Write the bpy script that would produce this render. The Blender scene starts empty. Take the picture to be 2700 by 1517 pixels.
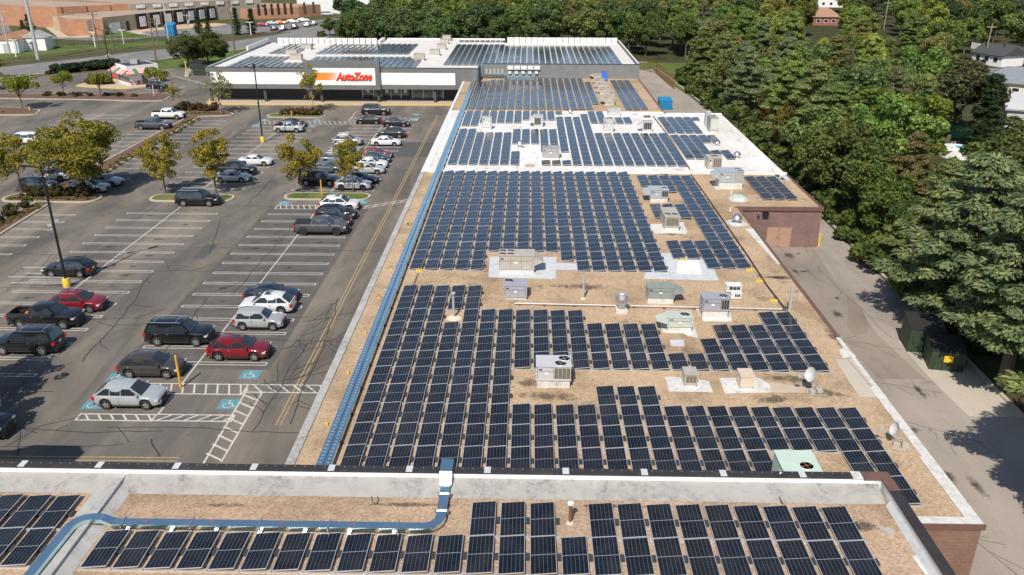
import bpy, math, random
from mathutils import Vector, Matrix
R = math.radians
S = bpy.context.scene
COL = S.collection
# ------------------------------------------------------------------ camera
FPX, PITCH, YAW, ROLL, CAMH = 2202.37, R(22.813), R(1.0892), R(0.13645), 30.3
def ray(px, py):
    u0 = (px-1350)/FPX; v0 = (py-758.5)/FPX
    cr, sr = math.cos(ROLL), math.sin(ROLL)
    u = cr*u0+sr*v0; v = -sr*u0+cr*v0
    y = math.cos(PITCH)+math.sin(PITCH)*(-v); z = -math.sin(PITCH)+math.cos(PITCH)*(-v)
    c, s = math.cos(YAW), math.sin(YAW)
    return Vector((c*u-s*y, s*u+c*y, z))
def G(px, py, z=0.0):              # survey a point of the photo lying at height z
    d = ray(px, py); t = (CAMH-z)/-d.z
    return Vector((d.x*t, d.y*t, z))
def HZ(px, py, Y):                 # survey the height of a point at distance Y
    d = ray(px, py); t = Y/d.y
    return d.z*t+CAMH
def ZM(ox, oy, s):
    return lambda x, y, z=0.0: G(ox+x/s, oy+y/s, z)
z1 = ZM(0, 0, 3.617); z2 = ZM(500, 0, 3.617); z5 = ZM(0, 250, 3.617); z6 = ZM(600, 250, 4.135); z7 = ZM(0, 600, 2.7989); z8 = ZM(500, 480, 4.522)
cd = bpy.data.cameras.new("camera"); cam = bpy.data.objects.new("camera", cd); COL.objects.link(cam)
fw = ray(1350, 758.5); rt_ = (ray(1351, 758.5)-fw)*FPX; up_ = (ray(1350, 757.5)-fw)*FPX
cam.matrix_world = Matrix(((rt_.x, up_.x, -fw.x, 0), (rt_.y, up_.y, -fw.y, 0), (rt_.z, up_.z, -fw.z, CAMH), (0, 0, 0, 1)))
cd.sensor_width = 36; cd.lens = FPX/2700*36; cd.clip_end = 5000; cd.clip_start = 0.5
S.camera = cam
# ------------------------------------------------------------------ light
SUN_EL, SUN_AZ = R(48.5), R(195)      # azimuth clockwise from +Y, towards the sun
w = bpy.data.worlds.new("World"); S.world = w; w.use_nodes = True
nt = w.node_tree; nt.nodes.clear()
sky = nt.nodes.new("ShaderNodeTexSky"); sky.sky_type = 'NISHITA'; sky.sun_disc = False
sky.sun_elevation = SUN_EL; sky.sun_rotation = SUN_AZ; sky.air_density = 1.0; sky.dust_density = 0.6; sky.ozone_density = 1.0
bg = nt.nodes.new("ShaderNodeBackground"); bg.inputs[1].default_value = 0.105
wo = nt.nodes.new("ShaderNodeOutputWorld"); nt.links.new(sky.outputs[0], bg.inputs[0]); nt.links.new(bg.outputs[0], wo.inputs[0])
sd = bpy.data.lights.new("sun", 'SUN'); sd.energy = 4.4; sd.angle = R(0.53); sd.color = (1.0, 0.925, 0.81)
sun = bpy.data.objects.new("sun", sd); COL.objects.link(sun)
sdir = Vector((math.sin(SUN_AZ)*math.cos(SUN_EL), math.cos(SUN_AZ)*math.cos(SUN_EL), math.sin(SUN_EL)))
sun.rotation_euler = sdir.to_track_quat('Z', 'Y').to_euler()
S.view_settings.view_transform = 'Standard'; S.view_settings.look = 'None'; S.view_settings.exposure = 0.22; S.view_settings.gamma = 1.0
S.cycles.max_bounces = 6; S.cycles.transparent_max_bounces = 6
rnd = random.Random(7)
# ------------------------------------------------------------------ materials
MATS = {}
def nodes(name):
    m = bpy.data.materials.new(name); m.use_nodes = True; t = m.node_tree; t.nodes.clear()
    o = t.nodes.new("ShaderNodeOutputMaterial"); b = t.nodes.new("ShaderNodeBsdfPrincipled")
    t.links.new(b.outputs[0], o.inputs[0]); MATS[name] = m
    return m, t, b
def N(t, kind, **kw):
    n = t.nodes.new("ShaderNode"+kind)
    for k, v in kw.items(): setattr(n, k, v)
    return n
def L(t, a, b): t.links.new(a, b)
def ramp(t, fac, stops, interp='LINEAR'):
    r = N(t, "ValToRGB"); r.color_ramp.interpolation = interp
    e = r.color_ramp.elements
    while len(e) < len(stops): e.new(0.5)
    for i, (p, c) in enumerate(stops):
        e[i].position = p; e[i].color = (*c, 1) if len(c) == 3 else c
    L(t, fac, r.inputs[0]); return r.outputs[0]
def mix(t, fac, a, b, mode='MIX'):
    m = N(t, "Mix", data_type='RGBA', blend_type=mode)
    for v, s in ((fac, 0), (a, 6), (b, 7)):
        if hasattr(v, 'links'): L(t, v, m.inputs[s])
        elif s == 0: m.inputs[0].default_value = v
        else: m.inputs[s].default_value = (*v, 1)
    return m.outputs[2]
def coords(t, kind='Object'):
    return N(t, "TexCoord").outputs[kind]
def noise(t, vec, scale, detail=4, rough=.55, dist=0.0):
    n = N(t, "TexNoise"); n.inputs['Scale'].default_value = scale; n.inputs['Detail'].default_value = detail
    n.inputs['Roughness'].default_value = rough; n.inputs['Distortion'].default_value = dist
    L(t, vec, n.inputs['Vector']); return n.outputs[0]
def geo_pos(t): return N(t, "NewGeometry").outputs['Position']
def simple(name, col, rough=.7, metal=0.0, var=.12, scale=1.2, bump=0.0, spec=.5):
    """a plain surface with worn, uneven colour"""
    m, t, b = nodes(name); p = geo_pos(t)
    n = noise(t, p, scale, 6, .65)
    lo = tuple(c*(1-var) for c in col); hi = tuple(min(1, c*(1+var)) for c in col)
    L(t, ramp(t, n, [(.3, lo), (.7, hi)]), b.inputs['Base Color'])
    b.inputs['Roughness'].default_value = rough; b.inputs['Metallic'].default_value = metal
    b.inputs['Specular IOR Level'].default_value = spec
    if bump:
        bp = N(t, "Bump"); bp.inputs['Strength'].default_value = bump; bp.inputs['Distance'].default_value = .02
        L(t, noise(t, p, scale*12, 3), bp.inputs['Height']); L(t, bp.outputs[0], b.inputs['Normal'])
    return m
def gravel(name, lo, hi, stain=(.07, .055, .045), amt=.56):
    m, t, b = nodes(name); p = geo_pos(t)
    v = N(t, "TexVoronoi"); v.inputs['Scale'].default_value = 11; L(t, p, v.inputs['Vector'])
    peb = ramp(t, N(t, "SeparateColor").outputs[0], [(0, lo), (1, hi)])
    sep = [n for n in t.nodes if n.bl_idname == 'ShaderNodeSeparateColor'][0]; L(t, v.outputs['Color'], sep.inputs[0])
    fine = ramp(t, noise(t, p, 26, 3, .7), [(.32, tuple(c*.45 for c in lo)), (.48, lo), (.75, hi)])
    c = mix(t, .38, peb, fine)
    big = ramp(t, noise(t, p, .22, 5, .6), [(.32, (.66, .63, .60)), (.5, (.95, .94, .92)), (.68, (1.08, 1.06, 1.05))])
    c = mix(t, 1.0, c, big, 'MULTIPLY')
    st = ramp(t, noise(t, p, .34, 7, .68, .6), [(amt, (0, 0, 0)), (amt+.14, (1, 1, 1))])
    spk = ramp(t, noise(t, p, 9, 3, .8), [(.46, (0, 0, 0)), (.56, (1, 1, 1))])
    stf = mix(t, 1.0, st, spk, 'MULTIPLY')
    c = mix(t, stf, c, stain)
    L(t, c, b.inputs['Base Color']); b.inputs['Roughness'].default_value = .95; b.inputs['Specular IOR Level'].default_value = .15
    bp = N(t, "Bump"); bp.inputs['Strength'].default_value = .5; bp.inputs['Distance'].default_value = .03
    L(t, v.outputs['Distance'], bp.inputs['Height']); L(t, bp.outputs[0], b.inputs['Normal'])
    return m
gravel('gravel', (.37, .26, .165), (.64, .495, .345))
gravel('gravel_near', (.34, .235, .16), (.62, .47, .34), amt=.66)
def asphalt(name, lo, hi, pale, patch=.05, stainy=.5):
    m, t, b = nodes(name); p = geo_pos(t)
    c = ramp(t, noise(t, p, patch, 6, .6, .4), [(.36, lo), (.62, hi)])
    mp = N(t, "Mapping"); mp.inputs['Scale'].default_value = (.22, .05, 1); L(t, p, mp.inputs['Vector'])
    streak = ramp(t, noise(t, mp.outputs[0], 1.0, 6, .65, .5), [(.40, (0, 0, 0)), (.75, (1, 1, 1))])
    c = mix(t, streak, c, pale)
    d = ramp(t, noise(t, p, .35, 6, .7, 1.0), [(.6, (0, 0, 0)), (.78, (1, 1, 1))])
    f = N(t, "Math", operation='MULTIPLY'); f.inputs[1].default_value = stainy; L(t, d, f.inputs[0])
    c = mix(t, f.outputs[0], c, tuple(x*.35 for x in lo))
    g = ramp(t, noise(t, p, 30, 3, .8), [(.3, (.78, .78, .78)), (.7, (1.2, 1.2, 1.2))])
    c = mix(t, 1.0, c, g, 'MULTIPLY')
    L(t, c, b.inputs['Base Color']); b.inputs['Roughness'].default_value = .92; b.inputs['Specular IOR Level'].default_value = .2
    return m
def stainmat():
    m, t, b = nodes('gravel_stain'); p = geo_pos(t); o = [n for n in t.nodes if n.bl_idname == 'ShaderNodeOutputMaterial'][0]
    L(t, ramp(t, noise(t, p, 12, 3, .8), [(.4, (.045, .038, .03)), (.6, (.13, .10, .075))]), b.inputs['Base Color']); b.inputs['Roughness'].default_value = 1
    uv = N(t, "UVMap").outputs[0]; d = N(t, "Vector Math".replace(' ', ''), operation='DISTANCE') if False else N(t, "VectorMath", operation='DISTANCE'); L(t, uv, d.inputs[0]); d.inputs[1].default_value = (.5, .5, 0)
    mr = N(t, "MapRange"); mr.inputs[1].default_value = .5; mr.inputs[2].default_value = .05; mr.inputs[3].default_value = -.35; mr.inputs[4].default_value = .12; L(t, d.outputs['Value'], mr.inputs[0])
    nn = noise(t, p, .9, 8, .78, .5); ad = N(t, "Math", operation='ADD'); L(t, nn, ad.inputs[0]); L(t, mr.outputs[0], ad.inputs[1])
    f = N(t, "Math", operation='MULTIPLY'); L(t, ramp(t, ad.outputs[0], [(.45, (0, 0, 0)), (.62, (.85, .85, .85))]), f.inputs[0]); L(t, ramp(t, noise(t, p, 10, 3, .8), [(.40, (.25, .25, .25)), (.55, (1, 1, 1))]), f.inputs[1])
    tr = N(t, "BsdfTransparent"); ms = N(t, "MixShader"); L(t, f.outputs[0], ms.inputs[0]); L(t, tr.outputs[0], ms.inputs[1]); L(t, b.outputs[0], ms.inputs[2]); L(t, ms.outputs[0], o.inputs[0])
stainmat()
def oil():
    m, t, b = nodes('oil_stain'); p = geo_pos(t); o = [n for n in t.nodes if n.bl_idname == 'ShaderNodeOutputMaterial'][0]
    b.inputs['Base Color'].default_value = (.035, .032, .03, 1); b.inputs['Roughness'].default_value = .8
    uv = N(t, "UVMap").outputs[0]; d = N(t, "VectorMath", operation='DISTANCE'); L(t, uv, d.inputs[0]); d.inputs[1].default_value = (.5, .5, 0)
    mr = N(t, "MapRange"); mr.inputs[1].default_value = .5; mr.inputs[2].default_value = 0; mr.inputs[3].default_value = -.4; mr.inputs[4].default_value = .3; L(t, d.outputs['Value'], mr.inputs[0])
    ad = N(t, "Math", operation='ADD'); L(t, noise(t, p, 1.7, 6, .7, .6), ad.inputs[0]); L(t, mr.outputs[0], ad.inputs[1])
    tr = N(t, "BsdfTransparent"); ms = N(t, "MixShader"); L(t, ramp(t, ad.outputs[0], [(.48, (0, 0, 0)), (.78, (.62, .62, .62))]), ms.inputs[0]); L(t, tr.outputs[0], ms.inputs[1]); L(t, b.outputs[0], ms.inputs[2]); L(t, ms.outputs[0], o.inputs[0])
oil()
asphalt('asphalt', (.098, .091, .083), (.138, .127, .115), (.265, .225, .182), .07)
asphalt('asphalt_road', (.16, .16, .16), (.20, .198, .195), (.24, .23, .22), .04, .2)
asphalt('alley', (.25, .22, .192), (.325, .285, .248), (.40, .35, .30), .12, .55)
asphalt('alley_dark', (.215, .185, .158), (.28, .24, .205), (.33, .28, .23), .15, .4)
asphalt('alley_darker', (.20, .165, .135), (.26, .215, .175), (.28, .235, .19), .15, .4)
asphalt('pale_concrete', (.38, .34, .29), (.48, .43, .36), (.52, .46, .38), .2, .2)
def membrane():
    m, t, b = nodes('membrane'); p = geo_pos(t)
    c = ramp(t, noise(t, p, .15, 5), [(.3, (.66, .62, .58)), (.6, (.82, .80, .77))])
    mp = N(t, "Mapping"); mp.inputs['Scale'].default_value = (.7, .35, 1); L(t, p, mp.inputs['Vector'])
    st = ramp(t, noise(t, mp.outputs[0], 1.1, 8, .75, 1.2), [(.53, (0, 0, 0)), (.72, (1, 1, 1))])
    c = mix(t, st, c, (.30, .22, .17))
    L(t, c, b.inputs['Base Color']); b.inputs['Roughness'].default_value = .6
membrane()
def dirty(name, base, dirt, lo=.5, hi=.8, scale=.5, rough=.7, fine=4.0):
    m, t, b = nodes(name); p = geo_pos(t)
    a = ramp(t, noise(t, p, scale, 8, .75, .6), [(lo, (0, 0, 0)), (hi, (1, 1, 1))])
    f = ramp(t, noise(t, p, fine, 5, .8), [(.4, (0, 0, 0)), (.65, (1, 1, 1))])
    c = mix(t, mix(t, 1.0, a, f, 'MULTIPLY'), base, dirt)
    c = mix(t, 1.0, c, ramp(t, noise(t, p, scale*3, 4), [(.3, (.88, .88, .88)), (.7, (1.06, 1.06, 1.06))]), 'MULTIPLY')
    L(t, c, b.inputs['Base Color']); b.inputs['Roughness'].default_value = rough
    return m
dirty('parapet_white', (.74, .74, .73), (.22, .22, .21), .50, .75, .45)
dirty('parapet_grey', (.44, .43, .41), (.10, .095, .085), .44, .68, .55)
dirty('flashing_grey', (.36, .345, .325), (.07, .065, .06), .46, .66, .5)
dirty('pad_grey', (.55, .57, .59), (.25, .25, .25), .5, .8, .8)
dirty('pad_white', (.66, .65, .62), (.28, .25, .21), .44, .66, 1.1)
dirty('grey_wall', (.185, .19, .195), (.25, .25, .25), .4, .8, .3)
dirty('charcoal_wall', (.055, .057, .062), (.09, .09, .09), .4, .8, .3)
dirty('fascia_grey', (.145, .145, .148), (.19, .19, .19), .4, .8, .3)
dirty('az_white', (.80, .80, .80), (.7, .7, .7), .4, .9, .3)
dirty('roof_pale', (.70, .675, .64), (.52, .48, .43), .4, .8, .2)
dirty('kerb', (.46, .41, .34), (.25, .22, .18), .45, .8, .6)
dirty('kerb_yellow', (.62, .42, .10), (.42, .36, .28), .45, .8, .6)
dirty('walk', (.52, .42, .31), (.38, .32, .26), .45, .8, .4)
dirty('white_line', (.56, .54, .50), (.17, .15, .135), .44, .74, .9, .8, 6)
dirty('yellow_line', (.38, .28, .13), (.14, .12, .1), .42, .68, .9, .8, 7)
dirty('blue_paint', (.10, .29, .37), (.15, .17, .17), .42, .68, 1.2, .8, 6)
dirty('dark_metal', (.035, .031, .030), (.12, .11, .10), .5, .8, .7, .5)
dirty('brown_cap', (.17, .09, .07), (.08, .055, .045), .4, .8, 1.0, .6)
dirty('tan_wall', (.42, .34, .235), (.33, .28, .21), .4, .8, .12)
dirty('grey_tan_wall', (.30, .265, .21), (.22, .20, .17), .4, .8, .12)
dirty('roof_gravel_far', (.40, .31, .24), (.30, .24, .19), .4, .8, .06)
def brick(name, c1, c2, mortar, sc=1.0, axis='XZ'):
    m, t, b = nodes(name); p = geo_pos(t)
    sp = N(t, "SeparateXYZ"); L(t, p, sp.inputs[0]); ad = N(t, "Math", operation='ADD'); L(t, sp.outputs[0], ad.inputs[0]); L(t, sp.outputs[1], ad.inputs[1])
    cb = N(t, "CombineXYZ"); L(t, ad.outputs[0], cb.inputs[0]); L(t, sp.outputs[2], cb.inputs[1])
    k = N(t, "TexBrick"); L(t, cb.outputs[0], k.inputs['Vector']); k.inputs['Scale'].default_value = sc
    k.inputs['Color1'].default_value = (*c1, 1); k.inputs['Color2'].default_value = (*c2, 1); k.inputs['Mortar'].default_value = (*mortar, 1)
    k.inputs['Mortar Size'].default_value = .012; k.inputs['Brick Width'].default_value = .4; k.inputs['Row Height'].default_value = .2
    c = mix(t, 1.0, k.outputs[0], ramp(t, noise(t, p, .5, 6, .7), [(.3, (.8, .8, .8)), (.7, (1.12, 1.1, 1.1))]), 'MULTIPLY')
    L(t, c, b.inputs['Base Color']); b.inputs['Roughness'].default_value = .9
brick('brick_brown', (.205, .115, .085), (.235, .135, .10), (.27, .17, .13))
brick('brick_purple', (.205, .130, .115), (.225, .145, .13), (.19, .125, .11))
brick('brick_orange', (.40, .19, .105), (.46, .225, .13), (.42, .27, .18))
brick('brick_house', (.25, .09, .06), (.3, .11, .08), (.4, .25, .2))
simple('white_paint', (.78, .78, .77), .6, var=.05)
simple('cream_paint', (.70, .62, .45), .6, var=.06)
simple('hvac_grey', (.40, .39, .38), .45, .15, .10, 2.0)
simple('hvac_light', (.56, .56, .56), .42, .1, .07, 2.0)
simple('hvac_tan', (.44, .40, .35), .5, .05, .10, 2.0)
simple('hvac_blue', (.42, .46, .48), .42, .15, .08, 2.0)
simple('hvac_green', (.27, .31, .28), .5, .1, .08, 2.0)
simple('hvac_mint', (.55, .68, .58), .45, .1, .06, 1.0)
simple('hvac_pale', (.52, .56, .50), .45, .1, .08, 2.0)
simple('hvac_white', (.72, .73, .73), .4, .0, .05, 2.0)
simple('hvac_violet', (.38, .38, .43), .42, .15, .08, 2.0)
simple('beige_metal', (.64, .53, .41), .5, .05, .06, 2.0)
simple('coil_dark', (.06, .055, .05), .6, .3, .3, 30)
simple('coil_brown', (.20, .17, .13), .6, .3, .25, 30)
simple('fan_black', (.02, .02, .02), .5, .2, .2, 8)
simple('rust', (.20, .09, .05), .8, .2, .3, 6)
simple('steel', (.55, .56, .57), .35, .85, .12, 2)
simple('rail_alu', (.72, .72, .72), .4, .6, .05, 2)
simple('tray_dark', (.045, .044, .042), .7, 0, .2, 5)
simple('bark', (.13, .10, .075), .95, 0, .35, 5, .6)
simple('bark_pale', (.30, .26, .21), .95, 0, .3, 5, .6)
simple('mulch', (.13, .075, .05), 1, 0, .35, 3, .5)
simple('black_paint', (.018, .018, .02), .4, .2, .1, 2)
simple('orange_post', (.72, .36, .04), .5, 0, .1, 3)
simple('yellow_post', (.68, .47, .06), .5, 0, .1, 3)
simple('blue_bin', (.02, .20, .42), .5, 0, .15, 2)
simple('blue_tarp', (.02, .12, .55), .5, 0, .15, 2)
simple('dumpster_green', (.035, .06, .035), .6, .1, .3, 2)
simple('sign_yellow', (.8, .5, .03), .5)
simple('concrete', (.42, .40, .36), .9, 0, .15, 2)
simple('tar', (.035, .033, .032), .8, 0, .2, 2)
simple('patch_dark', (.085, .083, .080), .9, 0, .1, 2)
simple('sealed_patch', (.104, .095, .086), .9, 0, .25, .5)
simple('wood_pole', (.17, .115, .08), .9, 0, .2, 3)
simple('galv', (.50, .51, .52), .5, .4, .08, 2)
simple('red_paint', (.60, .04, .035), .5)
simple('green_paint', (.04, .25, .10), .6)
simple('lime_paint', (.25, .55, .06), .6)
simple('door_brown', (.40, .25, .18), .6, 0, .08, 2)
simple('glass_dark', (.02, .025, .03), .08, .0, .1, 2, spec=.8)
simple('glass_store', (.10, .12, .13), .15, .0, .5, 1.5, spec=.8)
simple('roof_shingle_brown', (.33, .20, .13), .9, 0, .15, 2)
simple('roof_shingle_grey', (.20, .215, .245), .9, 0, .12, 2)
simple('roof_shingle_dark', (.06, .065, .065), .9, 0, .15, 2)
simple('siding_cream', (.72, .62, .42), .8, 0, .05, 1)
simple('siding_grey', (.42, .43, .44), .8, 0, .05, 1)
simple('pool_blue', (.12, .42, .55), .1)
simple('rubber', (.02, .02, .021), .8, 0, .2, 8)
simple('rim', (.50, .50, .51), .3, .7, .1, 4)
simple('rim_dark', (.06, .06, .065), .35, .6, .1, 4)
simple('plastic_black', (.025, .025, .026), .6)
simple('car_glass', (.025, .034, .042), .05, 0, .2, 1, spec=1.0)
simple('lamp_clear', (.65, .66, .68), .15, .2)
simple('lamp_red', (.45, .02, .02), .2)
simple('lamp_amber', (.7, .25, .03), .2)
simple('chrome', (.7, .7, .7), .15, .9)
simple('sign_red', (.78, .07, .03), .5)
simple('sign_orange', (.88, .25, .02), .5)
simple('sand', (.55, .38, .24), .95, 0, .15, .4)
def duct():
    m, t, b = nodes('duct'); p = geo_pos(t)
    L(t, ramp(t, noise(t, p, .8, 4), [(.3, (.60, .80, .84)), (.7, (.74, .92, .94))]), b.inputs['Base Color'])
    b.inputs['Metallic'].default_value = .97; b.inputs['Roughness'].default_value = .22
duct()
def grass():
    for nm, a, bb, cc in (('grass', (.055, .085, .022), (.13, .16, .045), (.22, .19, .09)), ('lawn', (.06, .10, .025), (.11, .15, .04), (.15, .17, .06)), ('forest_floor', (.035, .032, .02), (.06, .065, .028), (.09, .075, .045)),
                          ('dry_grass', (.16, .13, .06), (.27, .23, .12), (.36, .31, .19)), ('ground', (.05, .06, .028), (.085, .10, .04), (.12, .11, .07))):
        m, t, b = nodes(nm); p = geo_pos(t)
        c = ramp(t, noise(t, p, .3, 7, .7, .4), [(.35, a), (.5, bb), (.7, cc)])
        c = mix(t, 1.0, c, ramp(t, noise(t, p, 7, 4, .8), [(.3, (.6, .6, .6)), (.7, (1.3, 1.3, 1.3))]), 'MULTIPLY')
        L(t, c, b.inputs['Base Color']); b.inputs['Roughness'].default_value = 1; b.inputs['Specular IOR Level'].default_value = .1
grass()
def solar(nm='solar_glass', dark=False):
    m, t, b = nodes(nm)
    uv = N(t, "UVMap").outputs[0]; sp = N(t, "SeparateXYZ"); L(t, uv, sp.inputs[0])
    def line(src, n, wd):
        a = N(t, "Math", operation='MULTIPLY'); a.inputs[1].default_value = n; L(t, src, a.inputs[0])
        f = N(t, "Math", operation='FRACT'); L(t, a.outputs[0], f.inputs[0])
        s_ = N(t, "Math", operation='SUBTRACT'); s_.inputs[1].default_value = .5; L(t, f.outputs[0], s_.inputs[0])
        ab = N(t, "Math", operation='ABSOLUTE'); L(t, s_.outputs[0], ab.inputs[0])
        g = N(t, "Math", operation='GREATER_THAN'); g.inputs[1].default_value = .5-wd; L(t, ab.outputs[0], g.inputs[0])
        return g.outputs[0]
    v6 = line(sp.outputs[0], 6, .028); h24 = line(sp.outputs[1], 24, .035)
    d = N(t, "Math", operation='SUBTRACT'); d.inputs[1].default_value = .5; L(t, sp.outputs[1], d.inputs[0])
    ab = N(t, "Math", operation='ABSOLUTE'); L(t, d.outputs[0], ab.inputs[0])
    mid = N(t, "Math", operation='LESS_THAN'); mid.inputs[1].default_value = .006; L(t, ab.outputs[0], mid.inputs[0])
    oi = N(t, "ObjectInfo").outputs['Random']
    pz = N(t, "NewGeometry").outputs['Position']
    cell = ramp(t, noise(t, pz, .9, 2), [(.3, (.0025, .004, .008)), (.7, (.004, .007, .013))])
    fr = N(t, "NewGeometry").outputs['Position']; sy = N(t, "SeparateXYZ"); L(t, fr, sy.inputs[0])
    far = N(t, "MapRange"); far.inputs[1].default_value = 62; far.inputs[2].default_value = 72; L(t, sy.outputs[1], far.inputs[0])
    cell = mix(t, far.outputs[0], cell, (.006, .016, .034))      # blue sky reflection of the farther panels, painted into the cell colour
    if dark: cell = mix(t, 1.0, (.010, .008, .007), (1, 1, 1), 'MULTIPLY')  # near-black variant: dark reflection of the trees painted into the cells
    hv = N(t, "MapRange"); hv.inputs[3].default_value = .7; hv.inputs[4].default_value = 1.6; L(t, oi, hv.inputs[0]); cell = mix(t, 1.0, cell, hv.outputs[0], 'MULTIPLY')
    dust = ramp(t, noise(t, pz, .35, 7, .75, .8), [(.42, (0, 0, 0)), (.75, (.075, .075, .075))]); cell = mix(t, dust, cell, (.34, .30, .25))
    c = mix(t, h24, cell, (.06, .066, .08)); c = mix(t, v6, c, (.15, .16, .18)); c = mix(t, mid.outputs[0], c, (.32, .335, .35))
    L(t, c, b.inputs['Base Color']); b.inputs['IOR'].default_value = 1.42 if not dark else 1.25
    L(t, ramp(t, noise(t, pz, .5, 6, .7), [(.35, (.08, .08, .08)), (.7, (.24, .24, .24))]), b.inputs['Roughness'])
solar(); solar('solar_glass_dark_reflection', True)
def foliage():
    m, t, b = nodes('foliage'); oi = N(t, "ObjectInfo"); p = geo_pos(t)
    isl = N(t, "NewGeometry").outputs['Random Per Island']
    c = mix(t, 1.0, oi.outputs['Color'], ramp(t, isl, [(0, (.5, .55, .5)), (.55, (1, 1, 1)), (1, (1.75, 1.55, 1.25))]), 'MULTIPLY')
    c = mix(t, 1.0, c, ramp(t, noise(t, p, .55, 3), [(.35, (.72, .8, .75)), (.65, (1.25, 1.15, 1.0))]), 'MULTIPLY')
    L(t, c, b.inputs['Base Color']); b.inputs['Roughness'].default_value = .65; b.inputs['Specular IOR Level'].default_value = .25
    tr = N(t, "BsdfTranslucent"); L(t, c, tr.inputs[0]); ms = N(t, "MixShader"); ms.inputs[0].default_value = .42
    L(t, b.outputs[0], ms.inputs[1]); L(t, tr.outputs[0], ms.inputs[2])
    L(t, ms.outputs[0], [n for n in t.nodes if n.bl_idname == 'ShaderNodeOutputMaterial'][0].inputs[0])
foliage()
def paint():
    m, t, b = nodes('car_paint'); oi = N(t, "ObjectInfo"); p = geo_pos(t)
    c = mix(t, 1.0, oi.outputs['Color'], ramp(t, noise(t, p, 2.5, 4), [(.3, (.92, .92, .92)), (.7, (1.04, 1.04, 1.04))]), 'MULTIPLY')
    L(t, c, b.inputs['Base Color']); b.inputs['Roughness'].default_value = .3; b.inputs['Metallic'].default_value = .15
    b.inputs['Coat Weight'].default_value = .8; b.inputs['Coat Roughness'].default_value = .06
paint()
def stripes():
    m, t, b = nodes('awning'); uv = N(t, "UVMap").outputs[0]; sp = N(t, "SeparateXYZ"); L(t, uv, sp.inputs[0])
    a = N(t, "Math", operation='MULTIPLY'); a.inputs[1].default_value = 7; L(t, sp.outputs[0], a.inputs[0])
    f = N(t, "Math", operation='FRACT'); L(t, a.outputs[0], f.inputs[0]); g = N(t, "Math", operation='GREATER_THAN'); g.inputs[1].default_value = .5; L(t, f.outputs[0], g.inputs[0])
    L(t, mix(t, g.outputs[0], (.72, .06, .05), (.78, .75, .72)), b.inputs['Base Color'])
stripes()
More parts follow.
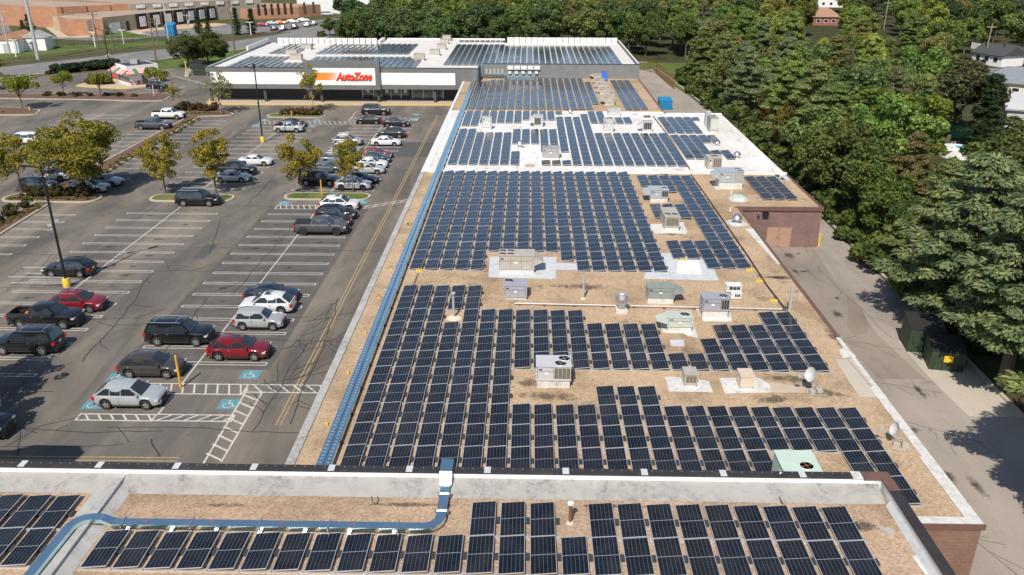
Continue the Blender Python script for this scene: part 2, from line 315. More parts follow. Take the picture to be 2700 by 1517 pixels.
# ------------------------------------------------------------------ mesh helpers
class MB:
    def __init__(s): s.v = []; s.f = []; s.m = []; s.uv = {}
    def face(s, pts, mi=0, uv=None):
        i = len(s.v); s.v += [tuple(p) for p in pts]; s.f.append(tuple(range(i, i+len(pts)))); s.m.append(mi)
        if uv: s.uv[len(s.f)-1] = uv
        return s
    def raw(s, vs, fs, mi=0):
        i = len(s.v); s.v += [tuple(p) for p in vs]
        for f in fs: s.f.append(tuple(a+i for a in f)); s.m.append(mi)
        return s
    def box(s, x0, x1, y0, y1, z0, z1, mi=0):
        v = [(x0, y0, z0), (x1, y0, z0), (x1, y1, z0), (x0, y1, z0), (x0, y0, z1), (x1, y0, z1), (x1, y1, z1), (x0, y1, z1)]
        return s.raw(v, [(0, 3, 2, 1), (4, 5, 6, 7), (0, 1, 5, 4), (1, 2, 6, 5), (2, 3, 7, 6), (3, 0, 4, 7)], mi)
    def prism(s, pts, z0, z1, mi=0, top=True):
        n = len(pts)
        a = sum(pts[i][0]*pts[(i+1) % n][1]-pts[(i+1) % n][0]*pts[i][1] for i in range(n))
        if a < 0: pts = pts[::-1]
        v = [(p[0], p[1], z0) for p in pts]+[(p[0], p[1], z1) for p in pts]
        fs = [(i, (i+1) % n, n+(i+1) % n, n+i) for i in range(n)]+[tuple(range(n-1, -1, -1))]
        if top: fs.append(tuple(range(n, 2*n)))
        return s.raw(v, fs, mi)
    def sheet(s, pts, z, mi=0):
        n = len(pts); a = sum(pts[i][0]*pts[(i+1) % n][1]-pts[(i+1) % n][0]*pts[i][1] for i in range(n))
        if a < 0: pts = pts[::-1]
        return s.face([(p[0], p[1], z) for p in pts], mi)
    def tube(s, p0, p1, r0, r1=None, n=8, mi=0, caps=True):
        r1 = r0 if r1 is None else r1; p0 = Vector(p0); p1 = Vector(p1); d = (p1-p0)
        if d.length < 1e-6: return s
        d.normalize(); a = d.orthogonal().normalized(); b = d.cross(a)
        v = []
        for p, r in ((p0, r0), (p1, r1)):
            for k in range(n):
                t = 2*math.pi*k/n; v.append(p+a*(r*math.cos(t))+b*(r*math.sin(t)))
        fs = [(k, (k+1) % n, n+(k+1) % n, n+k) for k in range(n)]
        if caps: fs += [tuple(range(n-1, -1, -1)), tuple(range(n, 2*n))]
        return s.raw(v, fs, mi)
    def lathe(s, prof, n=16, c=(0, 0, 0), mi=0):
        v = []; 
        for r, z in prof:
            for k in range(n):
                t = 2*math.pi*k/n; v.append((c[0]+r*math.cos(t), c[1]+r*math.sin(t), c[2]+z))
        fs = []
        for j in range(len(prof)-1):
            for k in range(n): fs.append((j*n+k, j*n+(k+1) % n, (j+1)*n+(k+1) % n, (j+1)*n+k))
        fs.append(tuple((len(prof)-1)*n+k for k in range(n)))
        return s.raw(v, fs, mi)
    def strip(s, pts, wd, z, mi=0):
        for (a, b) in zip(pts[:-1], pts[1:]):
            d = Vector((b[0]-a[0], b[1]-a[1])); 
            if d.length < 1e-6: continue
            d.normalize(); nx, ny = -d.y*wd/2, d.x*wd/2; ex, ey = d.x*wd*.3, d.y*wd*.3
            s.face([(a[0]-nx-ex, a[1]-ny-ey, z), (b[0]-nx+ex, b[1]-ny+ey, z), (b[0]+nx+ex, b[1]+ny+ey, z), (a[0]+nx-ex, a[1]+ny-ey, z)], mi)
            z += 2e-5
        return s
    def mesh(s, name, mats, smooth=None):
        me = bpy.data.meshes.new(name); me.from_pydata(s.v, [], s.f)
        for m in (mats if isinstance(mats, (list, tuple)) else [mats]): me.materials.append(MATS[m] if isinstance(m, str) else m)
        me.polygons.foreach_set('material_index', s.m)
        if s.uv:
            u = me.uv_layers.new(name="UVMap")
            for fi, uv in s.uv.items():
                for li, c in zip(me.polygons[fi].loop_indices, uv): u.data[li].uv = c
        if smooth:
            me.polygons.foreach_set('use_smooth', [True]*len(me.polygons)); me.set_sharp_from_angle(angle=R(smooth))
        me.update(); return me
def ob(name, mb, mats=None, parent=None, loc=(0, 0, 0), smooth=None):
    me = mb if isinstance(mb, bpy.types.Mesh) else mb.mesh(name, mats, smooth)
    o = bpy.data.objects.new(name, me); COL.objects.link(o); o.location = loc
    if parent: o.parent = parent
    return o
USED = {}
def tag(o, label, cat, group=None):
    o['label'] = label; o['category'] = cat
    if group: o['group'] = group
    return o
def thing(name, label, cat, loc=(0, 0, 0), rz=0, group=None):
    o = bpy.data.objects.new(name, None); COL.objects.link(o); o.location = loc; o.rotation_euler = (0, 0, rz); o.empty_display_size = .3
    return tag(o, label, cat, group)
def struct(name, mb, mats, kind='structure'):
    o = ob(name, mb, mats); o['kind'] = kind; return o
def dup(root, loc, rz=None, scale=None, label=None, cat=None, group=None, color=None):
    r = root.copy(); COL.objects.link(r); r.location = loc
    if rz is not None: r.rotation_euler = (0, 0, rz)
    if scale is not None: r.scale = scale if isinstance(scale, (tuple, list)) else (scale,)*3
    if label: r['label'] = label
    if cat: r['category'] = cat
    if group: r['group'] = group
    for ch in list(root.children):
        c = ch.copy(); COL.objects.link(c); c.parent = r
        if color and c.name.split('.')[0] in PAINTED: c.color = (*color, 1)
        for g in list(ch.children):
            d = g.copy(); COL.objects.link(d); d.parent = c
            if color and d.name.split('.')[0] in PAINTED: d.color = (*color, 1)
    return r
PAINTED = {'body', 'cabin', 'crown', 'mirror', 'door_mirror'}
def ordn(n):
    W = ['first', 'second', 'third', 'fourth', 'fifth', 'sixth', 'seventh', 'eighth', 'ninth', 'tenth', 'eleventh', 'twelfth', 'thirteenth', 'fourteenth', 'fifteenth', 'sixteenth', 'seventeenth', 'eighteenth', 'nineteenth', 'twentieth',
         'twenty-first', 'twenty-second', 'twenty-third', 'twenty-fourth', 'twenty-fifth']
    return W[n-1]
def xy(p): return (p.x, p.y)
def curve(pts, n=8):
    """smooth closed outline through the picked points (Catmull-Rom)"""
    o = []; m = len(pts)
    for i in range(m):
        p0, p1, p2, p3 = (Vector(pts[(i+k-1) % m]) for k in range(4))
        for k in range(n):
            t = k/n; o.append(tuple(.5*((2*p1)+(p2-p0)*t+(2*p0-5*p1+4*p2-p3)*t*t+(3*p1-p0-3*p2+p3)*t**3)))
    return o
# ================================================================== THE SETTING
ZR, ZN, ZA = 4.30, 6.83, 6.45        # roof levels: long building, near building, far store
struct('ground', MB().sheet([(-1500, -300), (1500, -300), (1500, 2500), (-1500, 2500)], 0), 'ground')
struct('woodland_floor', MB().sheet([(34.5, -60), (400, -60), (400, 470), (-60, 470), (-60, 226), (20, 221), (34.5, 200)], .004), 'forest_floor')
lot = [(-215, -20), (-12.8, -20), (-12.8, 164), (-62, 168.5), (-62.6, 206), (-84, 210.5), (-96, 208), (-104, 207), (-118, 192), (-215, 118)]
struct('parking_lot', MB().sheet(lot, .008), 'asphalt')
struct('alley_pavement', MB().sheet([(21.9, -30), (34, -30), (34.2, 70), (34.4, 96), (34.2, 150), (32.5, 190), (31, 226), (22, 226), (21.9, 32)], .008), 'alley')
struct('side_lawn', MB().sheet([(31, 192), (34, 170), (40, 170), (44, 224), (24, 224), (24, 212), (30.5, 212)], .012), 'lawn')
# main road behind the lot
def off(pts, d):
    o = []
    for i, p in enumerate(pts):
        a = Vector(pts[max(0, i-1)]); b = Vector(pts[min(len(pts)-1, i+1)]); t = (b-a).normalized()
        o.append((p[0]-t.y*d, p[1]+t.x*d))
    return o
near_edge = [(-260, 33), (-160, 146), (-121, 192), (-105.4, 214), (-94, 232), (-84, 246), (-74, 262), (-66, 280), (-60, 300), (-54, 330), (-50, 380), (-48, 470)]
def band(name, line, d0, d1, z, mat):
    a, b = off(line, d0), off(line, d1); m = MB()
    for i in range(len(line)-1): m.face([(*a[i], z), (*a[i+1], z), (*b[i+1], z), (*b[i], z)][::1])
    me = m.mesh(name, mat); o = ob(name, me); o['kind'] = 'structure'
    if me.polygons[0].normal.z < 0: me.flip_normals()
    return o
band('road', near_edge, 0, 18.5, .010, 'asphalt_road')
band('road_kerb', near_edge, -.7, 0, .10, 'kerb')
mk = MB(); mky = MB()
cen = off(near_edge, 9.2)
mky.strip(off(near_edge, 9.0), .14, .016); mky.strip(off(near_edge, 9.5), .14, .018)
for d in (4.4, 14.0):
    ln = off(near_edge, d)
    for a, b in zip(ln[:-1], ln[1:]):
        A, B = Vector(a), Vector(b); D = (B-A).length; t = 0
        while t+3 < D:
            p, q = A+(B-A)*(t/D), A+(B-A)*((t+3)/D); mk.strip([tuple(p), tuple(q)], .18, .016); t += 11
mk.strip(off(near_edge, .8), .12, .016); mk.strip(off(near_edge, 17.8), .12, .016)
for (a, b) in ((610, 210), (1700, 190)): pass
band('guide_wall', near_edge, 23.5, 24.2, .35, 'rust')
band('rail_track', [(p[0], p[1]) for p in near_edge[:9]], 22.0, 23.2, .016, 'mulch')
band('factory_road', [tuple(xy(z1(*p))) for p in ((-200, 395), (110, 372), (500, 372), (640, 380), (900, 388), (1300, 372), (1620, 330), (2100, 300), (2560, 262), (3000, 215), (3500, 190))], 0, 9, .012, 'asphalt_road')
struct('factory_yard', MB().sheet([xy(z1(*p)) for p in ((1100, 290), (1240, 240), (2040, 225), (2400, 250), (2800, 225), (3400, 150), (3900, 150), (3900, 270), (3000, 300), (2100, 330), (1500, 350))], .016), 'asphalt_road')
struct('sand_apron', MB().sheet([xy(z1(*p)) for p in ((1160, 262), (1500, 245), (2060, 222), (2180, 232), (2000, 262), (1560, 285), (1330, 310))], .020), 'sand')
struct('driveway', MB().sheet([xy(z1(*p)) for p in ((1040, 250), (1150, 247), (1300, 290), (1430, 335), (1330, 330), (1150, 290))], .024), 'pale_concrete')
struct('brown_yard', MB().sheet([xy(z1(*p)) for p in ((350, 165), (430, 190), (520, 250), (570, 300), (660, 350), (860, 335), (850, 360), (560, 362), (480, 300), (440, 270))], .020), 'walk')
struct('loop_road', MB().sheet([xy(z1(*p)) for p in ((0, 60), (50, 90), (75, 150), (60, 210), (110, 300), (0, 330))], .014), 'asphalt_road')
struct('grass_verge', MB().sheet([xy(z1(*p)) for p in ((-80, 590), (0, 560), (350, 530), (860, 470), (1590, 430), (1560, 395), (1200, 410), (870, 430), (400, 440), (0, 505))]+[], .012), 'lawn')
struct('grass_bank', MB().sheet([xy(z1(*p)) for p in ((930, 350), (1060, 280), (1190, 290), (1430, 348), (1340, 360), (1000, 372))], .018), 'lawn')
struct('far_bank', MB().sheet([(-80, 211), (-96, 209), (-97.5, 227), (-88, 240), (-80, 252), (-72, 265), (-62.8, 290), (-55, 300), (-50, 222), (-62.8, 218), (-62.8, 207)], .014), 'lawn')
struct('dark_mulch', MB().sheet(curve([(-64, 214), (-80, 216), (-79, 230), (-72, 244), (-64, 240)], 5), .018), 'forest_floor')  # patch of darker ground on the grass bank
# ---- painted markings
wl = MB(); yl = MB(); bl = MB(); fad = MB()
def stall(xa, xb, y, z=.014):
    h = .2
    wl.strip([(xa, y-h), (xb, y-h+rnd.uniform(-.03, .03)), (xb, y+h), (xa, y+h+rnd.uniform(-.03, .03)), (xa, y-h)], .10, z)
def row(xa, xb, y0, y1, p=2.655):
    y = y0
    while y <= y1+.01: stall(xa, xb, y); y += p
row(-30.5, -19.9, 56.4, 93.6)
row(-47.3, -36.6, 54.2, 95.9, 2.62)
row(-30.5, -19.9, 103.8, 144.0, 2.68)
row(-47.4, -36.7, 104.0, 142.2, 2.72)
row(-58.6, -53.1, 74.3, 95.2, 2.62)
row(-58.0, -53.7, 108.4, 146.8, 2.74)
row(-66.0, -61.6, 105.4, 141.2, 2.74)
row(-83.2, -72.9, 112.0, 152.2, 2.8)
row(-66.5, -62.2, 74.3, 95.2, 2.62)
for xa, ya, xb, yb in ((-25.2, 53.2, -25.2, 97), (-42.0, 54, -42.0, 97.5), (-25.2, 103, -25.2, 146.5), (-42.1, 103, -42.1, 144.3), (-78.1, 112, -78.1, 152.4), (-25.2, 48.9, -25.2, 51.8)):
    wl.strip([(xa, ya), (xb, yb)], .12, .0135)
for x0, x1, y in ((-100, -80, 166.8), (-99, -76, 172.5)):
    for k in range(8):
        x = x0+k*(x1-x0)/8; wl.strip([(x, y+.6), (x+2.3, y+4.8)], .13, .013)
for k in range(5):
    wl.strip([(-84+k*2.8, 199-k*2.6), (-79+k*2.6, 193-k*2.6)], .14, .0133)
def hatch(xa, xb, ya, yb, n, slant=1.2, wd=.13, z=.0145, rev=False):
    wl.strip([(xa, ya), (xb, ya), (xb, yb), (xa, yb), (xa, ya)], wd, z)
    for k in range(n):
        x = xa+(k+.35)*(xb-xa)/n
        a, b = (x, yb), (min(xb, x+slant), ya)
        if rev: a, b = (x, ya), (min(xb, x+slant), yb)
        wl.strip([a, b], wd, z+.001)
hatch(-29.6, -20.3, 51.75, 53.2, 11, .45); hatch(-20.3, -14.4, 52.1, 53.2, 6, 1.0)
hatch(-30.5, -25.3, 48.1, 48.9, 6, .6); hatch(-25.3, -19.9, 48.15, 48.95, 6, .8, rev=True)
for y in range(0, 8):
    yy = 51.7-y*1.05; wl.strip([(-20.15, yy), (-18.95, yy-.75)], .16, .0158)
wl.strip([(-20.15, 52.6), (-20.0, 43.2), (-20.9, 42.6)], .13, .0162); wl.strip([(-18.95, 52.1), (-18.95, 43.5)], .13, .0162)
hatch(-30.4, -25.4, 95.7, 97.2, 7, .5); hatch(-47.2, -30.3, 144.6, 147.1, 19, 1.0); hatch(-31.9, -19.8, 148.1, 150.6, 12, 1.4)
wl.strip([(-31.9, 148.1), (-32.2, 155.9), (-30.8, 156.1)], .13, .0138); wl.strip([(-20.0, 96.9), (-14.8, 100.1)], .13, .0138); wl.strip([(-19.8, 96.0), (-14.9, 99.1)], .13, .0138)
for k in range(5): wl.strip([(-19.7+k*1.0, 96.2+k*.62), (-19.3+k*1.0, 97.3+k*.62)], .13, .0142)
yl.strip([(-16.45, 47.8), (-16.45, 153)], .12, .0135); yl.strip([(-16.75, 47.8), (-16.75, 153)], .12, .0138)
yl.strip([(-40, 43.7), (-21.8, 43.85)], .13, .0135); yl.strip([(-40, 43.35), (-21.8, 43.5)], .13, .0138)
def wheelchair(cx, cy, s=1.0):
    bl.sheet([(cx-.72*s, cy-.68*s), (cx+.72*s, cy-.68*s), (cx+.72*s, cy+.68*s), (cx-.72*s, cy+.68*s)], .0125)
    # the symbol lies with its head towards the far end
    arc = [(cx-.08*s+.34*s*math.cos(a), cy-.14*s+.34*s*math.sin(a)) for a in [R(d) for d in range(130, 391, 26)]]
    wl.strip(arc, .07*s, .0152)
    wl.strip([(cx-.1*s, cy+.36*s), (cx-.1*s, cy+.02*s), (cx+.22*s, cy+.02*s), (cx+.36*s, cy-.34*s), (cx+.46*s, cy-.32*s)], .08*s, .0156)
    wl.strip([(cx-.1*s, cy+.2*s), (cx+.18*s, cy+.2*s)], .07*s, .016)
    wl.prism([(cx-.1*s+.08*s*math.cos(a), cy+.47*s+.08*s*math.sin(a)) for a in [R(d) for d in range(0, 360, 45)]], .0154, .0166)
for x, y in ((-20.6, 54.7), (-20.75, 50.4), (-30.2, 50.2), (-30.3, 54.0), (-29.9, 98.1), (-20.4, 98.7), (-47.0, 147.9), (-37.7, 148.3), (-37.5, 143.3), (-47.1, 143.3), (-20.5, 149.0), (-20.7, 153.6), (-75.0, 182), (-81, 179)):
    wheelchair(x, y)
struct('parking_markings', wl, 'white_line'); struct('yellow_markings', yl, 'yellow_line'); struct('blue_markings', bl, 'blue_paint')
struct('road_markings', mk, 'white_line'); struct('road_centre_line', mky, 'yellow_line')
# ---- tar-sealed cracks and patches
ck = MB()
def crack(a, b, wd=.07, wob=.35, branch=0, z=.0165):
    n = max(4, int((Vector(b)-Vector(a)).length/.8)); pts = []; d = (Vector(b)-Vector(a)).normalized(); o = 0
    for i in range(n+1):
        o += rnd.uniform(-1, 1)*wob*.35; o *= .93
        p = Vector(a).lerp(Vector(b), i/n)+Vector((-d.y, d.x))*o; pts.append(tuple(p))
    ck.strip(pts, wd, z)
    for _ in range(branch):
        i = rnd.randrange(1, n); an = rnd.choice((-1, 1))*rnd.uniform(.5, 1.3); c, s = math.cos(an), math.sin(an)
        q = Vector(pts[i])+Vector((d.x*c-d.y*s, d.x*s+d.y*c))*rnd.uniform(.8, 3.2)
        crack(pts[i], tuple(q), wd*.8, wob, 0, z+.001)
for (a, b, w_, k) in (((-28, 47.3), (-13, 47.0), .07, 2), ((-40, 46.5), (-24, 46.8), .08, 5), ((-17, 69), (-15.4, 48), .08, 12), ((-20, 53), (-14, 56), .07, 5), ((-19.5, 59), (-13.4, 61.5), .07, 6), ((-19, 64), (-14, 66.5), .07, 5), ((-18.2, 47), (-17.6, 60), .07, 8),
                      ((-36.2, 74.6), (-34.0, 56.5), .09, 4), ((-36, 75.2), (-20, 75.5), .08, 3), ((-35, 82), (-14, 81.3), .07, 2), ((-60, 81), (-36, 78.5), .07, 3), ((-28.9, 69), (-28.6, 58), .08, 4), ((-26.6, 92), (-26.9, 70), .07, 4), ((-35.5, 91), (-33, 80), .08, 0),
                      ((-50, 62), (-33, 64.8), .07, 4), ((-34.5, 63), (-18.9, 65.0), .07, 4), ((-53, 70), (-40, 71.4), .07, 2), ((-45, 96.5), (-31, 96.8), .07, 1), ((-34.5, 110), (-34, 97), .08, 2), ((-36, 103), (-30, 118), .07, 2), ((-19, 121), (-13.4, 122), .06, 1), ((-19, 130), (-13, 130.6), .06, 0),
                      ((-51, 120), (-51.5, 146), .07, 3), ((-90, 158), (-66, 158.5), .09, 2), ((-88, 163.5), (-63, 162.5), .09, 2), ((-70, 152), (-69, 166), .07, 2), ((-60, 158), (-16, 158.2), .08, 2), ((-24, 158.2), (-22, 150), .06, 0), ((-34, 44.8), (-26, 45.6), .07, 2), ((-46, 50), (-34, 52), .08, 3), ((-40.5, 46), (-38, 60), .07, 5),
                      ((-22.5, 60.8), (-13.4, 60.2), .07, 2), ((-56, 88), (-48, 83), .05, 0), ((-24.3, 45.9), (-23.2, 43.9), .09, 0)):
    crack(a, b, w_, .4, k)
for (a, b, k) in (((24, 62), (30, 60), 3), ((29, 78), (30.4, 62), 4), ((25, 96), (28, 74), 4), ((23, 56), (30, 53), 5), ((25, 50), (30, 47), 3), ((23.2, 44), (26, 33), 4), ((27, 88), (30, 84), 3), ((26, 210), (31, 130), 2), ((23, 215), (28.5, 150), 1)):
    crack(a, b, .035, .5, k)
struct('tar_cracks', ck, 'tar')
om = MB()
def spot(x, y, rx, ry):
    om.face([(x-rx, y-ry, SPZ[0]), (x+rx, y-ry, SPZ[0]), (x+rx, y+ry, SPZ[0]), (x-rx, y+ry, SPZ[0])], 0, [(0, 0), (1, 0), (1, 1), (0, 1)]); SPZ[0] += 1.2e-5
SPZ = [.0178]
for (xa, xb, y0, y1, p_) in ((-30.5, -19.9, 57, 93, 2.655), (-47.3, -36.6, 55, 95, 2.62), (-30.5, -19.9, 105, 143, 2.68), (-47.4, -36.7, 105, 141, 2.72), (-66, -53.5, 108, 140, 2.74)):
    y = y0
    while y < y1:
        for xc in (xa+(xb-xa)*.27, xa+(xb-xa)*.73):
            if rnd.random() < .75: spot(xc+rnd.uniform(-1, 1), y+.7+rnd.uniform(-.3, .3), rnd.uniform(.5, 1.6), rnd.uniform(.3, .7))
        y += p_
for _ in range(26): spot(rnd.uniform(22.8, 29), rnd.uniform(38, 82), rnd.uniform(.3, 1.5), rnd.uniform(.5, 3.0))
struct('oil_stains', om, 'oil_stain')
pm = MB(); pm.sheet([xy(z8(*p)) for p in ((25, 915), (165, 918), (350, 745), (205, 740))], .0105); pm.sheet([(-29, 121.5), (-13, 121.8), (-13, 131.5), (-29, 131)], .0098)
struct('asphalt_patches', pm, 'patch_dark')
sp_ = MB()
for y0, y1 in ((93.6, 56.2), (144, 104)):
    for (x0, x1) in ((-30.2, -20.2), (-47, -36.9)):
        pass
sp_.sheet([(-30.9, 55.5), (-19.4, 55.5), (-19.2, 96.8), (-31.2, 96.8)], .0092)
struct('sealed_stall_strip', sp_, 'sealed_patch')
# ---- islands: a kerb ring and its planted bed
def island(pts, bed, kmat='kerb', h=.15, wd=.35, z=.0, nm='kerb_island', lab=None):
    c = Vector((sum(p[0] for p in pts)/len(pts), sum(p[1] for p in pts)/len(pts))); m = MB()
    m.prism(pts, z, h); k = struct('kerb', m, kmat)
    n = len(pts); a = sum(pts[i][0]*pts[(i+1) % n][1]-pts[(i+1) % n][0]*pts[i][1] for i in range(n))
    q = pts if a > 0 else pts[::-1]
    ins = []
    for i in range(n):
        p0, p1, p2 = Vector(q[i-1]), Vector(q[i]), Vector(q[(i+1) % n]); t = (p2-p0).normalized() if (p2-p0).length > 0 else Vector((1, 0)); ins.append((p1.x-t.y*wd, p1.y+t.x*wd))
    m2 = MB().prism(ins, h-.02, h+.03); struct('planting_bed', m2, bed)
    return ins
def rr(x0, x1, y0, y1, r, n=6):
    o = []
    for cx, cy, a0 in ((x1-r, y1-r, 0), (x0+r, y1-r, 90), (x0+r, y0+r, 180), (x1-r, y0+r, 270)):
        for k in range(n+1): a = R(a0+90*k/n); o.append((cx+r*math.cos(a), cy+r*math.sin(a)))
    return o
island(rr(-30.6, -19.7, 99.3, 102.3, 1.4), 'grass'); island(rr(-47.1, -36.6, 98.1, 101.2, 1.4), 'grass')
island(rr(-47.6, -36.9, 149.8, 153.5, 1.7), 'grass')
island(rr(-65.3, -53.1, 97.4, 100.9, 1.6), 'mulch')
island([(-58.9, 70), (-57.6, 85), (-58.3, 97.3), (-60.4, 97.3), (-60.8, 70)], 'mulch', wd=.3)
island([(-57.9, 101), (-59.3, 150), (-61.6, 150), (-61.4, 101)], 'mulch', wd=.3)
island(curve([(-59.5, 150.1), (-54.4, 151.6), (-55.0, 154.0), (-60, 157.6), (-66.5, 158), (-66.6, 152), (-61.8, 150.1)], 4), 'mulch', wd=.3)
island(curve([(-112, 150.5), (-92, 150.7), (-90.6, 153.0), (-92.4, 156.0), (-100, 157.8), (-112, 158)], 4), 'mulch')
island(curve([(-112, 167.6), (-88, 166.2), (-74, 165.1), (-72.6, 168.6), (-75, 173.4), (-90, 172.4), (-112, 172.2)], 4), 'mulch')
island(curve([(-98.6, 183.6), (-97, 181.6), (-87.2, 179.2), (-83.8, 180.6), (-82, 183.5), (-83, 190.5), (-94, 193.5), (-97.5, 187.5)], 4), 'walk', 'kerb_yellow')
island([(-84.4, 208.8), (-79.8, 196.0), (-79.0, 196.2), (-82.9, 209.5)], 'concrete', 'kerb', wd=.1)
struct('roadside_strip', MB().sheet([(-150, 158), (-121, 191), (-105.6, 213), (-100, 206), (-119, 190), (-148, 152)], .016), 'mulch')
# alley kerb and far side path
kb = MB()
kp = [(34.1, 30), (33.9, 50), (34.3, 70), (34.6, 90), (34.6, 130), (33.9, 170), (32.6, 196), (31.5, 214)]
for a, b in zip(kp[:-1], kp[1:]): kb.prism([a, (a[0]+.3, a[1]), (b[0]+.3, b[1]), b], 0, .16)
struct('kerb', kb, 'kerb')
struct('dumpster_pad', MB().prism([(30.1, 55.3), (30.4, 50.0), (34.0, 50.0), (34.1, 61.5), (30.2, 61.5)], 0, .02), 'pale_concrete')
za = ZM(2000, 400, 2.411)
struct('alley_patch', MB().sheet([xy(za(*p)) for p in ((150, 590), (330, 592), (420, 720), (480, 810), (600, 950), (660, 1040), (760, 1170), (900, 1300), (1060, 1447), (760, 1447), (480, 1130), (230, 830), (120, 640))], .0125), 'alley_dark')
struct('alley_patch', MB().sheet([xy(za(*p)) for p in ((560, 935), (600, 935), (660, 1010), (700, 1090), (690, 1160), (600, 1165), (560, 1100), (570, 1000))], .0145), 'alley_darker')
# storefront pavement
swp = MB(); sp2 = curve([(-62.9, 163.4), (-60.5, 161.9), (-50, 161.9), (-30, 162.2), (-12.8, 162.5), (-12.8, 166), (-12.8, 168.6), (-40, 168.6), (-62, 168.6), (-63.4, 166)], 3)
struct('kerb', swp.prism(sp2, 0, .13), 'kerb_yellow')
struct('pavement', MB().prism([(-62.6, 163.6), (-60.3, 162.25), (-50, 162.25), (-12.8, 162.85), (-12.8, 168.6), (-62.6, 168.6)], .02, .155), 'walk')
# ================================================================== LONG BUILDING
main = thing('shopping_building', 'long low brown brick retail building whose gravel and white roofs carry the solar arrays', 'building', (0, 0, 0))
fp = [(-12.7, 32.9), (21.95, 32.9), (21.95, 83.9), (30.65, 83.9), (30.65, 133.8), (21.65, 133.8), (21.65, 169), (-12.7, 169)]
ob('wall', MB().prism(fp, -.3, ZR-.02, top=False), 'brick_brown', main)
sec = lambda pts, z=ZR: MB().sheet(pts, z)
rg = ob('gravel_roof', MB().sheet([(-12.7, 32.9), (21.95, 32.9), (21.95, 83.9), (30.65, 83.9), (30.65, 97.3), (-12.7, 97.3)], ZR), 'gravel', main); rg['label'] = 'tan pebble roof covering nearest the parapet'
rg = ob('gravel_roof', MB().sheet([(-12.7, 134.6), (21.65, 134.6), (21.65, 169), (-12.7, 169)], ZR), 'gravel', main)
rg['label'] = 'tan pebble roof covering before the grey store wall'
ob('membrane_roof', MB().sheet([(-12.7, 97.3), (30.65, 97.3), (30.65, 133.8), (21.65, 133.8), (21.65, 134.6), (-12.7, 134.6)], ZR+.002), 'membrane', main)['label'] = 'dirty white membrane roof section'
e = MB()       # metal roof edges and curbs between sections
def rim(m, pts, wd, z0, z1):
    for a, b in zip(pts[:-1], pts[1:]):
        d = (Vector(b)-Vector(a)).normalized(); n = Vector((-d.y, d.x))*wd
        m.prism([a, b, (b[0]+n.x, b[1]+n.y), (a[0]+n.x, a[1]+n.y)], z0, z1)
e.box(-12.78, -12.28, 32.9, 97.0, ZR-.35, ZR+.07)
ob('roof_edge', e, 'parapet_grey', main)
e = MB(); e.box(-12.78, -11.9, 97.0, 134.8, ZR-.35, ZR+.06); e.box(-12.7, 30.7, 97.0, 97.45, ZR-.1, ZR+.22); e.box(-12.7, 30.7, 97.45, 98.4, ZR-.1, ZR+.03)
e.box(-12.78, -12.4, 134.8, 166.0, ZR-.35, ZR+.07); e.box(-12.4, 21.7, 134.45, 134.7, ZR-.1, ZR+.12); e.box(22, 30.7, 133.6, 133.9, ZR-.3, ZR+.12)
ob('roof_edge', e, 'parapet_white', main)
e = MB(); e.box(21.5, 22.05, 38.6, 46.2, ZR-.1, ZR+.06); e.box(21.35, 22.05, 32.9, 38.6, ZR-.1, ZR+.065); e.box(21.75, 22.05, 46.2, 53.2, ZR-.1, ZR+.06)
e.box(16.7, 22.03, 32.95, 33.5, ZR-.1, ZR+.055)
ob('roof_edge', e, 'pad_white', main)
e = MB(); e.box(21.8, 22.1, 53.2, 83.6, ZR-.35, ZR+.05); e.box(30.5, 30.8, 83.9, 97, ZR-.35, ZR+.06); e.box(21.6, 30.8, 83.65, 83.95, ZR-.28, ZR+.1); e.box(16.2, 22.1, 32.84, 32.95, ZR-.22, ZR+.07); e.box(21.55, 21.85, 134, 169, ZR-.3, ZR+.06)
ob('coping', e, 'brown_cap', main)
ob('shed_wall', MB().box(21.9, 30.66, 83.8, 83.9, 0, ZR-.02), 'brick_purple', main)['label'] = 'purplish brick end wall with double door'
dr = ob('door', MB().box(25.2, 26.45, 83.70, 83.80, 0.05, 2.2), 'door_brown', main); ob('door', MB().box(26.49, 27.75, 83.70, 83.80, .05, 2.2), 'door_brown', main)
ob('door_frame', MB().box(25.1, 25.2, 83.72, 83.82, 0, 2.3).box(27.75, 27.85, 83.72, 83.82, 0, 2.3).box(25.2, 27.75, 83.72, 83.82, 2.2, 2.3), 'brick_purple', main)
ob('handle', MB().box(26.3, 26.4, 83.66, 83.7, 1.0, 1.25), 'steel', dr)
ob('wall_lamp', MB().box(24.5, 25.1, 83.4, 83.8, 3.5, 3.85), 'black_paint', main); ob('camera_mount', MB().tube((24.0, 83.8, 3.7), (24.0, 83.4, 3.9), .06).lathe([(.02, 0), (.13, .02), (.13, .16), (0, .2)], 8, (24.0, 83.3, 3.75)), 'steel', main)
ob('wall_lamp', MB().box(17.3, 17.55, 32.5, 32.9, 3.55, 3.8).tube((17.3, 32.7, 3.7), (16.9, 32.7, 3.75), .05), 'steel', main)
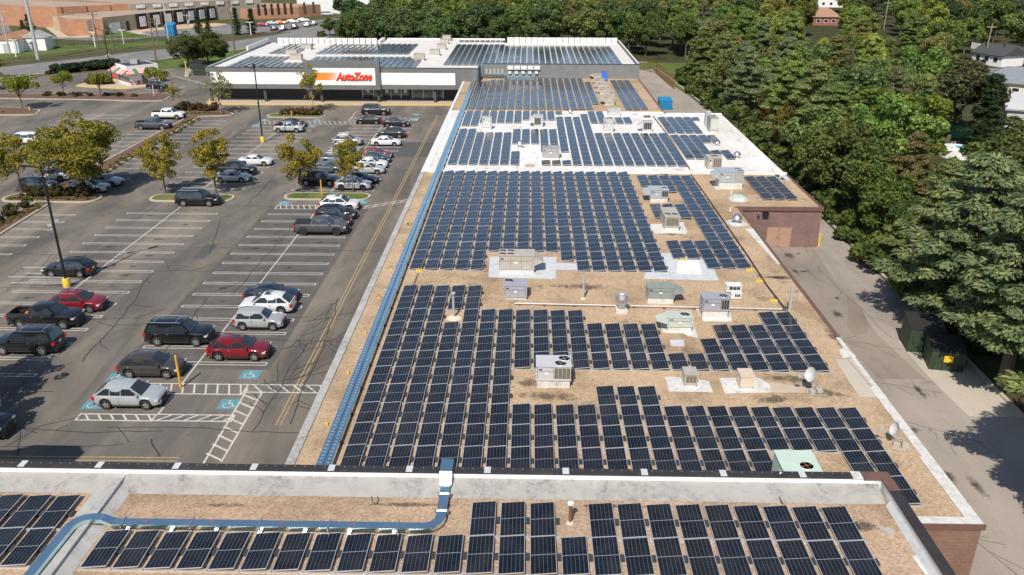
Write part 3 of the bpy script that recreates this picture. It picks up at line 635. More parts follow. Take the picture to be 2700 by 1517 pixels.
# repaired patches of roof
def patch(name, pts, mat, z=ZR+.012, parent=main, h=.0):
    return ob(name, MB().prism(pts, z-.012, z) if not h else MB().prism(pts, z-.012, z+h), mat, parent)
zc = ZM(1050, 430, 3.617); zd = ZM(1600, 430, 4.257); ze = ZM(1650, 720, 3.617); zf = ZM(1000, 720, 3.617); zg = ZM(1300, 900, 3.617); zh = ZM(2000, 900, 3.617); zw = ZM(1150, 180, 4.257); zu = ZM(1600, 250, 4.257)
def P(f, pts, z=ZR): return [xy(f(a, b, z)) for a, b in pts]
patch('flashing_patch', P(zc, [(872, 895), (1508, 898), (1500, 1108), (860, 1090)]), 'pad_grey')
patch('flashing_patch', P(zc, [(1508, 955), (1720, 962), (1720, 1022), (1502, 1018)]), 'pad_grey', ZR+.010)
patch('flashing_patch', P(zd, [(420, 1260), (620, 1010), (900, 1020), (1070, 1080), (1200, 1190), (1260, 1320), (410, 1300)]), 'pad_grey')
patch('flashing_patch', P(zd, [(480, 690), (860, 665), (900, 770), (895, 795), (520, 790)]), 'pad_white')
patch('flashing_patch', P(zu, [(1180, 985), (1500, 1000), (1525, 1060), (1220, 1062)]), 'pad_white')
patch('flashing_patch', curve(P(zu, [(1370, 1160), (1430, 1130), (1540, 1140), (1580, 1195), (1520, 1210), (1400, 1200)]), 3), 'pad_grey')
patch('flashing_patch', curve(P(zd, [(1345, 650), (1440, 640), (1520, 655), (1585, 700), (1480, 715), (1390, 708)]), 3), 'pad_grey')
patch('flashing_patch', P(ze, [(655, 330), (740, 320), (1000, 380), (1015, 465), (740, 462)]), 'pad_white')
patch('flashing_patch', P(ze, [(325, 465), (640, 470), (690, 625), (590, 600), (550, 575), (350, 570)]), 'pad_white')
patch('flashing_patch', P(ze, [(418, 640), (555, 638), (560, 700), (430, 698)]), 'pad_grey')
patch('flashing_patch', P(ze, [(372, 990), (560, 1000), (790, 1030), (832, 1138), (410, 1130), (395, 1060)]), 'pad_white')
patch('flashing_patch', P(ze, [(890, 1005), (1060, 1000), (1260, 1000), (1370, 1060), (1385, 1140), (945, 1150)]), 'pad_white')
patch('flashing_patch', curve(P(ze, [(1370, 1045), (1560, 1070), (1780, 1100), (1870, 1140), (1500, 1140), (1380, 1130)]), 3), 'walk', ZR+.008)
patch('flashing_patch', curve(P(zf, [(640, 430), (700, 400), (775, 420), (770, 450), (700, 462), (650, 450)]), 3), 'cream_paint')
sl = patch('concrete_slab', P(zh, [(720, 175), (840, 175), (1160, 540), (960, 540)]), 'pale_concrete', ZR+.03)
patch('concrete_slab', P(zh, [(850, 175), (920, 160), (1230, 545), (1170, 545)]), 'pale_concrete', ZR+.034)
patch('concrete_slab', P(zh, [(760, 80), (850, 70), (930, 150), (800, 165)]), 'pad_white', ZR+.03)
def stain(cx, cy, rx, ry, an=0, z=ZR+.006, par=main):
    c, s = math.cos(an), math.sin(an); q = [(-rx, -ry), (rx, -ry), (rx, ry), (-rx, ry)]
    ob('roof_stain', MB().face([(cx+a*c-b*s, cy+a*s+b*c, z) for a, b in q], 0, [(0, 0), (1, 0), (1, 1), (0, 1)]), 'gravel_stain', par)
for (f, x, y, rx, ry, an) in ((ze, 1600, 1010, 3.6, 1.3, -.1), (ze, 1400, 1210, 2.6, 1.3, 0), (ze, 1900, 1150, 3.2, 1.2, -.2), (ze, 2000, 620, .9, 4.5, .06), (ze, 1480, 40, 3.0, .9, 0), (zd, 1900, 1290, 3.4, .8, -.2), (zd, 1750, 780, .5, 3.5, .1), (zg, 330, 400, 1.4, 1.2, 0), (zg, 560, 520, 4, 1.2, 0), (zd, 700, 800, 2, .8, 0), (zc, 110, 580, .9, 1.3, 0), (zc, 1700, 1180, 6, 1.6, 0), (zd, 600, 130, 1.2, .4, 0)):
    q = f(x, y, ZR); stain(q.x, q.y, rx, ry, an)
patch('edge_patch', [(21.0, 77), (22.1, 77), (22.1, 67.5), (21.6, 67.5)], 'pad_white', ZR+.03)
patch('edge_patch', P(zu, [(1860, 905), (2000, 895), (2095, 965), (1960, 965)]), 'pad_grey', ZR+.02)
patch('edge_patch', P(zu, [(1870, 885), (1935, 905), (2010, 960), (1965, 960), (1890, 915)]), 'tray_dark', ZR+.035)
patch('flashing_patch', P(zu, [(580, 878), (690, 885), (685, 905), (590, 890)]), 'tray_dark', ZR+.02)
patch('flashing_patch', P(zw, [(995, 1080), (1110, 1080), (1100, 1115), (997, 1115)]), 'walk', ZR+.02)
patch('flashing_patch', P(zu, [(415, 235), (490, 235), (492, 258), (415, 258)]), 'brown_cap', ZR+.03)
# ================================================================== FAR STORE
az = thing('store_building', 'wide far store with white fascia, grey columns and a white roof full of solar panels', 'building', (0, 0, 0))
ob('wall', MB().prism([(-62.4, 168.6), (-12.0, 168.6), (-12.0, 169.2), (21.7, 169.2), (21.7, 209.5), (-6.0, 209.5), (-6, 216), (-35.5, 216), (-35.5, 208), (-62.4, 208)], 0, ZA, top=False), 'charcoal_wall', az)
ob('roof', MB().sheet([(-62.4, 165.4), (-9.9, 165.4), (-9.9, 169.2), (21.7, 169.2), (21.7, 209.5), (-6.0, 209.5), (-6, 216), (-35.5, 216), (-35.5, 208), (-62.4, 208)], ZA), 'roof_pale', az)
fm = MB(); fm.box(-62.7, -9.9, 164.4, 165.4, 2.75, 3.6); fm.box(-62.7, -9.9, 164.4, 165.4, 5.92, 6.77); fm.box(-62.7, -9.9, 164.6, 165.4, 3.6, 5.92); fm.box(-14.1, -9.9, 164.4, 164.6, 3.6, 5.92)
ob('fascia', fm, 'fascia_grey', az)
ob('white_panel', MB().box(-61.9, -43.35, 164.38, 164.6, 3.62, 5.9), 'az_white', az); ob('white_panel', MB().box(-28.7, -14.2, 164.38, 164.6, 3.62, 5.9), 'az_white', az)
ob('soffit', MB().box(-62.6, -9.9, 165.4, 168.6, 2.75, 2.9), 'fascia_grey', az)
ob('side_wall', MB().box(-62.7, -62.4, 165.4, 208.2, 2.7, 6.77).box(-62.7, -62.2, 165.4, 208, 6.77, 6.8), 'parapet_grey', az)
ob('side_wall', MB().box(-9.9, -9.6, 164.4, 169.0, 0, 6.8), 'charcoal_wall', az)
ob('end_wall', MB().box(-9.6, 21.8, 168.9, 169.2, ZR-.3, 7.05).box(21.5, 21.8, 169.2, 209.5, 0, 7.2).box(13.0, 13.06, 168.86, 168.9, ZR, 7.0), 'grey_wall', az)
ob('coping', MB().box(-62.75, -9.6, 164.36, 164.7, 6.77, 6.83).box(-9.6, 21.85, 168.85, 169.25, 7.05, 7.12), 'dark_metal', az)
for x in (-62.4, -51.7, -40.6, -29.4, -18.3):
    ob('column', MB().box(x-.25, x+.25, 164.9, 165.4, .15, 2.75), 'charcoal_wall', az)
# screens at the back of the roof
def screen(x0, x1, y, n, z0, z1):
    s = ob('roof_screen', MB().box(x0, x1, y, y+.12, z0, z1), 'az_white', az); m = MB()
    for k in range(n+1):
        x = x0+k*(x1-x0)/n; m.box(x-.06, x+.06, y-.08, y, z0-.1, z1); m.tube((x, y-.1, z1-.2), (x, y-1.4, z0-.1), .035, n=4)
    ob('screen_post', m, 'rust', az)
screen(-60.3, -36.3, 206.2, 17, ZA, 7.75); screen(-5.3, 21.3, 209.3, 18, ZA, 7.75)
ob('parapet', MB().box(-62.6, -62.3, 190, 206.5, 6.8, 7.7).box(-36.4, -35.6, 206.3, 214, ZA, 7.1).box(-35.4, -6, 215.9, 216.2, ZA, 6.75).box(21.45, 21.75, 169.3, 209.4, 7.2, 7.25), 'parapet_white', az)
# sign
sg = MB(); sg.box(-43.35, -28.7, 163.75, 164.9, 2.75, 3.6); sg.box(-43.35, -28.7, 163.75, 164.9, 7.0, 8.15); sg.box(-43.35, -41.7, 163.75, 164.9, 3.6, 7.0); sg.box(-29.6, -28.7, 163.75, 164.9, 3.6, 7.0)
sgo = ob('sign_frame', sg, 'charcoal_wall', az); sgo.data.materials[0] = MATS['fascia_grey']
ob('sign_board', MB().box(-41.7, -29.6, 163.9, 164.4, 3.6, 7.0), 'az_white', az)
def text(name, body, size, mat, parent, loc, ext=.08, shear=.25, off=.02, sx=1.0):
    c = bpy.data.curves.new(name, 'FONT'); c.body = body; c.size = size; c.extrude = ext; c.shear = shear; c.offset = 0; c.bevel_depth = off; c.bevel_resolution = 0
    t = bpy.data.objects.new('tmp', c); COL.objects.link(t); bpy.context.view_layer.update()
    me = bpy.data.meshes.new_from_object(t.evaluated_get(bpy.context.evaluated_depsgraph_get())); bpy.data.objects.remove(t)
    me.materials.clear(); me.materials.append(MATS[mat])
    o = bpy.data.objects.new(name, me); COL.objects.link(o); o.parent = parent; o.location = loc; o.rotation_euler = (R(90), 0, 0); o.scale = (sx, 1, 1); return o
text('sign_letters', 'AutoZone', 2.0, 'sign_red', az, (-37.15, 163.80, 4.58), .05, .3, .10, .80)
st = MB(); s0, s1 = 4.55, 5.95; x = -41.9
wds = [2.75, .30, .24, .2, .16, .12, .09]
for i, wd in enumerate(wds):
    sh = .4; a = x if i else x
    st.face([(a, 163.86, s0), (a+wd, 163.86, s0), (a+wd+sh, 163.86, s1), (a+(sh if i else 0), 163.86, s1)]); x += wd+.05+.02*i
ob('sign_stripes', st, 'sign_orange', az)
# shopfront
for x0, x1 in ((-33.1, -31.0), (-29.0, -27.6), (-27.3, -25.6), (-25.3, -23.9)):
    g_o = ob('shop_window', MB().box(x0, x1, 168.45, 168.58, .9, 2.6), 'glass_store', az); ob('poster', MB().box((x0+x1)/2-.3, (x0+x1)/2+.3, 168.42, 168.44, 1.4, 2.3), 'az_white', g_o)
ob('shop_window', MB().box(-23.1, -17.0, 168.45, 168.58, .3, 2.7), 'glass_store', az)
for x in (-33.2, -30.9, -27.5, -25.45, -23.2, -21.0, -19.0, -17.0): ob('window_frame', MB().box(x-.06, x+.06, 168.36, 168.41, .2, 2.75), 'steel', az)
ob('door', MB().box(-30.7, -29.1, 168.42, 168.56, .16, 2.4), 'glass_store', az); ob('door', MB().box(-15.5, -14.5, 168.42, 168.58, .16, 2.3), 'charcoal_wall', az)
# inverters and switchgear on the grey wall
iv = MB()
for k in range(5):
    iv.box(-8.6+k*.78, -8.1+k*.78, 168.6, 168.88, 5.2, 6.1); 
ob('switch_box', iv, 'hvac_grey', az)
for k in range(5):
    o = ob('inverter', MB().box(-4.2+k*1.32, -3.05+k*1.32, 168.45, 168.88, 6.05, 6.75).box(-4.05+k*1.32, -3.45+k*1.32, 168.5, 168.88, 5.25, 5.7), 'hvac_white', az)
ob('cable_tray', MB().box(-8.9, -4.4, 168.4, 168.88, 4.55, 4.65).box(-8.9, -4.4, 168.5, 168.88, 4.95, 5.1).box(-4.3, 1.2, 168.4, 168.88, 4.5, 4.85).box(-9.5, -9.1, 168.4, 168.88, 4.5, 7.1), 'duct', az)
# ================================================================== NEAR BUILDING
nb = thing('near_building', 'nearest brown building with dark metal coping, white parapet and black solar panels', 'building', (0, 0, 0))
ob('wall', MB().prism([(-60, -10), (16.6, -10), (16.6, 32.7), (-60, 32.7)], -.3, ZN-.02, top=False), 'brick_brown', nb)
ob('gravel_roof', MB().sheet([(-60, -10), (16.6, -10), (16.6, 32.7), (-60, 32.7)], ZN), 'gravel_near', nb)
ob('parapet', MB().box(-60, 16.5, 32.15, 32.52, ZN-.2, 7.44).box(16.34, 16.62, -10, 32.15, ZN-.2, 7.41), 'parapet_white', nb)
ob('flashing', MB().face([(-60, 32.14, ZN+.36), (-60, 31.1, ZN+.006), (16.2, 31.1, ZN+.006), (16.2, 32.14, ZN+.36)]), 'flashing_grey', nb)
ob('flashing', MB().face([(-60, 32.146, 7.44), (-60, 32.146, ZN+.36), (16.2, 32.146, ZN+.36), (16.2, 32.146, 7.44)]), 'white_paint', nb)
cp = MB(); cp.box(-60, 15.5, 32.12, 32.54, 7.44, 7.53); cp.box(16.3, 16.76, -10, 31.2, 7.42, 7.51); ob('coping', cp, 'dark_metal', nb)
ob('coping', MB().box(15.5, 16.75, 32.05, 32.6, 7.44, 7.535).box(16.28, 16.78, 31.2, 32.05, 7.43, 7.525), 'brown_cap', nb)['label'] = 'reddish brown coping corner with white patches'
ob('flashing', MB().box(15.0, 15.45, 32.08, 32.58, 7.45, 7.55), 'pad_white', nb)
ob('flashing', MB().face([(16.335, 31, ZN+.3), (16.335, -10, ZN+.3), (16.15, -10, ZN+.006), (16.15, 31, ZN+.006)]), 'pad_grey', nb)
x = -23.6
while x < 15: ob('joint_cover', MB().box(x, x+.30, 32.10, 32.56, 7.52, 7.545), 'pad_grey', nb); x += 3.62
sc_ = MB(); x = -24.5
while x < 15: sc_.box(x, x+.03, 32.4, 32.43, 7.53, 7.545); x += .46
ob('screw', sc_, 'rail_alu', nb)['kind'] = 'stuff'
dv = MB(); dv.prism([(-19.0, -10), (-18.55, -10), (-18.55, 32.1), (-19.0, 32.1)], ZN, ZN+.34); dv.face([(-18.55, 32, ZN+.2), (-18.55, -10, ZN+.2), (-18.0, -10, ZN+.005), (-18.0, 32, ZN+.005)][::-1]); dv.face([(-19, 32, ZN+.3), (-19.7, 32, ZN+.005), (-19.7, -10, ZN+.005), (-19, -10, ZN+.3)])
ob('divider_curb', dv, 'parapet_grey', nb)
for (x, y, rx, ry) in ((-13.5, 30.4, 2.8, .5), (-5, 30.6, 5, .35), (4, 30.7, 6, .3), (-22, 30.6, 3, .4), (14.5, 29.6, 1.4, .8), (12.5, 30.6, 2, .3)):
    ob('roof_stain', MB().face([(x-rx, y-ry, ZN+.006), (x+rx, y-ry, ZN+.006), (x+rx, y+ry, ZN+.006), (x-rx, y+ry, ZN+.006)], 0, [(0, 0), (1, 0), (1, 1), (0, 1)]), 'gravel_stain', nb)
ob('raised_parapet', MB().prism([(-60, 31.9), (-31.2, 31.9), (-31.2, 32.5), (-60, 32.5)], ZN-.2, 14.0).raw([(-36, 31.95, 14.0), (-35.0, 31.95, 14.75), (-32.0, 31.95, 14.75), (-31.2, 31.95, 13.9), (-36, 32.45, 14.0), (-35.0, 32.45, 14.75), (-32.0, 32.45, 14.75), (-31.2, 32.45, 13.9)], [(0, 1, 2, 3), (7, 6, 5, 4), (0, 4, 5, 1), (1, 5, 6, 2), (2, 6, 7, 3)]), 'parapet_white', nb)
ob('flashing_patch', MB().sheet([xy(ZM(2000, 1117, 3.617)(*p, ZN)) for p in ((1460, 1262), (1600, 1255), (1700, 1330), (1720, 1447), (1590, 1447))], ZN+.012), 'pad_white', nb)
# ================================================================== SOLAR PANELS
PW, PL, TILT = 1.07, 2.245, .10
def sheet_geo(m, x, y, z, mi=0):           # x,y = near left corner, low on the left
    b = .022
    m.face([(x+b, y+b, z+.036+TILT*b), (x+PW-b, y+b, z+.036+TILT*(PW-b)/PW), (x+PW-b, y+PL-b, z+.036+TILT*(PW-b)/PW), (x+b, y+PL-b, z+.036+TILT*b)], mi, [(0, 0), (1, 0), (1, 1), (0, 1)])
def frame_geo(m, x, y, z, mi=0):
    t = lambda u: TILT*u/PW
    b = .024; o = [(0, 0), (PW, 0), (PW, PL), (0, PL)]; i = [(b, b), (PW-b, b), (PW-b, PL-b), (b, PL-b)]
    for k in range(4):
        a, c, d, e_ = o[k], o[(k+1) % 4], i[(k+1) % 4], i[k]
        m.face([(x+p[0], y+p[1], z+.038+t(p[0])) for p in (a, c, d, e_)], mi)
        m.face([(x+a[0], y+a[1], z+t(a[0])), (x+c[0], y+c[1], z+t(c[0])), (x+c[0], y+c[1], z+.038+t(c[0])), (x+a[0], y+a[1], z+.038+t(a[0]))], mi)
    m.face([(x+p[0], y+p[1], z+t(p[0])) for p in o[::-1]], mi)
def block_geo(m, x, y, z, mi=0): m.box(x+PW-.12, x+PW+.2, y+PL*.42, y+PL*.42+.34, z-.115, z+.02, mi)
def rail_geo(m, x, y, z, mi=0): m.box(x-.1, x+PW+.13, y-.03, y+.05, z-.10, z-.05, mi).box(x+PW+.02, x+PW+.2, y-.05, y+.06, z-.04, z+.02, mi)
def one(fn, name, mat):
    m = MB(); fn(m, 0, 0, 0); return m.mesh(name, mat)
pgb_ = one(sheet_geo, 'glass_sheet', 'solar_glass_dark_reflection')
pg_, pf_, pb_, pr_ = one(sheet_geo, 'glass_sheet', 'solar_glass'), one(frame_geo, 'frame', 'rail_alu'), one(block_geo, 'ballast_block', 'tray_dark'), one(rail_geo, 'mounting_rail', 'rail_alu')
PANELS = []     # (x, y near edge, z, array, column, row)
def arr(an, X0, Ytop, cols, z, pitch=1.288, rp=2.281):
    for c, segs in cols.items():
        for (a, b) in segs:
            for r in range(a, b+1): PANELS.append((X0+c*pitch, Ytop-(r+1)*rp+.02, z, an, c, r))
Z1 = ZR+.125
arr('near', -1.04, 30.665, {**{-1: [(0, 2)], 0: [(0, 2)], 1: [(0, 2)], 2: [(1, 2)]}, **{c: [(0, 2)] for c in range(3, 12)}, **{c: [(1, 2)] for c in range(-13, -1)}}, ZN+.10)
arr('nearleft', -26.20, 30.7, {c: [(0, 2)] for c in range(0, 5)}, ZN+.10)
F = {}
for c in range(-7, 16):
    s = []
    if c <= -3: s = [(-7, 3)] if c != -4 else [(-7, -6), (-4, 3)]
    elif c <= -1: s = [(-5, 3)]
    elif c <= 3: s = [(-5, -2), (1, 3)]
    elif c <= 6: s = [(-4, -2), (0, 3)]
    elif c == 7: s = [(-4, -2), (1, 3)]
    elif c <= 9: s = [(-2, -2), (1, 3)]
    elif c == 10: s = [(-3, -2), (1, 3)]
    elif c <= 13: s = [(-4, -2), (1, 2)]
    else: s = [(-5, -2), (1, 4)]
    F[c] = s
arr('front', -.788, 45.66, F, Z1)
arr('middle', -9.91, 97.12, {c: [(0, 13 if c <= 4 or c >= 11 else (11 if c <= 9 else 12))] for c in range(17)}, Z1)
arr('side', 12.75, 95.65, {0: [(0, 1), (5, 6), (10, 11)], 1: [(0, 1), (5, 6), (10, 11)], 2: [(0, 2), (5, 6), (10, 12)], 3: [(0, 12)], 4: [(0, 12)]}, Z1)
arr('dark', 25.2, 95.5, {0: [(0, 3)], 1: [(0, 3)], 2: [(0, 3)]}, Z1)
# white roof: rows counted up from the near edge
def arrup(an, X0, Y0, cols, z, rp=2.27):
    for c, segs in cols.items():
        for (a, b) in segs:
            for r in range(a, b+1): PANELS.append((X0+c*1.288, Y0+r*rp, z, an, c, r))
W = {0: [(0, 8), (10, 14)], 1: [(0, 8), (10, 14)], 6: [(0, 2), (5, 8), (11, 14)], 7: [(5, 8), (12, 14)], 8: [(5, 8), (12, 14)], 9: [(0, 0), (3, 8), (12, 14)], 10: [(0, 0), (3, 8), (12, 14)], 11: [(0, 0), (3, 12), (14, 14)], 12: [(0, 12)], 13: [(0, 12)], 14: [(0, 13)],
     15: [(0, 7), (11, 14)], 16: [(0, 7), (11, 14)], 17: [(0, 7), (11, 12)], 18: [(0, 7), (11, 12)], 19: [(0, 7), (11, 12)], 20: [(0, 7)], 21: [(0, 7), (11, 11)], 22: [(0, 7)]}
for c in (2, 3, 4, 5): W[c] = [(0, 7), (11, 14)]
arrup('white', -9.9, 100.25, W, Z1)
arrup('whiteright', 20.0, 118.75, {0: [(0, 4)], 1: [(0, 4)], 2: [(0, 4)], 3: [(0, 4)], 4: [(4, 4)]}, Z1)
arrup('whiteright', 20.0, 103.85, {0: [(0, 5)], 1: [(0, 5)], 2: [(0, 5)], 3: [(1, 1), (4, 5)], 4: [(0, 1), (4, 5)]}, Z1)
T = {c: [(0, 13 if c > 3 else 12)] for c in range(16)}; T[0] = [(0, 11)]; T[1] = [(0, 11)]; T[16] = [(2, 11)]
arrup('tan', -9.9, 136.4, T, Z1); arrup('tan', 15.8, 136.4, {0: [(0, 12)], 1: [(0, 12)], 2: [(0, 12)]}, Z1)
arrup('store', -17.1, 170.5, {c: [(0, 14 if c < 9 else 13)] for c in range(0, 28)}, ZA+.12)
arrup('store', -17.1, 210.5, {c: [(0, 0)] for c in range(0, 9)}, ZA+.12)
arrup('store', -59.4, 166.0, {c: [(0, 6 if (c < 7 or 10 < c < 27) else (2 if c < 11 else 5))] for c in range(0, 29)}, ZA+.12)
arrup('store', -57.0, 186.8, {c: [(0, 7)] for c in list(range(0, 5))+list(range(8, 24))}, ZA+.12)
PANELS.sort(key=lambda p: (p[1]-0)**2+(p[0])**2+(CAMH-p[2])**2)
PANELS = [p for p in PANELS if p[1] > 24.0]
WHERE = {'near': ('black solar panel on the nearest roof', 'solar panels on the nearest roof'), 'nearleft': ('black solar panel left of the white roof divider', 'solar panels left of the roof divider'),
         'front': ('dark solar panel on the gravel roof just beyond the parapet', 'solar panels in the front gravel roof array'), 'middle': ('navy solar panel in the big middle array', 'solar panels in the big middle array'),
         'side': ('navy solar panel right of the big middle array', 'solar panels beside the big middle array'), 'dark': ('dark brown-black solar panel on the roof above the double doors', 'solar panels above the double doors')}
IND = PANELS[:300]; REST = PANELS[300:]
seen = {}
mnmx = {}
for p in IND:
    a = mnmx.setdefault(p[3], [99, -99, 99, -99]); a[0] = min(a[0], p[4]); a[1] = max(a[1], p[4]); a[2] = min(a[2], p[5]); a[3] = max(a[3], p[5])
for (x, y, z, an, c, r) in IND:
    base, grp = WHERE[an]; a = mnmx[an]
    lab = '%s, %s column from left, %s row from far end' % (base, ordn(c-a[0]+1), ordn(r-a[2]+1))
    if an in ('near', 'front', 'middle'): lab = {'near': 'black panel on nearest roof', 'front': 'dark panel in array beyond parapet', 'middle': 'navy panel in big middle array'}[an]+', %s column from left, %s row from far end' % (ordn(c-a[0]+1), ordn(r-a[2]+1))
    else: lab = {'nearleft': 'black panel left of white roof divider', 'side': 'navy panel right of middle array', 'dark': 'black panel above double doors'}[an]+', %s column from left, %s row from far end' % (ordn(c-a[0]+1), ordn(r-a[2]+1))
    t = thing('solar_panel', lab, 'solar panel', (x, y, z), 0, grp); t.rotation_euler = (rnd.gauss(0, .0035), rnd.gauss(0, .0035), 0)
    for nm, me in (('glass_sheet', pg_ if an != 'dark' else pgb_), ('frame', pf_), ('ballast_block', pb_), ('mounting_rail', pr_)):
        ob(nm, me, parent=t)
m = MB()
for (x, y, z, an, c, r) in REST:
    sheet_geo(m, x, y, z+rnd.uniform(-.006, .006), 3 if (an == 'dark' or (an == 'white' and r == 0 and c in (9, 10)) or (an == 'whiteright' and rnd.random() < .08)) else 0); frame_geo(m, x, y, z, 1)
    if y < 100: block_geo(m, x, y, z, 2)
o = ob('distant_solar_panels', m, ['solar_glass', 'rail_alu', 'tray_dark', 'solar_glass_dark_reflection']); o['kind'] = 'stuff'; o['label'] = 'blue solar panels covering the farther gravel, white and store roofs'; o['category'] = 'solar panels'
# ================================================================== CABLE DUCTS
def duct_run(m, pts, wd, h, z):
    n = len(pts)
    for i in range(n-1):
        a, b = Vector(pts[i]), Vector(pts[i+1]); d = (b-a).normalized(); nx = Vector((-d.y, d.x))
        d0 = ((a-Vector(pts[i-1])).normalized()+d).normalized() if i else d; d1 = ((Vector(pts[i+2])-b).normalized()+d).normalized() if i < n-2 else d
        n0, n1 = Vector((-d0.y, d0.x))*wd/2, Vector((-d1.y, d1.x))*wd/2
        m.prism([(a.x-n0.x, a.y-n0.y), (b.x-n1.x, b.y-n1.y), (b.x+n1.x, b.y+n1.y), (a.x+n0.x, a.y+n0.y)], z, z+h)
tr = thing('cable_duct', 'long blue-reflecting metal cable duct running the length of the left roof edge', 'cable duct', (-10.55, 33, ZR))
for x in (-.24, .18):
    m = MB(); y = 0
    while y < 132: m.box(x-.19, x+.19, y, y+3.0, .22, .40); y += 3.03
    ob('duct_cover', m, 'duct', tr)
m = MB(); y = .2
while y < 60:
    for x in (-.24, .18): m.box(x-.07, x+.05, y, y+.025, .40, .404)
    y += .33
ob('louvre', m, 'hvac_light', tr)['kind'] = 'stuff'
m = MB(); y = 0
while y < 132: m.box(-.5, .45, y, y+.12, 0, .22); y += 3.03
ob('support', m, 'tray_dark', tr)
m = MB(); y = 2
while y < 120: m.box(-.98, -.82, y, y+.16, 0, .12); y += 6.06
ob('roof_block', m, 'yellow_post', tr)
tn = thing('cable_duct', 'shiny bent metal duct crossing the white parapet and running along the nearest panels', 'cable duct', (0, 0, ZN))
arcp = lambda cx, cy, r, a0, a1, n=7: [(cx+r*math.cos(R(a0+(a1-a0)*k/n)), cy+r*math.sin(R(a0+(a1-a0)*k/n))) for k in range(n+1)]
path = [(-3.62, 31.6)]+arcp(-4.32, 29.45, .70, 0, -90)+[(-17.6, 28.75)]
m = MB(); duct_run(m, path, .42, .20, .14); duct_run(m, [(-18.0, 28.75)]+arcp(-18.45, 28.05, .70, 90, 180)+[(-19.2, 26.6), (-19.3, 20)], .42, .20, .37)
m.raw([(x_, y_, z_) for x_, z_ in ((-17.6, .14), (-17.6, .34), (-18.02, .37), (-18.02, .57)) for y_ in (28.54, 28.96)], [(0, 2, 6, 4), (1, 5, 7, 3), (2, 3, 7, 6), (0, 4, 5, 1)])
ob('duct_cover', m, 'duct', tn)
m = MB(); m.face([(-3.9, 31.6, .14), (-3.34, 31.6, .14), (-3.34, 31.6, .38), (-3.9, 31.6, .38)]); m.raw([(-3.9, 31.6, .38), (-3.34, 31.6, .38), (-3.34, 31.95, .86), (-3.9, 31.95, .86), (-3.34, 32.9, .90), (-3.9, 32.9, .90), (-3.34, 33.15, .6), (-3.9, 33.15, .6), (-3.34, 33.15, -2.3), (-3.9, 33.15, -2.3), (-3.34, 31.6, .1), (-3.9, 31.6, .1), (-3.34, 32.0, .62), (-3.9, 32, .62), (-3.34, 32.9, .6), (-3.9, 32.9, .6)],
    [(0, 1, 2, 3), (3, 2, 4, 5), (5, 4, 6, 7), (7, 6, 8, 9), (1, 10, 12, 2), (0, 3, 13, 11), (2, 12, 14, 4), (3, 5, 15, 13)])
ob('duct_riser', m, 'duct', tn)
m = MB(); x = -17.2
while x < -4.8: m.box(x, x+.05, 28.44, 29.06, .135, .39); x += 2.95
m.box(-3.92, -3.32, 29.8, 29.84, .13, .39); m.box(-3.92, -3.32, 31.0, 31.04, .13, .39)
ob('joint_band', m, 'steel', tn)
m = MB(); x = -17
while x < -4.8: m.box(x, x+.15, 28.35, 29.15, 0, .14); x += 1.9
ob('support', m, 'steel', tn)
m = MB()
for x in (-16.3, -13.4, -10.4, -7.4): m.box(x, x+.16, 28.72, 28.76, .38, .383)
m.box(-3.64, -3.60, 29.9, 30.1, .38, .383); ob('red_sticker', m, 'red_paint', tn)
# conduits
def conduit(label, pts, r, mat='steel', blocks=0, grp=None):
    t = thing('conduit', label, 'pipe', (0, 0, 0), 0, grp); m = MB()
    for a, b in zip(pts[:-1], pts[1:]): m.tube(a, b, r, n=6)
    ob('pipe', m, mat, t)
    if blocks:
        m = MB()
        for a, b in zip(pts[:-1], pts[1:]):
            n = int((Vector(b)-Vector(a)).length/blocks)
            for k in range(1, n+1):
                p = Vector(a).lerp(Vector(b), k/(n+1)); m.box(p.x-.12, p.x+.12, p.y-.08, p.y+.08, ZR, p.z-r*.6)
        ob('pipe_support', m, 'rust', t)
    return t
z_ = ZR+.16
A_ = ze(1520, 340, z_); B_ = zd(940, 120, z_); C_ = zf(1290, 290, z_)
conduit('straight grey gas pipe crossing the gravel roof between the rooftop units', [(C_.x, C_.y, z_), (A_.x, C_.y-.6, z_)], .05, 'galv', 2.4)
conduit('long dark conduit running diagonally down the right side of the middle roof', [tuple(zd(a, b, z_)) for a, b in ((940, 120), (1090, 330), (1250, 560), (1410, 790), (1590, 1050), (1790, 1360))]+[(A_.x, A_.y, z_)], .045, 'tar', 3.0)
conduit('thin conduit rising over the parapet near the mint unit', [(*xy(zh(205, 1220, 7.6)), 7.56), (*xy(zh(215, 1250, 7.58)), 7.57), (*xy(zh(130, 1330, 7.3)), 7.2), (*xy(zh(130, 1350, 7)), 6.95)], .035, 'galv')
conduit('thin dark cable across the white parapet flashing to the near panels', [(*xy(zh(135, 1370, 7)), 7.0), (*xy(ZM(2000, 1117, 3.617)(230, 765, 6.9)), 6.88)], .03, 'tar')
conduit('thin dark conduit linking the cable duct and the front array', [(*xy(zf(325, 110, z_)), z_), (*xy(zf(370, 0, z_)), z_)], .03, 'tar')
conduit('old conduit along the right part of the white roof', [(*xy(zu(520, 240, z_)), z_), (*xy(zu(700, 470, z_)), z_), (*xy(zu(930, 830, z_)), z_)], .06, 'rust', 2.5)
m = MB(); q = zh(130, 1352, 6.95)
tag(ob('cable_block', MB().box(q.x-.22, q.x+.22, q.y-.09, q.y+.09, 6.9, 7.1), 'yellow_post'), 'yellow block holding the thin cable on the white flashing', 'cable support')
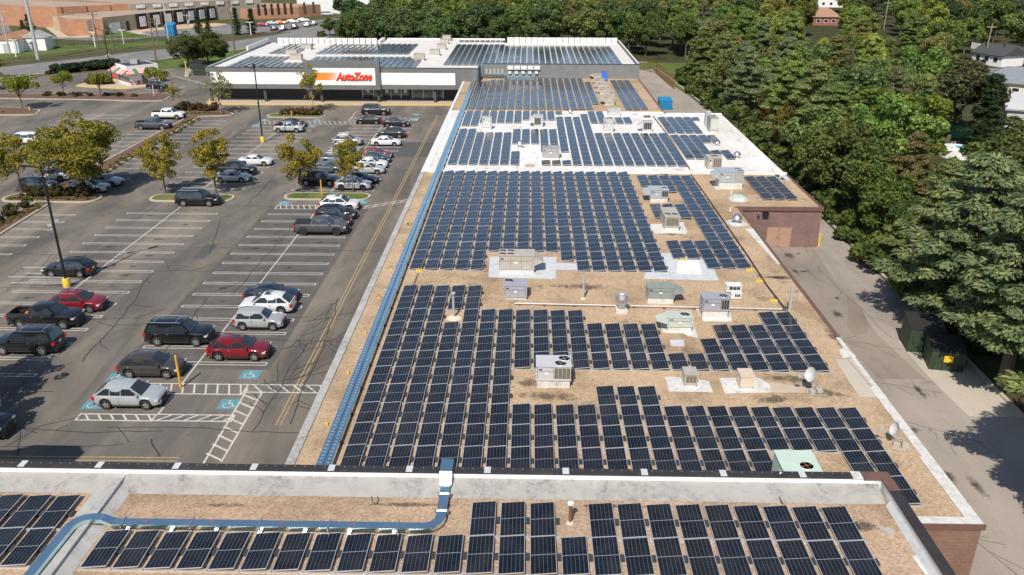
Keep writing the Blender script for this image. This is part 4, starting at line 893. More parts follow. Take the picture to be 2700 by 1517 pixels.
for (f, a, b, lab) in ((zd, 1600, 1198, 'yellow pipe block at the right bottom corner of the middle array'), (zd, 1710, 1322, 'yellow pipe block beside the diagonal conduit on bare gravel'), (ze, 1410, 262, 'yellow pipe block left of the vertical vent post'), (zc, 200, 1025, 'yellow pipe block at the duct end of the middle array'), (zd, 860, 1085, 'yellow pipe block on the grey patch by the white hatch')):
    q = f(a, b, ZR+.1); tag(ob('cable_block', MB().box(q.x-.28, q.x+.28, q.y-.1, q.y+.1, ZR, ZR+.16), 'yellow_post'), lab, 'pipe block', 'yellow pipe blocks')
# ================================================================== ROOFTOP UNITS
def unit(label, f, xl, xr, yb, yf, yk, col, fans=(), coil=None, hood=None, curb=.4, cc='coil_dark', base=None, rim_=True, vents=True, name='rooftop_unit', cat='air conditioner', group='rooftop air conditioning units', dmin=.8, door=True, curbw=.05, dmax=2.6):
    zb = (base if base is not None else ZR)+curb
    A = f(xl, yb, zb); B = f(xr, yb, zb); wd = B.x-A.x
    ox, oy = (xl, yf)
    # height of the top front edge at the front plane
    lo, hi = .2, 5.0
    for _ in range(40):
        md = (lo+hi)/2; q = f(xl, yf, zb+md)
        if q.y < A.y: hi = md
        else: lo = md
    h = (lo+hi)/2
    K = f(xl, yk, zb+h); d = max(dmin, min(dmax, K.y-A.y))
    t = thing(name, label, cat, (A.x+wd/2, A.y+d/2, zb), 0, group)
    w2, d2 = wd/2, d/2
    b = MB(); b.box(-w2, w2, -d2, d2, .05, h-.03); b.box(-w2-.04, w2+.04, -d2-.04, d2+.04, h-.03, h+.01); b.box(-w2-.02, w2+.02, -d2-.02, d2+.02, 0, .09)
    ob('casing', b, col, t)
    if curb > .1: ob('roof_curb', MB().box(-w2+curbw, w2-curbw, -d2+.05, d2-.05, -curb, 0), 'pad_white', t)
    if coil:
        c0, c1 = coil; ob('coil_grille', MB().box(-w2+wd*c0, -w2+wd*c1, -d2-.03, -d2-.005, .16, h-.12), cc, t)
        fm_ = MB(); a0, a1 = -w2+wd*c0, -w2+wd*c1
        n = max(3, int((a1-a0)/.22))
        for k in range(n+1): x = a0+(a1-a0)*k/n; fm_.box(x-.012, x+.012, -d2-.05, -d2-.03, .16, h-.12)
        ob('grille_bar', fm_, col, t)
    if door and vents:
        dm = MB(); x0 = -w2+.06; x1 = -w2+wd*((coil[0] if coil and coil[0] > .3 else .95))-.04
        n = max(1, int((x1-x0)/.8))
        for k in range(n+1):
            x = x0+(x1-x0)*k/n; dm.box(x-.010, x+.010, -d2-.012, -d2, .12, h-.08)
        dm.box(x0, x1, -d2-.012, -d2, h*.62, h*.62+.016); dm.box(x0+.1, x0+.3, -d2-.016, -d2-.002, h*.72, h*.82); dm.box(x0+.15, x0+.5, -d2-.014, -d2, .02, .07); dm.box(x1-.5, x1-.15, -d2-.014, -d2, .02, .07)
        ob('panel_seam', dm, 'plastic_black', t)
        ob('data_plate', MB().box(x0+(x1-x0)*.45, x0+(x1-x0)*.45+.22, -d2-.02, -d2-.004, h*.42, h*.56), 'white_paint', t)
    for (u, v, r) in fans:
        fx, fy = -w2+wd*u, -d2+d*v; n = 20
        fr_ = MB().lathe([(r, h), (r+.045, h+.03), (r+.02, h+.06), (r-.03, h+.05), (r-.03, h+.012)], n, (fx, fy, 0))
        fo = ob('fan', MB().lathe([(0, h+.015), (r-.03, h+.015)], n, (fx, fy, 0)), 'fan_black', t)
        bl_ = MB()
        for k in range(4):
            a = k*math.pi/2+.4; c, s = math.cos(a), math.sin(a)
            bl_.face([(fx+c*.06, fy+s*.06, h+.025), (fx+c*r*.9-s*.1*r, fy+s*r*.9+c*.1*r, h+.03), (fx+c*r*.9+s*.22*r, fy+s*r*.9-c*.22*r, h+.045), (fx+c*.06+s*.05, fy+s*.06-c*.05, h+.03)])
        bl_.lathe([(.07, h+.02), (.07, h+.06)], 8, (fx, fy, 0)); ob('blade', bl_, 'steel', fo)
        m3 = fr_.mesh('fan_guard', col); ob('fan_guard', m3, parent=fo)
    if hood:
        s = -1 if hood == 'left' else 1; hd = .75
        x = s*w2
        v = [(x, -d2+.05, h*.95), (x, d2-.05, h*.95), (x, -d2+.05, h*.25), (x, d2-.05, h*.25), (x+s*hd, -d2+.05, h*.55), (x+s*hd, d2-.05, h*.55)]
        ob('intake_hood', MB().raw(v, [(0, 1, 5, 4), (0, 4, 2), (1, 3, 5), (2, 4, 5, 3)]), col, t)
    return t
unit('large tan unit with four fans and slanted vents on the wide grey pad', zc, 962, 1298, 1015, 885, 822, 'hvac_tan', ((.10, .3, .3), (.10, .75, .3), (.33, .3, .3), (.33, .75, .3)), hood='right', curb=.35, dmax=3)
unit('grey unit with one rear left fan below the grey pad', zf, 1192, 1408, 232, 122, 55, 'hvac_violet', ((.2, .72, .36),), curb=.2)
unit('pale grey unit with two top fans and right grille amid the front panels', zg, 413, 740, 375, 240, 135, 'hvac_light', ((.70, .28, .38), (.82, .72, .38)), (.52, .98), curb=.55, cc='coil_brown')
unit('dark green-grey unit with right hood beside the mushroom fan', ze, 205, 463, 238, 143, 90, 'hvac_green', hood='right', curb=.5)
unit('violet-grey unit with one right fan standing on the white pad', ze, 730, 982, 362, 245, 185, 'hvac_violet', ((.80, .45, .33),), (.70, .98), curb=.7)
unit('pale greenish unit with left hood left of the violet-grey one', ze, 398, 635, 515, 428, 363, 'hvac_pale', ((.72, .5, .36),), hood='left', curb=.45)
unit('small white refrigeration box right of the violet-grey unit', ze, 962, 1098, 180, 120, 90, 'hvac_white', (), (.15, .92), curb=.1, cc='coil_dark', dmin=.6, name='condenser_unit')
unit('tiny white split condenser in front of the white box', ze, 1006, 1100, 245, 192, 166, 'hvac_white', (), (.3, .9), curb=.08, dmin=.5, name='condenser_unit', vents=False)
unit('small weathered tan condenser on white curb, left of the two by the dish', zg, 1825, 1945, 415, 318, 245, 'hvac_tan', (), (.08, .92), curb=.15, cc='coil_brown', dmin=.8, vents=False, name='condenser_unit')
unit('small beige condenser on white curb nearest the satellite dish', ze, 1092, 1218, 1088, 990, 912, 'beige_metal', (), None, curb=.15, dmin=.8, vents=False, name='condenser_unit')
unit('low mint-green unit with rusty fan tucked behind the dark coping', zh, 240, 600, 1520, 1300, 1043, 'hvac_mint', ((.66, .42, .36),), curb=.15, dmin=1.6, dmax=3.6)
for c_ in [c for o_ in bpy.data.objects if o_.get('label', '').startswith('low mint-green') for c in o_.children_recursive if c.name.split('.')[0] in ('fan', 'blade')]:
    me_ = c_.data.copy(); me_.materials.clear(); me_.materials.append(MATS['rust']); c_.data = me_
unit('blue-grey unit with left hood between the right-hand panel groups', zd, 487, 690, 393, 305, 256, 'hvac_blue', ((.80, .5, .34),), (.64, .97), hood='left', curb=.5)
unit('boxy tan unit with two square fans and front grille on a white pad', zd, 648, 815, 720, 608, 498, 'hvac_tan', ((.28, .3, .36), (.72, .3, .36)), (.1, .9), curb=.45, cc='coil_brown', dmin=2.4, dmax=3.2)
unit('tall blue-grey unit with two right fans beyond the double-door block', zu, 1258, 1530, 985, 866, 815, 'hvac_blue', ((.80, .7, .34), (.88, .25, .34)), (.66, .97), hood='left', curb=.75, cc='hvac_grey')
unit('dull tan condenser at the near edge of the white roof', zu, 1130, 1283, 828, 712, 668, 'hvac_tan', ((.55, .55, .45),), (.38, .97), curb=.15, cc='coil_brown')
unit('tall chiller with blue-topped fans at the far right of the white roof', zu, 1155, 1242, 405, 262, 210, 'hvac_grey', ((.35, .3, .38), (.6, .75, .38)), (.05, .95), curb=.25, cc='hvac_pale', dmin=2)
unit('narrow pale cabinet standing left of the tall chiller', zu, 1108, 1160, 345, 200, 180, 'hvac_pale', (), curb=.1, dmin=.8, vents=False, name='equipment_cabinet', cat='cabinet')
unit('pale unit with two fans at the left of the white roof', zw, 515, 622, 665, 550, 538, 'hvac_light', ((.25, .5, .3), (.75, .5, .3)), curb=.35)
unit('dark-grilled unit, middle left of the white roof', zw, 1098, 1198, 645, 550, 516, 'hvac_light', ((.3, .5, .34), (.7, .5, .34)), (.05, .75), hood='left', curb=.25)
unit('pale unit with two fans, centre right of the white roof', zw, 1878, 1990, 697, 578, 562, 'hvac_light', ((.25, .5, .3), (.75, .5, .3)), curb=.35)
unit('dark-grilled unit at the right beside the red-brown patch', zw, 2318, 2428, 700, 605, 582, 'hvac_light', ((.3, .5, .34), (.7, .5, .34)), (.08, .85), hood='left', curb=.25)
unit('wide pale unit with left fans in the middle of the white roof', zw, 1193, 1382, 1003, 898, 866, 'hvac_grey', ((.15, .4, .3), (.3, .7, .3)), curb=.2)
unit('pale unit on the far edge of the white roof', zw, 1930, 2068, 525, 475, 445, 'hvac_light', ((.2, .5, .3), (.6, .5, .3)), curb=.2)
for i, (xl, xr, yb, yf, yk, lab) in enumerate(((1892, 2000, 400, 312, 286, 'nearest of the row of units on the far gravel roof'), (1835, 1955, 275, 232, 222, 'second unit from the front in the far gravel roof row'), (1812, 1925, 216, 172, 165, 'middle unit of the far gravel roof row'), (1783, 1895, 162, 125, 118, 'fourth unit from the front in the far gravel roof row'), (1768, 1900, 112, 68, 52, 'farthest unit of the gravel roof row, beside the blue tarp'))):
    unit('tan '+lab, zw, xl, xr, yb, yf, yk, 'hvac_tan', ((.3, .5, .3),), curb=.25, hood='left', group='row of tan units on the far gravel roof')
zA = ZA
for (xl, xr, yb, yt, lab) in ((958, 1066, 570, 512, 'nearest left'), (917, 1020, 520, 470, 'second left'), (1062, 1158, 465, 414, 'third left'), (1208, 1296, 402, 356, 'farthest left'), (2137, 2235, 568, 506, 'nearest right-hand'), (2287, 2383, 522, 467, 'second right-hand'), (2357, 2443, 465, 414, 'third right-hand'), (2385, 2468, 412, 368, 'fourth right-hand'), (2412, 2488, 382, 334, 'farthest right-hand')):
    unit('grey-brown unit on the store roof, %s one' % lab, z2, xl, xr, yb, yt+10, yt, 'hvac_tan', ((.2, .5, .4),), curb=.3, base=zA, group='units on the store roof', dmin=1.2, vents=False)
tp = zw(1880, 75, ZR+1.2); tag(ob('tarp', MB().raw([(tp.x-.5, tp.y, ZR+1.7), (tp.x+.5, tp.y, ZR+1.6), (tp.x+.8, tp.y-.3, ZR+.2), (tp.x-.2, tp.y-.4, ZR+.2), (tp.x+.6, tp.y+1.5, ZR+1.6), (tp.x-.4, tp.y+1.5, ZR+1.7)], [(0, 1, 2, 3), (0, 5, 4, 1), (1, 4, 2)]), 'blue_tarp'), 'blue tarp hanging over the end of the farthest gravel-roof unit', 'tarp')
# hatches
def hatchbox(label, pts, h, mat, lip='pad_white'):
    c = Vector((sum(p[0] for p in pts)/4, sum(p[1] for p in pts)/4)); q = [(p[0]-c.x, p[1]-c.y) for p in pts]
    t = thing('roof_hatch', label, 'roof hatch', (c.x, c.y, ZR))
    ob('hatch_curb', MB().prism(q, 0, h*.6), lip, t); ob('hatch_lid', MB().prism([(a*.86, b*.86) for a, b in q], h*.6, h), mat, t)
hatchbox('large white roof hatch on the grey patch below the middle array', P(zd, [(775, 1225), (1072, 1230), (1040, 1120), (790, 1118)], ZR+.1), .35, 'white_paint')
hatchbox('pale mint skylight on the roof above the double doors', P(zu, [(1415, 1178), (1545, 1182), (1525, 1140), (1410, 1135)], ZR+.1), .3, 'hvac_mint')
# vents
def vent(label, f, x, y, kind, h, r, mat='steel', z=ZR, base='pad_white', group='roof vents'):
    p = f(x, y, z); t = thing('roof_vent', label, 'vent', (p.x, p.y, z), 0, group)
    ob('base', MB().lathe([(r*2.2, 0), (r*1.9, .06), (r*1.1, .1)], 10), base, t)
    if kind == 'pipe':
        ob('pipe', MB().lathe([(r, .05), (r, h)], 10), mat, t, smooth=40); ob('cap', MB().lathe([(r*1.05, h), (r*1.9, h+.01), (r*1.9, h+.08), (r*.7, h+.15)], 12), 'white_paint' if mat == 'rust' else mat, t, smooth=40)
    elif kind == 'cone':
        ob('pipe', MB().lathe([(r, .05), (r, h*.55)], 10), mat, t, smooth=40); ob('cap', MB().lathe([(r*1.9, h*.5), (r*1.6, h*.75), (r*.6, h), (0, h*1.03)], 14), mat, t, smooth=40)
    elif kind == 'plain': ob('pipe', MB().lathe([(r, .05), (r, h)], 10), mat, t, smooth=40)
    return t
vent('tall blue-grey flue pipe on a round pale patch among front panels', zf, 710, 425, 'pipe', 1.9, .10, 'galv', base='cream_paint')
vent('thin grey vent pipe alone on the open gravel', zf, 1945, 245, 'plain', 1.9, .09, 'galv')
vent('white-capped rusty vent pipe between the nearest panels', ZM(1300, 1117, 3.617), 735, 950, 'pipe', 1.0, .075, 'rust', ZN)
vent('shiny cone vent on a grey pad near the middle array', zd, 1455, 680, 'cone', 1.0, .28)
vent('shiny round vent on the right of the white roof', zu, 1457, 715, 'cone', .9, .26)
vent('small cone vent right of the white-roof panels', zu, 1238, 580, 'cone', .75, .2)
vent('grey cone vent in the bare part of the white roof', zw, 940, 895, 'cone', 1.0, .28)
vent('small vent near the far edge of the white roof', zw, 1505, 520, 'cone', .9, .24)
vent('slim white vent stub above the mint skylight', zu, 1397, 1112, 'plain', .4, .05, 'white_paint')
vent('slim white vent stub below the mint skylight', zu, 1385, 1305, 'plain', .4, .05, 'white_paint')
vent('short white pipe on the dark patch by the white roof corner', zu, 1945, 935, 'plain', .6, .07, 'white_paint')
p = zf(2312, 385, ZR); t = thing('exhaust_fan', 'silver mushroom exhaust fan on a white curb beside the grey gas pipe', 'exhaust fan', (p.x, p.y+.3, ZR))
ob('roof_curb', MB().box(-.42, .42, -.4, .4, 0, .3), 'pad_white', t); ob('housing', MB().lathe([(.33, .3), (.30, .55), (.40, .75), (.50, .85), (.52, 1.15), (.46, 1.2)], 18), 'steel', t, smooth=40)
ob('inner_ring', MB().lathe([(.44, 1.17), (0, 1.16)], 16), 'fan_black', t); ob('motor_cover', MB().lathe([(.28, 1.1), (.29, 1.5), (.24, 1.56), (0, 1.58)], 16), 'galv', t, smooth=40)
p = ze(1555, 375, ZR); t = thing('conduit_post', 'tall square grey conduit post at the end of the gas pipe', 'post', (p.x, p.y, ZR)); ob('post', MB().box(-.09, .09, -.07, .07, 0, 2.1), 'galv', t); ob('bracket', MB().box(-.5, -.09, -.05, .05, .3, .42), 'tray_dark', t)
# satellite dishes
def dish(label, f, x, y, base_w, az_, hz_, r=.52):
    p = f(x, y, ZR); t = thing('satellite_dish', label, 'satellite dish', (p.x, p.y, ZR), R(az_), 'satellite dishes')
    b = MB()
    for a, b2 in (((-base_w, -.5), (base_w, -.5)), ((base_w, -.5), (base_w*.5, .7)), ((base_w*.5, .7), (-base_w*.6, .7)), ((-base_w*.6, .7), (-base_w, -.5))): b.tube((*a, .06), (*b2, .06), .03, n=5)
    b.box(-.35, -.05, -.3, .1, 0, .2); b.box(.1, .45, -.2, .25, 0, .2); ob('base_frame', b, 'concrete', t)
    ob('mast', MB().tube((-.1, 0, .05), (-.25, 0, .9), .035, n=6).tube((base_w*.8, .2, .1), (-.2, 0, .7), .02, n=5), 'galv', t)
    n = 18; prof = []; m = MB(); vs = []; rings = 4
    for j in range(rings+1):
        rr_ = r*j/rings
        for k in range(n): a = 2*math.pi*k/n; vs.append((rr_*math.cos(a), .18*(rr_/r)**2, rr_*1.12*math.sin(a)))
    fs = [(j*n+k, j*n+(k+1) % n, (j+1)*n+(k+1) % n, (j+1)*n+k) for j in range(rings) for k in range(n)]
    m.raw(vs, fs); d = ob('reflector', m, 'hvac_light', t, (-.3, 0, hz_), smooth=50); d.rotation_mode = 'QUATERNION'; d.rotation_quaternion = Vector((-.85, -.38, .35)).to_track_quat('Y', 'Z')
    ob('feed_arm', MB().tube((-.3, .02, hz_-.45), (-1.05, -.25, hz_-.05), .02, n=5).box(-1.25, -.98, -.32, -.18, hz_-.08, hz_+.06), 'galv', t)
dish('white satellite dish on an open metal frame right of the beige condenser', ze, 1800, 1135, .6, 0, 1.2, .42)
dish('grey satellite dish weighed down by blocks near the right roof edge', zh, 1345, 1000, .4, -20, 1.0, .36)
# loose things
for (f, a, b, z, lab, s_) in ((ZM(2000, 1117, 3.617), 1235, 1050, ZN, 'grey concrete block lying on the nearest gravel roof', .36), (zf, 65, 180, ZR, 'pair of pale blocks left of the long duct', .25)):
    q = f(a, b, z); o = ob('concrete_block', MB().box(-s_/2, s_/2, -s_*.5, s_*.5, 0, .18).box(-s_/2, -.02, s_*.5, s_*.95, 0, .17), 'concrete', None, (q.x, q.y, z)); o.rotation_euler = (0, 0, .5); tag(o, lab, 'block')
q = ZM(700, 1117, 3.617)(1020, 690, ZN); m = MB(); pts = [(rnd.uniform(-.25, .25), rnd.uniform(-.35, .35)) for _ in range(9)]
m = MB(); m.prism([(-.3, .25), (0, .35), (.25, .2), (.2, .05), (-.1, .1)], 0, .06); ck2 = [(-.05, .1), (.0, -.2), (.12, -.5), (.3, -.6), (.33, -.3), (.2, .05)]; m.strip(ck2, .035, .02)
tag(ob('debris', m, 'tar', None, (q.x, q.y, ZN)), 'scrap of dark roofing felt and wire on near gravel', 'debris')
# torn white sheets by the bay
t = thing('metal_sheet', 'white sheet metal flap hanging off the roof edge by the double doors', 'sheet metal', (0, 0, 0)); ob('panel', MB().raw([(22.2, 83, 2.4), (23.8, 82.6, 2.3), (24.6, 76, 1.2), (23.2, 74.6, 1.0)], [(0, 1, 2, 3)]).raw([(22.2, 83, 2.36), (23.8, 82.6, 2.26), (24.6, 76, 1.16), (23.2, 74.6, .96)], [(3, 2, 1, 0)]), 'white_paint', t); ob('bracket', MB().tube((21.9, 80, 3.9), (23.6, 81.5, 2.2), .04, n=5).tube((22, 76, 4.1), (24, 76, 1.2), .04, n=5), 'rust', t)
# ================================================================== VEHICLES
def interp(pts, x):
    for (a, za), (b, zb_) in zip(pts[:-1], pts[1:]):
        if a <= x <= b: return za+(zb_-za)*(x-a)/(b-a) if b > a else za
    return pts[0][1] if x < pts[0][0] else pts[-1][1]
KINDS = {
 # L, W, wheel r, wheelbase half (rear,front), top profile, belt z, cabin(x rear bottom, x rear top, x front top, x front bottom), roof z, sill
 'sedan': dict(L=4.75, W=1.84, r=.33, wx=(-1.42, 1.40), top=[(-2.38, .62), (-2.33, .92), (-2.2, 1.0), (-1.6, 1.03), (-.9, .98), (1.0, .97), (1.6, .90), (2.1, .78), (2.33, .60), (2.38, .45)], cab=(-1.75, -.95, .25, 1.10), roof=1.44, sill=.24, seat=2),
 'suv': dict(L=4.72, W=1.90, r=.37, wx=(-1.40, 1.38), top=[(-2.36, .60), (-2.34, 1.0), (-2.2, 1.08), (-.9, 1.06), (1.0, 1.06), (1.7, 1.0), (2.15, .88), (2.33, .68), (2.36, .5)], cab=(-2.24, -1.45, .30, 1.22), roof=1.66, sill=.30, seat=3),
 'bigsuv': dict(L=5.25, W=2.02, r=.41, wx=(-1.55, 1.56), top=[(-2.62, .65), (-2.6, 1.1), (-2.5, 1.2), (-1, 1.19), (1.1, 1.19), (2.0, 1.14), (2.45, 1.04), (2.6, .8), (2.62, .55)], cab=(-2.52, -2.2, .55, 1.28), roof=1.90, sill=.36, seat=3),
 'hatch': dict(L=4.15, W=1.80, r=.34, wx=(-1.27, 1.27), top=[(-2.07, .6), (-2.04, .95), (-1.95, 1.02), (1.0, 1.02), (1.5, .98), (1.9, .86), (2.04, .66), (2.07, .5)], cab=(-1.97, -1.7, .30, .95), roof=1.60, sill=.28, seat=2),
 'boxcar': dict(L=4.15, W=1.80, r=.33, wx=(-1.30, 1.28), top=[(-2.07, .6), (-2.05, 1.05), (1.0, 1.05), (1.6, 1.0), (1.95, .86), (2.07, .5)], cab=(-2.0, -1.85, .45, .98), roof=1.63, sill=.28, seat=3),
 'van': dict(L=5.1, W=2.0, r=.35, wx=(-1.5, 1.52), top=[(-2.55, .6), (-2.52, 1.05), (1.4, 1.08), (2.0, 1.0), (2.4, .8), (2.55, .5)], cab=(-2.48, -2.3, .7, 1.75), roof=1.85, sill=.28, seat=3),
 'pickup': dict(L=5.85, W=2.02, r=.41, wx=(-1.80, 1.82), top=[(-2.92, .7), (-2.9, 1.28), (1.2, 1.26), (2.2, 1.22), (2.75, 1.1), (2.9, .85), (2.92, .6)], cab=(-1.02, -.86, .78, 1.45), roof=1.90, sill=.44, seat=2),
 'smallpickup': dict(L=5.05, W=1.86, r=.37, wx=(-1.55, 1.5), top=[(-2.52, .65), (-2.5, 1.14), (1.1, 1.12), (1.9, 1.08), (2.35, .95), (2.52, .6)], cab=(-.75, -.6, .6, 1.25), roof=1.72, sill=.36, seat=2)}
def make_car(kind, label, cat, rails=False, rimmat='rim', cover=None, sunroof=False, load=False):
    K = KINDS[kind]; Lh = K['L']/2; Wh = K['W']/2; r = K['r']; t = thing(cat.replace(' ', '_'), label, cat, (0, 0, -50))
    pick = 'pickup' in kind; rb, rtp, ft, fb = K['cab']; belt = lambda x: interp(K['top'], x)
    xs = sorted(set([round(-Lh+i*K['L']/44, 4) for i in range(45)]+[round(x+dx, 4) for x in K['wx'] for dx in (-r-.07, -r-.065, r+.065, r+.07)]))
    def hw(x):
        e_ = max(0, abs(x)-(Lh-.75))/.75; return Wh*(1-.20*e_**2.4)
    v = []; nr = 13
    for x in xs:
        zt = belt(x); sill = K['sill']+(.10*max(0, (abs(x)-Lh+.4)/.4)); z0 = sill
        for wx in K['wx']:
            R_ = r+.065
            if abs(x-wx) < R_: z0 = max(z0, r+math.sqrt(R_*R_-(x-wx)**2))
        w_ = hw(x); z0 = min(z0, zt-.12); zm = z0+(zt-z0)*.35
        half = [(w_*.90, z0), (w_, max(z0+.03, min(zm, z0+.16))), (w_*1.0, z0+(zt-z0)*.55), (w_*.985, zt-.10), (w_*.94, zt-.02), (w_*.62, zt+.025)]
        v += [(x, -a, b) for a, b in half]+[(x, 0, zt+.035)]+[(x, a, b) for a, b in half[::-1]]
    fs = []
    for i in range(len(xs)-1):
        for k in range(nr-1):
            if pick and xs[i+1] < rb-.02 and xs[i] > -Lh+.10 and k in (5, 6): continue
            fs.append((i*nr+k, i*nr+k+1, (i+1)*nr+k+1, (i+1)*nr+k))
    fs.append(tuple(range(nr))); fs.append(tuple(range((len(xs)-1)*nr+nr-1, (len(xs)-1)*nr-1, -1)))
    body = ob('body', MB().raw(v, fs), 'car_paint', t, smooth=38)
    ob('underbody', MB().box(-Lh+.25, Lh-.25, -Wh+.18, Wh-.18, K['sill']-.06, K['sill']+.35), 'plastic_black', t)
    # cabin
    zr = K['roof']; wt = Wh*.74; wb = Wh*.93
    cs = []
    for i in range(15):
        x = rb+(fb-rb)*i/14
        if x < rtp: f_ = (x-rb)/(rtp-rb)
        elif x > ft: f_ = (fb-x)/(fb-ft)
        else: f_ = 1
        cs.append((x, f_))
    cs = sorted(set(cs+[(rtp, 1), (ft, 1)]))
    roofc = lambda x: zr-.08*((x-(rtp+ft)/2)/((ft-rtp)/2))**2 if rtp <= x <= ft else zr-.08
    v = []; n2 = 7
    for x, f_ in cs:
        zb_ = belt(x)-.03; zt = zb_+(roofc(x)-zb_)*f_; wy = wb+(wt-wb)*f_
        v += [(x, -wb, zb_), (x, -wy, zt-.03*f_), (x, -wy*.86, zt+.015*f_), (x, 0, zt+.045*f_), (x, wy*.86, zt+.015*f_), (x, wy, zt-.03*f_), (x, wb, zb_)]
    fs = [(i*n2+k, i*n2+k+1, (i+1)*n2+k+1, (i+1)*n2+k) for i in range(len(cs)-1) for k in range(n2-1)]
    ob('cabin', MB().raw(v, fs), 'car_paint', t, smooth=30)
    # glass, set just proud of the cabin
    zb_ = belt(0)
    def pt(x, f_, s):          # point on the side of the cabin
        xa = x; z0 = belt(xa)-.03; z = z0+(zr-.08-z0)*f_; y = wb+(wt-wb)*f_+.008; return (xa, s*y, z)
    for s in (-1, 1):
        lo, hi = .10, .90
        fx = lambda f_: fb-(fb-ft)*f_; bx = lambda f_: rb+(rtp-rb)*f_
        span0, span1 = bx(.5)+.22, fx(.5)-.22; nwin = K['seat']; cuts = [span0+(span1-span0)*k/nwin for k in range(nwin+1)]
        if nwin == 3: cuts = [span0, span0+(span1-span0)*.27, span0+(span1-span0)*.62, span1]
        for k in range(nwin):
            a0, a1 = cuts[k]+.022, cuts[k+1]-.022
            xl0, xl1 = (bx(lo)+.16, bx(hi)+.14) if k == 0 else (a0, a0)
            xr0, xr1 = (fx(lo)-.13, fx(hi)-.07) if k == nwin-1 else (a1, a1)
            pts = [pt(xl0, lo, s), pt(xr0, lo, s), pt(xr1, hi, s), pt(xl1, hi, s)]
            ob('side_window', MB().face(pts if s < 0 else pts[::-1]), 'car_glass', t)
    def slant(x0, x1, name):
        a, b = .10, .93; P_ = []
        for f_, e_ in ((a, 1), (b, -1)):
            x = x0+(x1-x0)*f_; z0 = belt(x)-.03; z = z0+(zr-.08-z0)*f_; y = (wb+(wt-wb)*f_)*(.93 if f_ < .5 else .86); P_.append((x, y, z))
        dx = .015 if x0 > x1 else -.015
        q = [(P_[0][0]+dx, -P_[0][1], P_[0][2]+.02), (P_[0][0]+dx+dx*1.5, 0, P_[0][2]+.045), (P_[0][0]+dx, P_[0][1], P_[0][2]+.02), (P_[1][0]+dx, P_[1][1], P_[1][2]+.035), (P_[1][0]+dx, 0, P_[1][2]+.065), (P_[1][0]+dx, -P_[1][1], P_[1][2]+.035)]
        ob(name, MB().raw(q, [(0, 1, 4, 5), (1, 2, 3, 4)]), 'car_glass', t)
    slant(fb, ft, 'windscreen'); slant(rb, rtp, 'rear_window')
    # wheels
    for wx in K['wx']:
        for s in (-1, 1):
            y = s*(Wh-.11); wp_ = thing_part('wheel', t)
            tm = MB(); n = 20; prof = [(r*.60, -.11), (r*.93, -.115), (r, -.08), (r, .08), (r*.93, .115), (r*.60, .11)]
            vs = [(rr_*math.cos(2*math.pi*k/n), yy, rr_*math.sin(2*math.pi*k/n)) for rr_, yy in prof for k in range(n)]
            m_ = ob('wheel', MB().raw(vs, [(j*n+k, j*n+(k+1) % n, (j+1)*n+(k+1) % n, (j+1)*n+k) for j in range(5) for k in range(n)]), 'rubber', t, (wx, y, r), smooth=40)
            rm = MB(); vs = [(0, s*.10, 0)]+[(r*.62*math.cos(2*math.pi*k/20), s*.085, r*.62*math.sin(2*math.pi*k/20)) for k in range(20)]
            rm.raw(vs, [(0, 1+k, 1+(k+1) % 20) for k in range(20) if k % 4 != 3]); ob('rim', rm, rimmat, m_)
            ob('hub', MB().raw([(r*.5*math.cos(2*math.pi*k/12), s*.07, r*.5*math.sin(2*math.pi*k/12)) for k in range(12)], [tuple(range(12))]), 'rubber', m_)
    zf_, zb2 = belt(Lh-.25), belt(-Lh+.1)
    for s in (-1, 1):
        ob('headlight', MB().box(Lh-.34, Lh-.09, s*Wh*.80-.16, s*Wh*.80+.16-.10*(s > 0)*0, zf_-.22, zf_-.09), 'lamp_clear', t)
        ob('tail_light', MB().box(-Lh+.005, -Lh+.22, s*Wh*.83-.11, s*Wh*.83+.11, zb2-.32, zb2-.08), 'lamp_red', t)
        ob('door_mirror', MB().box(fb-.42, fb-.26, s*(Wh+.02)-.10, s*(Wh+.02)+.10, belt(fb-.3)+.02, belt(fb-.3)+.17), 'car_paint', t)
        hd = MB()
        for x in ((rb+fb)/2-.1, (rb+fb)/2-1.0): hd.box(x, x+.17, s*Wh*.995-.012, s*Wh*.995+.012, belt(x)-.16, belt(x)-.12)
        ob('door_handle', hd, 'chrome', t)
        seam = MB()
        for x in (fb-.25, (rb+fb)/2+.08, (rb+fb)/2-.85): seam.box(x, x+.012, s*Wh-.004, s*Wh+.004, K['sill']+.06, belt(x)-.12)
        seam.box(K['wx'][0]+r+.1, K['wx'][1]-r-.1, s*Wh*.97-.03, s*Wh*.97+.03, K['sill']-.03, K['sill']+.05)
        ob('door_seam', seam, 'plastic_black', t)
    ob('grille', MB().box(Lh-.05, Lh+.006, -Wh*.5, Wh*.5, .45, zf_-.14), 'plastic_black', t); ob('bumper', MB().box(Lh-.12, Lh+.012, -Wh*.72, Wh*.72, .25, .42), 'plastic_black', t); ob('bumper', MB().box(-Lh-.012, -Lh+.1, -Wh*.78, Wh*.78, .28, .48), 'plastic_black', t)
    ob('licence_plate', MB().box(-Lh-.02, -Lh-.005, -.16, .16, zb2-.33, zb2-.2), 'white_paint', t)
    if rails:
        m = MB()
        for s in (-1, 1): m.tube((rtp+.1, s*wt*.9, zr+.05), (ft-.1, s*wt*.9, zr+.05), .022, n=5)
        for x in (rtp+.5, ft-.5): m.box(x-.03, x+.03, -wt*.88, wt*.88, zr+.04, zr+.065)
        ob('roof_rack', m, 'chrome', t)
    if sunroof: ob('sunroof', MB().box(ft-.85, ft-.25, -.36, .36, zr+.0, zr+.035), 'car_glass', t)
